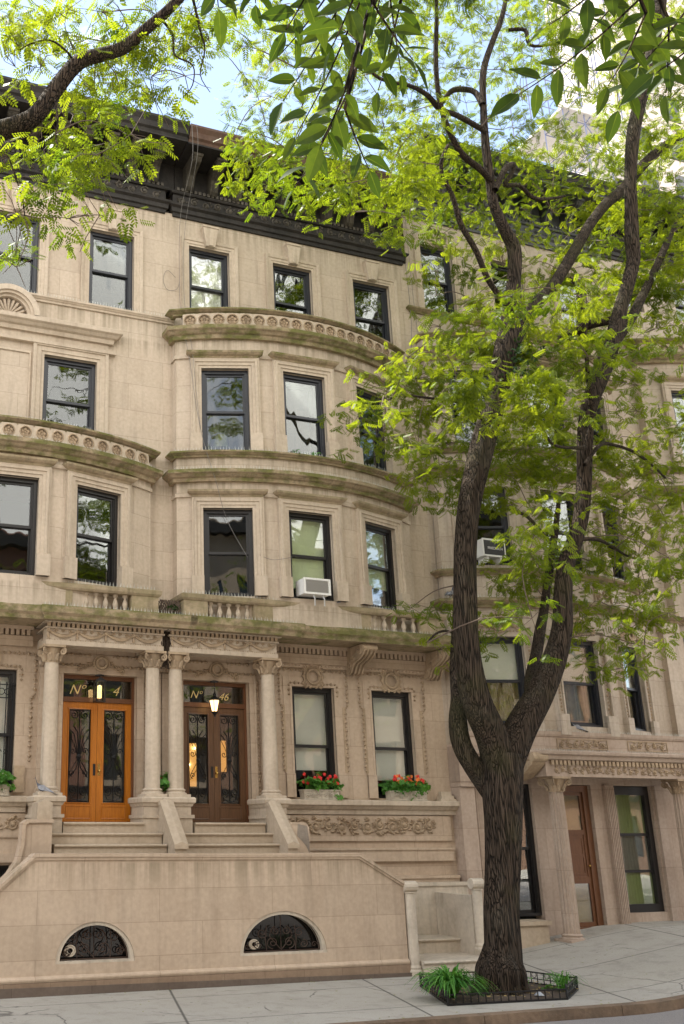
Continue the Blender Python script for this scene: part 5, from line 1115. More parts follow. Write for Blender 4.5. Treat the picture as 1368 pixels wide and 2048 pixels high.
LEAVES_MAIN = [(-0.0,-3.01,19.25,2),(0.94,-2.71,20.01,3),(-0.19,-6.02,16.49,2),(0.06,-6.82,15.77,2),(3.04,-2.84,20.32,3),(1.9,-5.72,17.52,3),(2.24,-6.02,17.36,3),(5.61,-2.6,21.38,5),(6.36,-2.58,21.68,3),(6.61,-3.52,21.15,3),(7.58,-3.41,21.46,4),(8.66,-3.04,22.18,5),(7.67,-4.88,19.96,5),(6.47,-6.79,17.78,5),(8.43,-5.78,19.37,5),(12.65,-3.05,23.57,6),(14.24,-2.51,24.67,6),(-0.31,-3.6,17.8,1),(-1.27,-7.09,14.44,3),(-0.31,-6.37,15.56,3),(2.52,-2.5,19.61,2),(2.34,-3.76,18.73,3),(3.12,-3.6,19.02,3),(4.53,-2.55,20.23,4),(5.21,-3.12,20.12,4),(6.03,-2.99,20.42,5),(7.09,-2.86,20.9,3),(7.48,-3.12,20.87,3),(8.57,-3.05,21.39,4),(5.14,-7.05,16.55,5),(6.83,-6.32,17.77,3),(10.64,-3.72,21.19,3),(12.21,-3.21,22.05,4),(13.01,-3.39,22.39,5),(0.53,-3.31,17.65,2),(1.56,-2.84,18.54,1),(0.01,-6.6,14.81,2),(0.33,-6.95,14.57,3),(3.35,-3.23,18.66,4),(4.47,-2.95,19.29,4),(4.73,-3.64,18.69,5),(6.15,-2.71,20.01,2),(6.65,-2.97,19.91,4),(7.3,-3.42,19.7,3),(8.32,-3.26,20.17,3),(5.41,-6.81,16.24,1),(8.2,-4.73,18.67,1),(7.01,-6.64,16.71,3),(12.16,-3.13,21.25,5),(12.28,-3.71,20.97,6),(-0.74,-7.09,13.61,1),(1.06,-4.96,15.73,2),(2.99,-2.83,18.03,3),(1.52,-5.89,15.23,3),(3.96,-3.36,17.78,4),(5.09,-2.78,18.58,4),(5.98,-2.74,19.1,3),(6.71,-2.75,19.1,2),(7.9,-2.68,19.78,2),(8.07,-3.11,19.38,2),(4.92,-7.2,15.11,1),(9.23,-3.71,19.29,2),(11.08,-3.15,20.02,4),(12.05,-2.96,20.65,5),(12.65,-3.37,20.47,6),(-0.95,-6.25,13.58,2),(1.22,-3.01,16.77,4),(0.61,-5.64,14.52,4),(2.78,-2.89,17.24,3),(3.1,-3.48,16.77,3),(4.02,-3.25,17.2,3),(2.48,-6.26,14.43,5),(5.69,-3.2,17.67,5),(6.69,-2.65,18.35,3),(7.4,-3.07,18.27,4),(7.48,-3.61,17.91,4),(8.53,-3.67,18.34,3),(10.48,-2.71,19.57,4),(11.08,-2.71,19.49,5),(11.17,-3.75,18.82,6),(12.16,-3.66,19.19,7),(0.54,-3.38,15.39,5),(1.04,-3.57,15.41,6),(0.13,-6.22,13.32,5),(2.49,-3.26,16.15,4),(1.24,-6.17,13.67,5),(2.59,-5.31,14.74,5),(4.96,-2.96,16.97,7),(5.93,-2.83,17.44,7),(6.7,-2.87,17.49,5),(7.13,-3.04,17.56,5),(8.46,-2.56,18.27,5),(9.19,-2.69,18.21,4),(9.08,-3.77,17.54,5),(10.41,-3.33,18.17,6),(12.21,-2.51,19.1,7),(13.04,-2.72,19.23,8),(0.79,-2.86,15.24,2),(0.45,-4.8,13.86,2),(2.02,-2.87,15.64,1),(0.51,-6.59,12.51,5),(3.33,-2.88,15.95,5),(4.39,-2.68,16.15,6),(1.82,-6.99,12.69,7),(5.17,-3.34,15.91,6),(6.07,-3.36,16.17,5),(7.11,-3.04,16.71,3),(7.54,-3.65,16.43,3),(9.1,-2.65,17.41,4),(9.57,-3.31,17.26,6),(10.81,-2.92,17.61,6),(11.81,-2.82,17.91,7),(11.89,-3.65,17.41,8),(1.69,-5.5,13.1,1),(2.23,-5.62,13.19,3),(1.8,-6.89,12.09,4),(6.27,-2.21,16.4,4),(6.47,-2.79,15.93,3),(7.7,-2.23,16.72,4),(7.96,-3.01,16.15,1),(7.95,-3.71,15.74,1),(9.59,-3.02,16.62,5),(11.41,-2.1,17.6,6),(11.09,-3.2,16.65,7),(9.33,-5.38,15.05,8),(5.98,-2.16,15.58,4),(5.88,-3.48,14.58,5),(7.34,-2.55,15.65,1),(7.01,-3.73,14.82,3),(8.74,-2.96,15.48,5),(10.88,-1.65,16.86,6),(10.72,-2.74,16.25,8),(12.3,-2.1,16.84,8),(12.51,-2.79,16.55,8),(5.48,-2.7,14.31,3),(7.23,-1.69,15.29,4),(7.53,-2.43,15.02,1),(6.96,-3.63,14.13,4),(9.57,-1.88,15.5,5),(9.97,-2.48,15.51,7),(10.3,-3.04,15.06,8),(11.37,-2.84,15.33,8),(11.27,-3.71,14.95,8),(5.38,-2.71,13.67,1),(6.6,-2.37,14.0,4),(3.97,-6.2,11.41,2),(4.47,-6.28,11.36,4),(8.04,-3.31,13.77,6),(5.18,-6.84,11.36,8),(9.62,-3.42,14.12,8),(10.3,-3.56,14.19,7),(10.84,-3.75,14.09,8),(2.08,-7.07,10.07,3),(6.99,-1.68,13.75,4),(6.25,-3.44,12.79,5),(6.9,-3.69,12.71,7),(5.43,-6.04,11.25,7),(9.04,-3.22,13.36,8),(9.41,-3.59,13.14,7),(9.96,-3.79,13.04,6),(10.71,-3.72,13.48,3),(2.02,-6.22,9.92,2),(3.86,-4.86,10.92,6),(6.46,-2.46,12.65,6),(7.7,-1.93,13.11,6),(7.88,-2.3,12.87,6),(6.2,-5.21,11.24,7),(6.15,-5.91,10.8,7),(6.96,-5.69,11.12,5),(7.89,-5.45,11.41,4),(3.44,-3.46,10.92,4),(5.07,-2.13,11.88,6),(5.94,-1.94,12.09,7),(3.62,-5.75,9.82,7),(6.66,-2.99,11.56,7),(4.13,-6.4,9.72,6),(8.7,-2.37,12.34,6),(9.41,-2.38,12.47,5),(11.14,-1.67,13.08,4),(11.43,-2.08,12.77,2),(2.77,-3.39,10.14,4),(1.33,-6.39,8.85,6),(4.98,-1.83,11.05,6),(5.65,-1.98,11.24,7),(4.2,-4.94,9.75,8),(5.93,-3.56,10.59,8),(4.42,-6.21,9.27,7),(4.73,-6.45,9.25,7),(9.11,-2.58,11.49,4),(7.08,-5.45,10.02,4),(7.07,-5.96,9.83,2),(3.29,-3.44,9.78,3),(3.15,-4.73,9.11,2),(5.06,-2.88,10.02,3),(5.98,-2.73,10.2,4),(7.49,-1.78,10.91,7),(6.51,-3.59,9.94,8),(8.52,-2.39,10.85,8),(8.63,-2.85,10.56,5),(9.21,-3.17,10.52,5),(9.46,-3.63,10.5,4),(8.99,-4.74,9.89,3),(4.02,-3.45,9.08,3),(5.12,-2.61,9.62,5),(5.7,-2.78,9.53,4),(6.17,-3.27,9.43,6),(7.46,-2.63,10.03,8),(7.47,-3.35,9.73,7),(9.54,-2.07,10.36,4),(8.71,-3.77,9.78,5),(10.55,-2.6,10.34,5),(11.92,-2.04,10.73,5),(4.91,-2.85,8.95,3),(6.31,-2.02,9.27,1),(6.92,-2.06,9.47,5),(6.76,-3.18,8.91,6),(5.85,-4.9,8.45,5),(9.78,-1.76,9.81,2),(9.66,-2.66,9.47,3),(8.09,-4.71,8.73,5),(11.08,-2.8,9.64,5),(4.05,-6.3,7.2,5),(8.5,-1.93,8.92,5),(7.71,-3.73,8.21,2),(8.93,-3.18,8.6,3),(10.65,-2.33,8.92,4),(8.68,-4.78,8.12,4),(4.0,-6.26,6.78,5),(7.26,-3.2,7.74,5),(8.41,-2.94,7.89,3),(10.3,-1.64,8.62,3),(8.99,-3.63,7.95,5),(7.91,-5.4,7.26,5),(7.18,-1.69,7.71,4),(6.39,-3.21,7.21,5),(8.62,-1.69,7.82,3),(9.31,-1.62,7.66,5),(8.25,-3.68,7.17,5),(10.82,-1.99,7.9,6),(7.73,-5.58,6.82,5),(4.86,-1.63,6.89,1),(4.16,-3.52,6.44,3),(5.56,-3.38,6.39,2),(4.02,-6.13,5.72,3),(8.68,-2.25,6.83,5),(9.58,-2.15,7.16,5),(10.03,-2.62,6.95,5),(6.79,-6.22,5.99,2),(4.26,-3.41,5.75,3),(5.14,-3.22,5.86,2),(7.96,-2.9,6.28,3),(9.91,-1.89,6.58,4),(6.8,-5.6,5.52,3),(8.11,-2.83,5.71,1),(8.77,-2.69,5.64,2),(9.82,-2.48,5.8,1)]
LEAVES_LEFT = [(-4.9,-7.68,13.22,7),(-4.52,-7.65,13.51,7),(-4.42,-8.54,12.75,5),(-3.93,-8.45,12.95,5),(-3.73,-8.84,12.54,6),(-3.12,-8.32,13.3,6),(-2.94,-9.16,12.59,5),(-2.67,-9.31,12.63,4),(-5.12,-8.94,11.59,6),(-4.47,-7.52,13.12,6),(-4.35,-8.36,12.45,5),(-3.76,-7.98,12.93,5),(-3.71,-9.03,12.03,6),(-3.36,-9.02,12.14,5),(-2.86,-8.8,12.41,4),(-2.73,-9.26,12.17,2),(-5.12,-8.82,11.38,3),(-4.85,-9.01,11.28,2),(-4.28,-8.26,11.96,3),(-3.76,-7.89,12.44,5),(-3.45,-8.31,12.27,6),(-3.37,-8.87,11.73,5),(-3.03,-9.16,11.59,2),(-4.27,-8.03,11.72,3),(-4.05,-8.6,11.47,6),(-3.8,-8.96,11.1,5),(-3.24,-8.58,11.65,3),(-4.8,-9.0,10.41,2),(-4.4,-8.77,10.79,4),(-4.2,-9.51,10.28,5),(-4.01,-10.01,9.8,5),(-5.19,-9.06,9.89,3),(-4.78,-9.3,9.77,5),(-4.39,-8.76,10.3,5),(-4.34,-9.79,9.6,3),(-4.97,-8.4,10.09,3),(-4.86,-9.5,9.27,6),(-4.39,-8.69,9.96,5),(-3.98,-8.69,10.1,1),(-5.08,-9.17,9.08,2),(-4.54,-9.44,8.97,2),(-4.15,-9.31,9.19,2),(-4.89,-8.27,9.24,5),(-5.05,-9.18,8.4,1)]
NEAR = [((-5.83, -17.21, 4.29),(-5.92, -17.06, 4.16)),((-5.74, -17.11, 4.4),(-5.84, -16.92, 4.17)),((-5.74, -17.13, 4.31),(-5.82, -16.94, 4.06)),((-5.92, -17.26, 4.22),(-5.95, -17.15, 4.14)),((-5.82, -17.17, 4.01),(-5.83, -17.07, 3.94)),((-5.7, -16.99, 4.18),(-5.77, -16.83, 4.0)),((-5.75, -17.05, 4.07),(-5.65, -16.98, 3.98)),((-5.69, -17.17, 4.38),(-5.6, -17.07, 4.2)),((-5.76, -17.21, 4.22),(-5.63, -17.16, 4.15)),((-5.88, -17.35, 4.12),(-5.9, -17.25, 4.02)),((-5.6, -17.04, 4.54),(-5.58, -16.92, 4.42)),((-6.1, -17.11, 4.31),(-6.06, -17.04, 4.27)),((-6.02, -17.14, 4.31),(-5.98, -17.07, 4.28)),((-5.63, -17.13, 4.34),(-5.62, -17.0, 4.2)),((-5.18, -17.43, 4.26),(-5.39, -17.22, 4.08)),((-5.33, -17.47, 4.21),(-5.41, -17.35, 4.15)),((-5.19, -17.41, 4.2),(-5.2, -17.29, 4.1)),((-5.09, -17.34, 4.25),(-5.1, -17.22, 4.12)),((-5.08, -17.46, 4.25),(-5.14, -17.33, 4.14)),((-5.02, -17.33, 4.31),(-4.96, -17.24, 4.19)),((-5.13, -17.5, 4.09),(-5.18, -17.4, 4.05)),((-5.14, -17.37, 4.38),(-5.18, -17.25, 4.3))]
EXTRA_MAIN = [(11.73,-5.92,23.63,4.0),(13.8,-4.86,26.47,4.0),(8.12,-6.35,20.79,4.0),(13.05,-3.17,26.39,4.0),(3.0,-6.22,17.99,4.0),(15.63,-3.24,27.26,4.0),(4.25,-6.61,19.97,4.0),(11.07,-6.08,22.44,4.0),(4.9,-6.1,21.56,4.0),(11.32,-3.83,25.28,4.0),(6.45,-2.58,23.18,4.0),(14.39,-3.18,25.84,4.0),(3.38,-6.64,19.17,4.0),(10.47,-6.52,21.74,4.0),(8.86,-4.52,22.35,4.0),(3.38,-6.75,17.68,4.0),(15.04,-3.62,24.66,4.0),(13.3,-6.01,23.36,4.0),(10.31,-3.54,24.0,4.0),(5.64,-6.84,18.34,4.0),(8.93,-5.39,24.17,4.0),(20.07,-2.56,31.59,4.0),(11.49,-6.75,21.36,4.0),(6.91,-6.57,19.85,4.0),(8.88,-3.2,26.43,4.0),(16.17,-3.62,25.26,4.0),(10.56,-4.83,25.39,4.0),(9.56,-6.88,20.3,4.0),(5.75,-2.84,25.58,4.0),(5.11,-4.86,21.97,4.0),(13.16,-5.82,25.04,4.0),(11.1,-6.26,23.89,4.0),(3.19,-5.95,18.32,4.0),(12.06,-2.58,27.16,4.0),(11.94,-4.8,23.85,4.0),(4.9,-6.54,18.71,4.0),(9.79,-5.76,23.16,4.0),(9.54,-4.34,25.03,4.0),(3.54,-6.36,20.9,4.0),(4.83,-4.7,20.37,4.0),(9.46,-6.26,20.81,4.0),(15.26,-4.93,25.85,4.0),(10.54,-3.54,24.26,4.0),(5.56,-5.07,20.43,4.0),(8.02,-3.08,23.15,4.0),(17.06,-2.89,29.03,4.0),(14.11,-3.6,24.36,4.0),(18.01,-3.63,27.89,4.0),(13.01,-4.73,24.63,4.0),(7.47,-5.3,20.75,4.0),(13.78,-3.82,25.72,4.0),(8.25,-3.96,25.37,4.0),(6.66,-3.48,24.17,4.0),(4.7,-4.35,20.56,4.0),(7.63,-6.74,19.99,4.0),(4.48,-4.36,21.12,4.0),(9.59,-5.78,21.18,4.0),(3.72,-6.73,17.72,4.0),(11.93,-2.7,25.92,4.0),(3.24,-6.65,18.4,4.0),(10.56,-3.18,24.94,4.0),(3.14,-6.33,18.55,4.0),(9.71,-3.17,23.2,4.0),(3.19,-6.86,20.23,4.0),(15.3,-3.47,29.0,4.0),(15.87,-2.78,26.44,4.0),(11.06,-4.56,22.92,4.0),(12.18,-4.52,26.37,4.0),(17.71,-3.78,28.02,4.0),(6.0,-4.56,22.31,4.0),(14.53,-4.62,18.6,5.0),(13.87,-2.74,16.36,5.0),(12.41,-4.27,14.17,5.0),(9.84,-5.65,12.52,5.0),(11.02,-5.27,9.91,5.0),(15.08,-3.92,19.03,5.0),(13.3,-3.36,16.85,5.0),(10.83,-5.6,16.52,5.0),(12.92,-3.17,14.74,5.0),(12.17,-5.29,15.98,5.0),(10.76,-4.58,10.66,5.0),(12.53,-5.81,17.72,5.0),(11.25,-4.82,17.91,5.0),(13.8,-3.73,15.26,5.0),(14.64,-3.75,13.17,5.0),(13.95,-4.61,15.69,5.0),(12.79,-4.96,11.31,5.0),(16.28,-3.49,18.41,5.0),(13.17,-2.71,16.0,5.0),(12.68,-3.78,12.05,5.0),(11.45,-5.18,20.48,5.0),(14.99,-4.11,14.8,5.0),(12.84,-5.92,16.86,5.0),(9.93,-5.84,10.36,5.0),(12.82,-5.07,18.17,5.0),(9.25,-5.48,10.42,5.0),(14.91,-4.79,20.59,5.0),(11.0,-4.46,14.6,5.0),(14.49,-3.95,20.78,5.0),(10.1,-4.57,10.66,5.0),(10.94,-6.41,15.18,5.0),(10.57,-4.55,12.93,5.0),(14.0,-3.02,16.74,5.0),(13.46,-4.16,16.15,5.0),(17.4,-3.85,24.29,5.0),(10.83,-5.84,12.41,5.0),(12.14,-5.39,12.06,5.0),(16.9,-4.32,23.37,5.0),(13.04,-3.95,20.52,5.0),(12.42,-5.52,15.52,5.0),(12.69,-4.97,16.31,5.0),(12.05,-5.02,15.95,5.0),(10.44,-5.36,14.95,5.0),(14.16,-3.52,11.42,5.0),(13.7,-3.54,17.13,5.0),(8.86,-6.32,11.0,5.0),(16.39,-3.41,16.77,5.0),(11.97,-4.81,11.72,5.0),(13.58,-3.52,20.79,5.0),(15.95,-4.55,20.33,5.0),(13.22,-5.56,17.78,5.0),(14.43,-5.17,20.9,5.0),(15.95,-2.7,17.93,5.0),(11.46,-5.75,15.94,5.0),(12.88,-6.44,20.15,5.0),(10.37,-5.48,11.6,5.0),(12.93,-5.38,20.58,5.0),(11.31,-6.12,10.92,5.0),(12.75,-5.96,15.43,5.0),(9.65,-5.77,9.84,5.0)]  # unseen clumps beyond the frame, added so the crown casts more shade

# ======================= TREES =======================
def catmull(P, sub=4):
    out = []; n = len(P)
    for i in range(n - 1):
        p0, p1, p2, p3 = (P[max(0, i - 1)], P[i], P[i + 1], P[min(n - 1, i + 2)])
        for s in range(sub):
            t = s / sub
            out.append(tuple(.5 * (2 * b + (c - a) * t + (2 * a - 5 * b + 4 * c - d) * t * t + (3 * b - a - 3 * c + d) * t ** 3) for a, b, c, d in zip(p0, p1, p2, p3)))
    out.append(P[-1]); return out
def limb(mb, pts, n=12, sub=4, rough=.05, rnd=R):
    C = catmull([tuple(p) for p in pts], sub); P = [Vector(c[:3]) for c in C]; k = len(P); vs = []; prev = None
    ph = [rnd.uniform(0, 6.28) for _ in range(4)]
    for i in range(k):
        d = P[min(i + 1, k - 1)] - P[max(i - 1, 0)]; d = d.normalized() if d.length > 1e-7 else Vector((0, 0, 1))
        if prev is None: u = d.orthogonal().normalized()
        else:
            u = prev - d * prev.dot(d); u = u.normalized() if u.length > 1e-6 else d.orthogonal().normalized()
        prev = u; w_ = d.cross(u)
        for j in range(n):
            t = 2 * math.pi * j / n; q = 1 + rough * (math.sin(3 * t + ph[0] + i * .21) + .7 * math.sin(5 * t + ph[1] - i * .13) + .8 * math.sin(i * .55 + ph[2] + t))
            vs.append(P[i] + (u * math.cos(t) + w_ * math.sin(t)) * max(.004, C[i][3] * q * .81))
    mb.add(vs, [(i * n + j, i * n + (j + 1) % n, (i + 1) * n + (j + 1) % n, (i + 1) * n + j) for i in range(k - 1) for j in range(n)] + [tuple((k - 1) * n + j for j in range(n))])
def leaf_template(pairs, L_, ll, lw, hexa=True):
    vs = []; fs = []; k = 0
    pos = [(.25 + .7 * i / (pairs - 1)) * L_ for i in range(pairs)]
    items = [(x, s) for x in pos for s in (-1, 1)] + [(L_, 0)]
    for x, s in items:
        a = s * 1.0; sc = 1 - .25 * abs(x / L_ - .55)
        ca, sa = math.cos(a), math.sin(a)
        sh = [(0, 0, 0), (.35, .5, .0), (.72, .36, -.04), (1, 0, -.12), (.72, -.36, -.04), (.35, -.5, 0)]
        for u, v, z in sh:
            U, V = u * ll * sc, v * lw * sc
            vs.append((x + U * ca - V * sa, U * sa + V * ca, z * ll - abs(s) * u * ll * .25))
        fs.append([k + i for i in range(6)]); k += 6
    return np.array(vs), np.array(fs)
def foliage(name, parent, clusters, mat, per=1.3, spread=.34, seed=1, tmpl=None, nleaf=6, minup=0):
    rng = np.random.default_rng(seed); V0, F0_ = tmpl if tmpl else leaf_template(6, .21, .058, .024)
    origins = []; dirs = []; ctone = []
    for (x, y, z, d) in clusters:
        ns = int(d * per * rng.uniform(.5, 1.5) + rng.random()); ct = rng.random()
        for s in range(ns):
            c = np.array([x, y, z]) + rng.normal(0, 1, 3) * np.array([spread, spread * 1.3, spread * .8])
            td = rng.normal(0, 1, 3); td[2] *= .4; td /= np.linalg.norm(td)
            for q in range(nleaf):
                o = c + td * (.30 * (q / nleaf - .3)) + rng.normal(0, .02, 3)
                side = np.cross(td, [0, 0, 1]) * (1 if q % 2 else -1); dd = side + td * .5 + rng.normal(0, .35, 3); dd[2] -= .35 + .5 * rng.random()
                origins.append(o); ctone.append(ct); dirs.append(dd / np.linalg.norm(dd))
    O = np.array(origins); D = np.array(dirs); n = len(O)
    up = np.tile([0, 0, 1.], (n, 1)) + rng.normal(0, .45, (n, 3)); S = np.cross(up, D); S /= np.linalg.norm(S, axis=1)[:, None]; U = np.cross(D, S)
    sc = rng.uniform(.75, 1.2, n)
    V = O[:, None, :] + sc[:, None, None] * (V0[None, :, 0:1] * D[:, None, :] + V0[None, :, 1:2] * S[:, None, :] + V0[None, :, 2:3] * U[:, None, :])
    nv = len(V0); nf = len(F0_); fv = F0_.shape[1]
    Fs = (F0_[None] + (np.arange(n) * nv)[:, None, None]).reshape(-1, fv)
    o0 = np.array(parent.location) if parent is not None else 0
    V = V.reshape(-1, 3) - o0
    me = bpy.data.meshes.new(name); me.vertices.add(len(V)); me.vertices.foreach_set('co', V.ravel().astype(np.float32))
    me.loops.add(Fs.size); me.loops.foreach_set('vertex_index', Fs.ravel().astype(np.int32))
    me.polygons.add(len(Fs)); me.polygons.foreach_set('loop_start', (np.arange(len(Fs)) * fv).astype(np.int32)); me.polygons.foreach_set('loop_total', np.full(len(Fs), fv, np.int32))
    at = me.attributes.new('tone', 'FLOAT', 'FACE'); tn = np.clip(np.repeat(np.array(ctone), nf) * .5 + np.repeat(rng.random(n), nf) * .35 + rng.random(n * nf) * .2, 0, 1); at.data.foreach_set('value', tn.astype(np.float32))
    me.update(calc_edges=True); me.validate(); me.materials.append(mat)
    ob = bpy.data.objects.new(name, me); COL.objects.link(ob); ob.parent = parent
    print(name, n, 'leaves', len(Fs), 'faces'); return ob
def twigs(mb, clusters, nodes, rnd, prob=1., r0=.012):
    nodes = list(nodes); dn = lambda c: min((q[0] - c[0]) ** 2 + (q[1] - c[1]) ** 2 + (q[2] - c[2]) ** 2 for q in nodes)
    for (x, y, z, d) in sorted(clusters, key=dn):
        best = min(nodes, key=lambda q: (q[0] - x) ** 2 + (q[1] - y) ** 2 + 1.6 * (q[2] - z) ** 2 + (.6 if q[2] > z + .5 else 0)); nodes.append((x, y, z, .01))
        a = Vector(best[:3]); b = Vector((x, y, z)); m = (a + b) / 2 + Vector((rnd.uniform(-.15, .15), rnd.uniform(-.15, .15), rnd.uniform(0, .25))) * min(1, (b - a).length)
        l_ = (b - a).length; r = min(.03, r0 * (.6 + l_ * .5))
        limb(mb, [(*a, r), (*m, r * .75), (*b, r * .5)], 5, 3, .05, rnd)
        for k in range(4):
            e = b + Vector((rnd.uniform(-.4, .4), rnd.uniform(-.4, .4), rnd.uniform(-.3, .3))); mm = (b + e) / 2 + Vector((rnd.uniform(-.06, .06), 0, rnd.uniform(-.06, .06))); mb.tube([b, mm, e], [.006, .005, .003], 4)
def make_tree(name, base, limbs, clusters, label, cat='tree', group='street trees', per=1.3, seed=1, spread=.34):
    t = empty(name, base, label, cat, group); rnd = random.Random(seed); mb = MB(); nodes = []
    for nm, pts in limbs.items():
        limb(mb, pts, 16 if pts[0][3] > .2 else (10 if pts[0][3] > .08 else 6), 4, .035, rnd)
        if nm != 'trunk': nodes += [p for p in catmull([tuple(p) for p in pts], 3)]
    mb.build('trunk', m_bark, t, smooth=True)
    tw = MB(); twigs(tw, clusters, nodes, rnd); tw.build('twigs', m_twig, t, fix=False)
    foliage('crown', t, clusters, m_leaf, per=per, seed=seed, spread=spread)
    return t
T = make_tree('street_tree', (4.25, -4.2, 0), LIMBS, LEAVES_MAIN + EXTRA_MAIN, 'large forked street tree with furrowed dark bark growing from the fenced pit', seed=5, per=3.4, spread=.25)
# root flare
mb = MB()
for k in range(9):
    a = k * .698 + R.uniform(-.2, .2); c, s = math.cos(a), math.sin(a)
    limb(mb, [(4.30 + .10 * c, -4.2 + .10 * s, 1.0, .05), (4.27 + .22 * c, -4.2 + .22 * s, .6, .09), (4.25 + .25 * c, -4.2 + .27 * s, .35, .17), (4.24 + .33 * c, -4.2 + .33 * s, .08, .12), (4.24 + .44 * c, -4.2 + .44 * s, -.08, .07)], 10, 4, .05)
mb.build('root_flare', m_bark, T, smooth=True)
# ivy tuft on the left limb
foliage('ivy', T, [(5.35 + .05 * i, -4.85, 10.75 + .16 * i, 2.2) for i in range(6)], m_ivy, per=1., spread=.10, seed=8, tmpl=leaf_template(2, .08, .06, .05), nleaf=5)
# tree at the left, whose limb crosses the top corner
lb = LIMBSL['left_main'][0]
trk = [(lb[0] - 1.6, lb[1] + .1, -.1, .36), (lb[0] - 1.5, lb[1] + .1, 2.5, .30), (lb[0] - 1.5, lb[1], 6.0, .26), (lb[0] - 1.0, lb[1], lb[2] - 1.2, .22), lb]
LIMBSL = dict(trunk=trk, **LIMBSL)
make_tree('street_tree', (trk[0][0], trk[0][1], 0), LIMBSL, LEAVES_LEFT, 'thick bare limb with fine leaves reaching in from the left at the top corner', seed=9, per=1.25, spread=.17)

# near tree: big leaves hanging in front of the sky
def big_leaf(mb, p, d, s, n, L_, W_, rnd):
    """one pointed leaflet, folded on its midrib and curved"""
    m = 7; vs = []; bend = rnd.uniform(-.05, .42)
    for i in range(m + 1):
        t = i / m; wd = W_ * (math.sin(math.pi * t ** .8) ** .85) * (1 - .15 * t) if 0 < t < 1 else .0008
        c = p + d * (L_ * t) - n * (L_ * bend * t * t); f = wd * .18
        wv = .012 * L_ * math.sin(t * 14 + bend * 40)
        vs += [c + s * wd * .5 + n * (f + wv), c + s * (.0012 * (1.2 - t)), c - s * (.0012 * (1.2 - t)), c - s * wd * .5 + n * (f - wv)]
    fs = []
    for i in range(m):
        a = 4 * i; fs += [(a, a + 1, a + 5, a + 4), (a + 1, a + 2, a + 6, a + 5), (a + 2, a + 3, a + 7, a + 6)]
    mb.add(vs, fs)
nt_ = empty('street_tree', (-3.2, -21.5, 0), 'overhanging spray of large pointed leaves close to the viewer at the top of the picture', 'tree', 'street trees')
rnd = random.Random(4); lm = MB(); wm = MB(); tones = []
hub = Vector((-5.4, -17.3, 5.2))
limb(wm, [(-3.2, -21.5, -.1, .3), (-3.2, -21.4, 2.5, .24), (-3.5, -20.8, 4.6, .17), (-4.3, -19.0, 5.6, .09), (-5.2, -17.5, 5.3, .03), (-5.8, -16.9, 4.9, .012)], 12)
limb(wm, [(-3.2, -21.4, 2.5, .22), (-3.0, -21.7, 5, .18), (-2.6, -22, 8, .13), (-2.8, -22.2, 11, .08)], 10)
for (A, B) in NEAR:
    A, B = Vector(A), Vector(B); d = (B - A); L_ = d.length; d.normalize()
    limb(wm, [(*hub, .014), (*((hub + A) / 2 + Vector((0, 0, .12))), .008), (*A, .004)], 6, 4)
    sag = Vector((0, 0, -1)); pts = [A + d * (L_ * t) + sag * (.05 * L_ * math.sin(math.pi * t)) for t in [i / 8 for i in range(9)]]
    wm.tube(pts, [.0028 - .0002 * i for i in range(9)], 5)
    view = (A - Vector(camo.location)).normalized()
    side0 = d.cross(view).normalized(); n_pairs = max(3, int(L_ / .055))
    for i in range(n_pairs + 1):
        for sg in (-1, 1):
            t = (i + .25 * (sg > 0)) / n_pairs; term = i == n_pairs
            if term and sg > 0: continue
            p = A + d * (L_ * min(1, t)) + sag * (.05 * L_ * math.sin(math.pi * min(1, t)))
            ang = 0 if term else sg * rnd.uniform(.8, 1.25)
            dd = (d * math.cos(ang) + side0 * math.sin(ang) + view * rnd.uniform(-.45, .45) + Vector((0, 0, rnd.uniform(-.45, .05)))).normalized()
            nn = (Vector((0, 0, .55)) - view * rnd.uniform(.3, 1.2) + Vector((rnd.uniform(-.3, .3), rnd.uniform(-.3, .3), 0)))
            nn = (nn - dd * nn.dot(dd)).normalized(); ss = dd.cross(nn)
            Ll = rnd.uniform(.046, .084) * (1.1 if term else 1)
            k0 = len(lm.f); big_leaf(lm, p + dd * .004, dd, ss, nn, Ll, Ll * rnd.uniform(.40, .50), rnd); tt = rnd.random() * .75; tones += [tt, 1.6, tt * .9] * ((len(lm.f) - k0) // 3)
wm.build('trunk', m_bark, nt_, smooth=True)
bl = lm.build('near_leaves', m_bigleaf, nt_, smooth=True, fix=False); at = bl.data.attributes.new('tone', 'FLOAT', 'FACE'); at.data.foreach_set('value', tones)
cl = [(-2.8 + rnd.gauss(0, 1.9), -22.4 + rnd.gauss(0, 1.5), 10 + rnd.gauss(0, 1.6), 5) for _ in range(110)]
foliage('crown', nt_, cl, m_leaf, per=1., spread=.5, seed=12)
# trees across the street, behind the viewer, seen in the window panes
def far_tree(x, y, seed, label):
    rnd = random.Random(seed); L2 = {'trunk': [(x, y, -.1, .3), (x + .1, y, 2, .26), (x, y, 4.5, .22)]}
    for k in range(6):
        a = k * 1.05 + rnd.uniform(-.3, .3); c, s = math.cos(a), math.sin(a); L2['limb%d' % k] = [(x, y, 4.2, .13), (x + c * 1.1, y + s * 1.0, 6.5, .10), (x + c * 2., y + s * 1.5, 9.5, .06), (x + c * 2.6, y + s * 2, 12.5, .03)]
    cl = []
    for _ in range(230):
        u = rnd.uniform(-1, 1); a = rnd.uniform(0, 6.28); r = rnd.uniform(.45, 1) ; q = math.sqrt(1 - u * u)
        cl.append((x + 3.6 * r * q * math.cos(a), y + 2.6 * r * q * math.sin(a), 9.8 + 4.8 * r * u, 5))
    make_tree('street_tree', (x, y, 0), L2, cl, label, seed=seed, per=.6, spread=.5)
far_tree(6.5, -21.8, 31, 'leafy tree across the street, mirrored in the middle house windows')
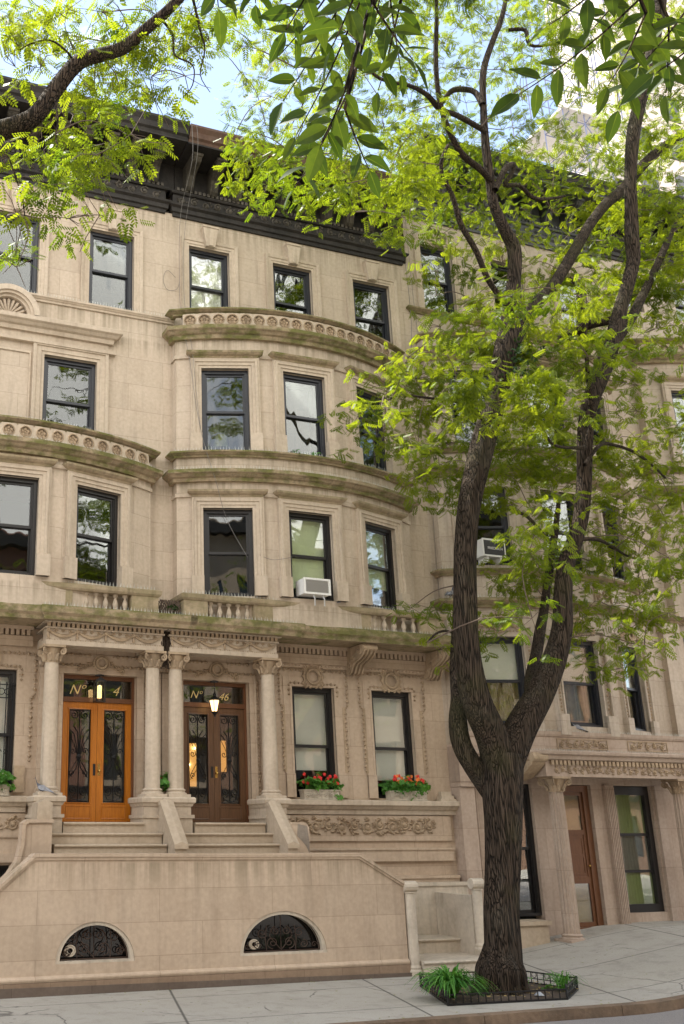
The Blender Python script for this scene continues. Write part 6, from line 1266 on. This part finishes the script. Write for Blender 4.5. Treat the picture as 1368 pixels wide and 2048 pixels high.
far_tree(15.5, -21.8, 32, 'leafy tree across the street, mirrored in the right house windows')
# houses across the street
for i, (x0, x1, hz, c) in enumerate([(-16, -8, 15.5, (.30, .17, .11)), (-8, -1, 17.5, (.42, .33, .24)), (-1, 6, 16.0, (.27, .14, .10)), (6, 13, 18.0, (.44, .36, .27)), (13, 21, 16.5, (.33, .2, .14)), (21, 30, 18, (.40, .3, .22)), (30, 40, 15.5, (.3, .18, .12)), (40, 52, 19, (.42, .35, .28)), (-26, -16, 18, (.4, .3, .22))]):
    m = stone('across street stone %d' % i, tuple(v * .85 for v in c), c, streak=.2); h = empty('stone_house', (x0, -27, 0), 'row house across the street behind the viewer, %s' % ['brick red, far left', 'buff stone', 'dark brownstone', 'pale stone, tallest', 'brown stone, right', 'buff stone, farther right', 'red brick, second from the far end', 'grey stone, at the far right end', 'buff stone, at the far left end'][i], 'house', 'houses across the street')
    fm = lambda u, o, z, x0=x0, x1=x1: (x0 + x1 - u, -27 - o, z)
    ops = [(x0 + (x1 - x0) * (k + .28) / 3, x0 + (x1 - x0) * (k + .72) / 3, 1.2 + j * 3.6, 3.4 + j * 3.6) for k in range(3) for j in range(4)]
    mb = MB(); wall(mb, fm, x0, x1, -.3, hz, ops, .3); mb.add([(x0, -27, hz), (x1, -27, hz), (x1, -36, hz), (x0, -36, hz), (x0, -27, -.3), (x1, -27, -.3), (x1, -36, -.3), (x0, -36, -.3)], [(0, 1, 2, 3), (1, 2, 6, 5), (2, 3, 7, 6), (3, 0, 4, 7)])
    mb.build('front_wall', m, h, fix=False)
    for a, b, c0, d0 in ops:
        w2 = MB(fm); w2.box(a + .01, b - .01, .2, .24, c0, d0); w2.build('window', simple('far glass', (.03, .035, .04), .08) if 'far glass' not in bpy.data.materials else bpy.data.materials['far glass'], h)
    k = MB(fm); k.box(x0 + .02, x1 - .02, -.7, .3, hz - .9, hz - .3); k.box(x0 + .02, x1 - .02, -.15, 0, 4.2, 4.5); k.build('roof_cornice', m_blackcorn, h)

# ======================= THINGS =======================
# tree pit: low iron fence, soil, plants
PIT = [(2.72, -4.92), (4.80, -5.05), (5.62, -4.35), (5.35, -3.25), (3.45, -3.12)]
so_ = MB(); so_.add([(x, y, .012) for x, y in PIT] + [(4.2, -4.1, .05)], [(i, (i + 1) % 5, 5) for i in range(5)]); s = so_.build('soil', m_soil, None, fix=False); tag(s, kind='stuff', label='dark soil strewn with leaf litter in the tree pit')
fz = empty('pit_fence', (4.2, -4.1, 0), 'low black iron fence with a row of rings around the tree pit', 'fence')
for i in range(5):
    a, b = Vector(PIT[i]), Vector(PIT[(i + 1) % 5]); d = b - a; L_ = d.length; d.normalize(); m = MB(lambda u, o, z, a=a, d=d: (a.x + d.x * u - d.y * o, a.y + d.y * u + d.x * o, z))
    zt = .20 if i != 0 else .16
    m.box(.011, L_ - .011, -.012, .012, zt - .02, zt); m.box(.011, L_ - .011, -.014, .014, 0.0, .03); m.box(.02, L_ - .02, -.006, .006, zt * .42, zt * .42 + .012) if i != 0 else None
    n = max(2, round(L_ / .13))
    for k in range(n + 1): x = min(L_ - .012, max(.012, L_ * k / n)); m.box(x - .006, x + .006, -.006, .006, .03, zt - .02)
    for k in range(0, n, 2):
        if i != 0: m.ring(L_ * (k + .5) / n, zt * .42 + .065, .042, .006, 0, 12, m=4)
    m.box(-.012, .01, -.012, .012, 0, zt + .02)
    m.build('fence_panel', m_iron, fz)
def blades(name, loc, n, L_, label, cat, mat, w_=.022, seed=1, group=None, lean=(0, 0)):
    rnd = random.Random(seed); mb = MB(); tn = []
    for k in range(n):
        a = rnd.uniform(0, 6.283); ln = L_ * rnd.uniform(.6, 1.1); sp = rnd.uniform(.35, 1.); bx, by = rnd.uniform(-.06, .06), rnd.uniform(-.06, .06); m = 6; vs = []
        c, s_ = math.cos(a), math.sin(a)
        for i in range(m + 1):
            t = i / m; r = ln * sp * t; z = ln * (1.45 * t - (.6 + .75 * sp) * t * t); w2 = w_ * (1 - t ** 2.2) * (.5 + t) * .5 + .0008
            x, y = loc[0] + bx + c * r + lean[0] * t, loc[1] + by + s_ * r + lean[1] * t; vs += [(x - s_ * w2, y + c * w2, loc[2] + max(-.0, z)), (x + s_ * w2, y - c * w2, loc[2] + max(0, z) + .003)]
        mb.add(vs, [(2 * i, 2 * i + 1, 2 * i + 3, 2 * i + 2) for i in range(m)]); tn += [rnd.random()] * m
    o = mb.build(name, mat, None, fix=False); at = o.data.attributes.new('tone', 'FLOAT', 'FACE'); at.data.foreach_set('value', tn); tag(o, label, cat, group); return o
blades('grassy_plant', (3.0, -4.60, .06), 330, .72, 'large clump of arching strap leaves at the left corner of the tree pit', 'plant', m_plant, .034, 3)
blades('grassy_plant', (5.25, -4.45, .04), 90, .46, 'small blue-green tuft of drooping blades at the right end of the tree pit', 'plant', m_plant, .014, 4)
foliage_o = foliage('leafy_plant', None, [(3.62, -4.35, .18, 3)], m_ivy, per=1, spread=.09, seed=21, tmpl=leaf_template(2, .08, .12, .09), nleaf=5); tag(foliage_o, 'dark broad-leaved plant against the left side of the tree trunk', 'plant')
foliage_o = foliage('low_plants', None, [(4.75 + .14 * i, -4.1 + .1 * (i % 3), .08, 1.5) for i in range(5)], m_plant, per=1, spread=.08, seed=22, tmpl=leaf_template(2, .06, .05, .03), nleaf=5); tag(foliage_o, 'low seedlings in the soil to the right of the trunk', 'plants', kind=None)
lt = MB(); rnd = random.Random(6)
for k in range(230):
    while True:
        x, y = rnd.uniform(2.9, 5.5), rnd.uniform(-4.95, -3.3)
        if (x - 4.2) ** 2 + (y + 4.2) ** 2 > .2 and x < 5.2 + (y + 4.9) * .3 + .2: break
    a = rnd.uniform(0, 6.28); r = rnd.uniform(.012, .035); z = .045 + rnd.uniform(0, .02); c, s_ = math.cos(a), math.sin(a)
    lt.add([(x + c * r, y + s_ * r, z), (x - s_ * r * .5, y + c * r * .5, z + rnd.uniform(0, .01)), (x - c * r, y - s_ * r, z + rnd.uniform(-.005, .01)), (x + s_ * r * .5, y - c * r * .5, z)], [(0, 1, 2, 3)])
o = lt.build('leaf_litter', simple('dry leaves', (.30, .22, .08), .8, n=.6, ns=40), None, fix=False); tag(o, 'pale dry leaves scattered on the soil of the tree pit', kind='stuff')
st = MB(); st.add([(4.42, -4.80, .04), (4.56, -4.83, .04), (4.58, -4.74, .04), (4.45, -4.72, .04), (4.47, -4.78, .10), (4.53, -4.77, .09)], [(0, 1, 5, 4), (1, 2, 5), (2, 3, 4, 5), (3, 0, 4), (0, 3, 2, 1)]); o = st.build('stone', simple('grey stone chip', (.3, .32, .34), .8, n=.3), None); tag(o, 'pale grey stone chip on the soil in front of the trunk', 'stone')

# lanterns
def lantern(x, y, ztop, boxy, label):
    t = empty('hanging_lantern', (x, y, ztop), label, 'lantern', 'lanterns over the front doors')
    f = MB(); f.lathe(x, y, [(.09, ztop - .03), (.09, ztop - .015), (.05, ztop)], 14)
    L0 = ztop - (.10 if boxy else .36); f.tube([(x, y, ztop - .02), (x, y, L0)], .008, 6)
    if boxy:
        a, h = .085, .42; zb = L0 - h
        for sx in (-1, 1):
            for sy in (-1, 1): f.box(x + sx * a - .01, x + sx * a + .01, y + sy * a - .01, y + sy * a + .01, zb, L0 - .04)
        f.box(x - a - .02, x + a + .02, y - a - .02, y + a + .02, L0 - .04, L0 - .015); f.taper(x - a, x + a, x - .02, x + .02, y - a, y + a, L0 - .015, L0 + .03); f.box(x - a - .015, x + a + .015, y - a - .015, y + a + .015, zb - .02, zb)
        f.build('lantern_frame', m_iron, t); g = MB(); g.box(x - .035, x + .035, y - .035, y + .035, zb + .06, L0 - .12); g.build('lamp_candle', m_lampglow, t); q = MB(); q.ball((x, y, zb + .28), .03, 8); q.build('bulb', m_bulb, t)
        p = MB(); p.box(x - a + .01, x + a - .01, y - a + .004, y - a + .008, zb, L0 - .04); p.build('lantern_pane', m_glassl, t)
    else:
        f.lathe(x, y, [(.01, L0 + .12), (.04, L0 + .08), (.03, L0 + .05), (.06, L0 + .02), (.12, L0 - .02), (.125, L0 - .04)], 12); zb = L0 - .27
        for k in range(6): a = k * 1.047; f.tube([(x + .115 * math.cos(a), y + .115 * math.sin(a), L0 - .04), (x + .06 * math.cos(a), y + .06 * math.sin(a), zb)], .007, 4)
        f.lathe(x, y, [(.07, zb + .01), (.07, zb - .01), (.03, zb - .05), (.015, zb - .08), (.02, zb - .10)], 10)
        for k in range(5): f.ring(x, L0 + .16 + k * .04, .014, .004, y if False else 0) if False else None
        f.build('lantern_frame', m_iron, t); g = MB(); g.lathe(x, y, [(.105, L0 - .045), (.055, zb + .012)], 6); g.build('lamp_glass', m_lampglow, t, fix=True); q = MB(); q.ball((x, y, (L0 + zb) / 2), .03, 8); q.build('bulb', m_bulb, t)
lantern(1.06, -.12, 5.41, False, 'tapered glass lantern glowing on a chain above the dark doors numbered 46')
lantern(-1.36, -.12, 5.41, True, 'boxy black lantern glowing above the orange oak doors')

# flower boxes
def flower_box(x, y, z, w_, label, pet, seed, mixc=None):
    t = empty('flower_box', (x, y, z), label, 'flower box', 'flower boxes on the window sills'); h = w_ / 2; rnd = random.Random(seed)
    p = MB(); p.taper(x - h + .02, x + h - .02, x - h, x + h, y - .10, y + .10, z, z + .17); p.box(x - h - .012, x + h + .012, y - .115, y + .115, z + .17, z + .195); p.box(x - h, x + h, y - .108, y + .108, z + .0, z + .018)
    s = MB(flat_map(y - .105)); scrollwork(s, x - h + .03, x + h - .03, z + .03, z + .16, 0, .009, .11, 2); k = len(p.v); p.v += s.v; p.f += [tuple(i + k for i in f) for f in s.f]; p.build('planter', m_planter, t)
    foliage('leaves', t, [(x + rnd.uniform(-h * .9, h * .9), y + rnd.uniform(-.09, .05), z + rnd.uniform(.22, .42), 1.6) for _ in range(19)], m_plant, per=1., spread=.055, seed=seed, tmpl=leaf_template(2, .07, .085, .055), nleaf=5)
    for q, (mt, cnt) in enumerate(pet):
        f = MB()
        for _ in range(cnt):
            c = Vector((x + rnd.uniform(-h, h) * .95 + (q * .12), y + rnd.uniform(-.12, .04), z + rnd.uniform(.32, .50)))
            for k in range(5):
                a = k * 1.257 + rnd.random(); e = c + Vector((.035 * math.cos(a), rnd.uniform(-.03, .0), .035 * math.sin(a))); f.ball(((c + e) / 2), .021, 6, 1, .5, 1)
        f.build('flowers', mt, t)
flower_box(3.36, -.10, 3.105, .82, 'pale carved flower box of red blooms on the sill nearer the front doors', [(m_petalr, 26)], 2)
flower_box(5.42, -.10, 3.105, .90, 'pale carved flower box of red and orange blooms on the sill nearer the tree', [(m_petalr, 12), (m_petalo, 22)], 5)
flower_box(-3.35, -.10, 3.105, .6, 'flower box of white flowers on the barred window sill at the left edge', [(simple('white petals', (.7, .68, .6), .5), 8)], 7)
flower_box(-.13, -.35, 3.10, .34, 'small planter of red flowers between the two middle porch columns', [(m_petalr, 3)], 9)

# air conditioners
ac = empty('air_conditioner', (2.95, -1.0, 7.1), 'white window air conditioner propped on two struts above the balcony', 'air conditioner', 'window air conditioners')
x0, x1, yb, yf, z0, z1 = 2.62, 3.22, -.85, -1.22, 7.12, 7.44
b = MB(); b.box(x0, x1, yf + .02, yb, z0, z1); b.box(x0 - .01, x1 + .01, yf, yf + .019, z0 - .01, z0 + .03); b.box(x0 - .01, x1 + .01, yf, yf + .019, z1 - .03, z1 + .01); b.box(x0 - .01, x0 + .04, yf, yf + .019, z0 + .03, z1 - .03); b.box(x1 - .04, x1 + .01, yf, yf + .019, z0 + .03, z1 - .03); b.build('casing', m_white, ac)
b = MB(); b.box(x0 + .05, x1 - .05, yf + .006, yf + .018, z0 + .04, z1 - .04)
for k in range(14): b.box(x0 + .05, x1 - .05, yf + .001, yf + .005, z0 + .05 + k * .017, z0 + .057 + k * .017)
b.build('coil_grille', m_acgrille, ac)
for x in (2.83, 3.05): b = MB(); b.tube([(x, yf + .05, z0 - .005), (x + .01, yf - .02, z0 - .1), (x + .03, yf + .02, z0 - .24)], .016, 6); b.build('support_strut', m_steel, ac)
ac2 = empty('air_conditioner', (7.65, -.75, 8.45), 'dark-fronted air conditioner with white lettering in the window right of the left limb', 'air conditioner', 'window air conditioners')
ax0, ax1, ay, az0, az1 = 7.42, 8.02, -.86, 8.46, 8.86
b = MB(); b.box(ax0, ax1, ay + .02, ay + .4, az0, az1)
for q in ((ax0 - .01, ax1 + .01, az0 - .01, az0 + .03), (ax0 - .01, ax1 + .01, az1 - .03, az1 + .01), (ax0 - .01, ax0 + .02, az0 + .03, az1 - .03), (ax1 - .02, ax1 + .01, az0 + .03, az1 - .03)): b.box(q[0], q[1], ay, ay + .019, q[2], q[3])
for x in (ax0 + .12, ax1 - .12): b.box(x - .02, x + .02, ay + .02, ay + .35, az0 - .14, az0 - .01)
b.build('casing', m_white, ac2)
b = MB(); b.box(ax0 + .021, ax1 - .021, ay + .004, ay + .018, az0 + .03, az1 - .03); gr_ = b.build('front_grille', m_acdark, ac2)
cu = bpy.data.curves.new('t', 'FONT'); cu.body = 'FRIEDRICH'; cu.size = .085; cu.extrude = .002; ob = bpy.data.objects.new('t', cu); COL.objects.link(ob); bpy.context.view_layer.update()
me = bpy.data.meshes.new_from_object(ob.evaluated_get(bpy.context.evaluated_depsgraph_get())); bpy.data.objects.remove(ob); me.transform(Matrix.Translation((ax0 + .12 - ac2.location.x, ay + .001 - ac2.location.y, az0 + .16 - ac2.location.z)) @ Matrix.Rotation(math.pi / 2, 4, 'X')); me.materials.clear(); me.materials.append(m_white); o = bpy.data.objects.new('lettering', me); COL.objects.link(o); o.parent = ac2

# pigeons
def pigeon(x, y, z, ang, label, sc=1.):
    t = empty('pigeon', (x, y, z), label, 'pigeon', 'pigeons on the ledges')
    c, s = math.cos(ang), math.sin(ang)
    def P(a, b_, h): return (x + (a * c - b_ * s) * sc, y + (a * s + b_ * c) * sc, z + h * sc)
    b = MB(P)   # body faces +a
    prof = [(-.17, .05, .012), (-.12, .07, .024), (-.06, .09, .045), (0, .11, .06), (.05, .13, .062), (.08, .160, .056), (.092, .195, .044), (.098, .222, .038), (.108, .248, .038), (.118, .272, .028), (.124, .285, .006)]
    n = 12; vs = []
    for a, h, r in prof:
        for j in range(n): th = 6.283 * j / n; vs.append((a + .3 * r * math.sin(th), r * .85 * math.cos(th), h + r * math.sin(th)))
    b.add(vs, [(i * n + j, i * n + (j + 1) % n, (i + 1) * n + (j + 1) % n, (i + 1) * n + j) for i in range(len(prof) - 1) for j in range(n)] + [tuple(range(n))])
    b.add([(.135, -.006, .268), (.135, .006, .268), (.16, 0, .258), (.135, 0, .276)], [(0, 1, 2), (0, 2, 3), (1, 3, 2)])
    b.add([(-.13, -.03, .065), (-.13, .03, .065), (-.26, .04, .01), (-.26, -.04, .01), (-.13, 0, .05)], [(0, 1, 2, 3), (0, 3, 4), (1, 4, 2)])
    for sg in (-1, 1): b.tube([(.0, sg * .02, .06), (.01, sg * .025, .0), (.04, sg * .025, .003)], .005, 4)
    b.build('body', simple('pigeon grey', (.085, .09, .11), .6, n=.3, ns=50) if 'pigeon grey' not in bpy.data.materials else bpy.data.materials['pigeon grey'], t, smooth=True)
    for sg in (-1, 1):
        w_ = MB(P); w_.add([(.06, sg * .055, .15), (-.02, sg * .062, .165), (-.12, sg * .045, .105), (-.2, sg * .02, .045), (-.12, sg * .05, .06), (-.0, sg * .062, .08), (.06, sg * .05, .11)], [tuple(range(7))]); w_.add([(-.02, sg * .066, .16), (-.05, sg * .066, .155), (-.04, sg * .068, .075), (-.01, sg * .068, .08)], [(0, 1, 2, 3)])
        w_.build('wing', simple('pigeon wing', (.27, .28, .31), .6, n=.35, ns=30) if 'pigeon wing' not in bpy.data.materials else bpy.data.materials['pigeon wing'], t, fix=False)
    return t
pigeon(-2.56, -.68, 3.10, 2.75, 'grey pigeon perched on the pedestal beside the orange doors', 1.1)
pigeon(3.62, -.86, 7.0, 1.0, 'dark pigeon on the balcony rail beside the white air conditioner')
pigeon(6.78, -.38, 7.52, .3, 'huddled pigeon on the ledge end left of the big tree limb')
pigeon(9.35, -.93, 4.57, 2.8, 'pigeon standing on the ledge right of the tree trunk')

# lamp and plants inside windows
lp = empty('table_lamp', (1.22, -.22, 10.2), 'yellow flowered table lamp behind the upper left bay window', 'lamp')
b = MB(); b.lathe(1.25, -.24, [(.18, 10.44), (.165, 10.50), (.14, 10.72), (.12, 10.74)], 18); b.build('lamp_shade', simple('flowered shade', (.85, .78, .40), .8, n=.35, ns=16), lp)
b = MB(); b.lathe(1.25, -.24, [(.12, 10.2), (.17, 10.28), (.12, 10.38), (.03, 10.45)], 14); b.build('lamp_base', simple('cream ceramic', (.5, .46, .34), .4, n=.2), lp)
foliage_o = foliage('window_plant', None, [(2.75 + .09 * i, -.62, 10.38 + .03 * (i % 3), 1.2) for i in range(7)], m_plant, per=1, spread=.07, seed=41, tmpl=leaf_template(2, .07, .07, .035), nleaf=4); tag(foliage_o, 'leafy plant inside the middle window of the upper bay', 'plant')
foliage_o = foliage('vine', None, [(-.12 + .09 * (i % 4), -.72 + .05 * (i % 2), 6.62 + .12 * (i // 4), 1.0) for i in range(8)], m_ivy, per=1, spread=.05, seed=42, tmpl=leaf_template(2, .05, .05, .04), nleaf=4); tag(foliage_o, 'dark vine growing in the gap between the two balconies', 'vine')
vn = MB(); rnd = random.Random(8)
for k in range(40): x = rnd.uniform(-.38, .06); vn.tube([(x, -.75 + rnd.uniform(-.08, .1), 6.52), (x + rnd.uniform(-.08, .08), -.75 + rnd.uniform(-.08, .08), 6.7), (x + rnd.uniform(-.12, .12), -.72, 6.86)], .008, 4)
o = vn.build('withered_plant', m_twig, None, fix=False); tag(o, 'tangle of dry stems between the two balconies', 'dry plant')
vn = MB()
for k in range(60): x = rnd.uniform(-.30, -.04); z = 6.26 - rnd.uniform(0, .03); vn.tube([(x, -.62, z), (x + rnd.uniform(-.05, .05), -.66 + rnd.uniform(-.05, .05), 6.0), (x * .8 - .03 + rnd.uniform(-.04, .04), -.62, 5.5 + rnd.uniform(0, .2))], .012, 4)
o = vn.build('dry_vine', simple('blackened creeper', (.03, .018, .01), .9), None, fix=False); tag(o, 'blackened dead creeper hanging between the two porches', 'vine')

# cables on the facade
def cable(pts, r, label, nm='cable', mat=None):
    C = catmull([(*p, r) for p in pts], 6); mb = MB(); mb.tube([c[:3] for c in C], r, 5); o = mb.build(nm, mat or m_cable, None); tag(o, label, 'cable', 'loose cables on the house fronts'); return o
cable([(.30, -1.13, 18.0), (.31, -1.1, 17.0), (.33, -.3, 16.1), (.36, -.12, 14.4), (.36, -.24, 13.5), (.45, -.52, 12.2), (.55, -.55, 11.3), (.70, -.6, 10.4), (.9, -.75, 9.5), (1.2, -.62, 8.7), (1.6, -.72, 7.9)], .0055, 'long grey cable falling from the cornice corner across the left bay windows')
cable([(.42, -1.13, 18.0), (.44, -1.1, 17.2), (.46, -.32, 16.0), (.47, -.08, 14.9), (.45, -.26, 13.6), (.5, -.5, 12.6), (.60, -.55, 11.2), (.72, -.55, 10.3)], .0045, 'second thin cable beside the long one at the cornice corner')
cable([(.30, -.03, 14.6), (.1, -.03, 14.75), (-.0, -.03, 14.5), (.1, -.03, 14.25), (.32, -.03, 14.3), (.4, -.04, 14.5)], .0045, 'small looped cable at the seam between the left and middle houses')
cable([(1.75, -.87, 7.95), (2.0, -1.0, 7.82), (2.3, -1.02, 7.86), (2.48, -1.0, 7.92)], .005, 'short cable drooping between the two lower bay windows')
cable([(6.55, -.05, 16.3), (6.58, -.05, 14.8), (6.5, -.05, 13.4), (6.6, -.04, 12.6)], .007, 'thin cable at the seam right of the middle house')
cable([(6.66, -.05, 17.6), (6.7, -.06, 15.0), (6.85, -.06, 12.5), (6.72, -.06, 9.5), (6.7, -.06, 7.6)], .006, 'faint cable down the left edge of the right house')
cable([(13.85, -.06, 14.9), (13.9, -.35, 13.5), (14.0, -.5, 12.2), (13.95, -.35, 10.6)], .010, 'dark cable in front of the far right bay window')
# roof antenna
an = MB(); an.tube([(5.95, -.2, 18.0), (5.95, -.2, 19.6)], .012, 5); an.tube([(6.0, -.2, 18.0), (6.1, -.2, 18.7), (6.4, -.2, 19.1), (6.6, -.2, 19.1)], .01, 5); an.tube([(5.75, -.2, 19.3), (6.15, -.2, 19.3)], .008, 4); o = an.build('roof_antenna', m_steel, None); tag(o, 'thin antenna mast on the roof edge of the middle house', 'antenna')

# tall building with scaffolding behind
tb = empty('apartment_tower', (46, 22, 0), 'tall pale building wrapped in scaffolding beyond the roofs at upper right', 'building')
m_tower = stone('pinkish render', (.60, .52, .47), (.68, .60, .55), streak=.2); mb = MB(); mb.box(42, 62, 24, 29, 0, 75); mb.build('tower_wall', m_tower, tb)
mb = MB()
for k in range(7):
    for j in range(4): mb = MB(); mb.box(43.2 + j * 3.2, 44.7 + j * 3.2, 23.93, 24.02, 34 + k * 3.3, 36 + k * 3.3); mb.build('window', bpy.data.materials['far glass'], tb)
m_deck = simple('corrugated deck', (.62, .60, .57), .7, n=.15, ns=4); m_pole = simple('scaffold tube', (.16, .18, .28), .5, .3)
for z in (37.5, 44):
    d = MB()
    for k in range(34): d.box(32.6 + k * .143, 32.68 + k * .143, 19.5, 24, z, z + .06)
    d.box(32.6, 37.5, 19.5, 24, z + .061, z + .12); d.box(37.5, 42, 22, 24, z, z + .1); d.box(32.5, 37.5, 19.4, 19.5, z + .0, z + .35); d.build('scaffold_deck', m_deck, tb)
sc = MB()
for x in (32.7, 34.3, 35.9, 37.4):
    for y in (19.6, 21.2, 23.8): sc.tube([(x, y, 24), (x, y, 56)], .05, 4)
for z in [24 + i * 2.15 for i in range(15)]:
    for y in (19.6, 21.2): sc.tube([(32.7, y, z), (37.4, y, z)], .04, 4)
    for x in (32.7, 34.3, 35.9): sc.tube([(x, 19.6, z), (x, 21.2, z)], .04, 4)
for i in range(14):
    z = 24 + i * 2.15; a, b = (32.7, 34.3) if i % 2 else (34.3, 32.7); sc.tube([(a, 19.6, z), (b, 19.6, z + 2.15)], .035, 4); sc.tube([(a + 1.6, 19.6, z), (b + 1.6, 19.6, z + 2.15)], .035, 4)
sc.build('scaffold_frame', m_pole, tb)
# fallen leaves and debris on the pavement
db = MB(); rnd = random.Random(15)
for k in range(150):
    x, y = rnd.uniform(-3.5, 9), (-2.02 - abs(rnd.gauss(0, .25)) if rnd.random() < .3 else (rnd.uniform(-5.6, -5.35) if rnd.random() < .5 else rnd.uniform(-5.5, -2.1)))
    if 2.6 < x < 5.8 and -5.1 < y < -3: continue
    a = rnd.uniform(0, 6.28); r = rnd.uniform(.012, .03); c, s_ = math.cos(a), math.sin(a); z = gz(x) + .006
    db.add([(x + c * r, y + s_ * r, z + .004), (x - s_ * r * .45, y + c * r * .45, z), (x - c * r, y - s_ * r, z + .003), (x + s_ * r * .45, y - c * r * .45, z + .006)], [(0, 1, 2, 3)])
o = db.build('fallen_leaves', simple('fallen leaves', (.22, .22, .06), .8, n=.6, ns=40), None, fix=False); tag(o, kind='stuff')
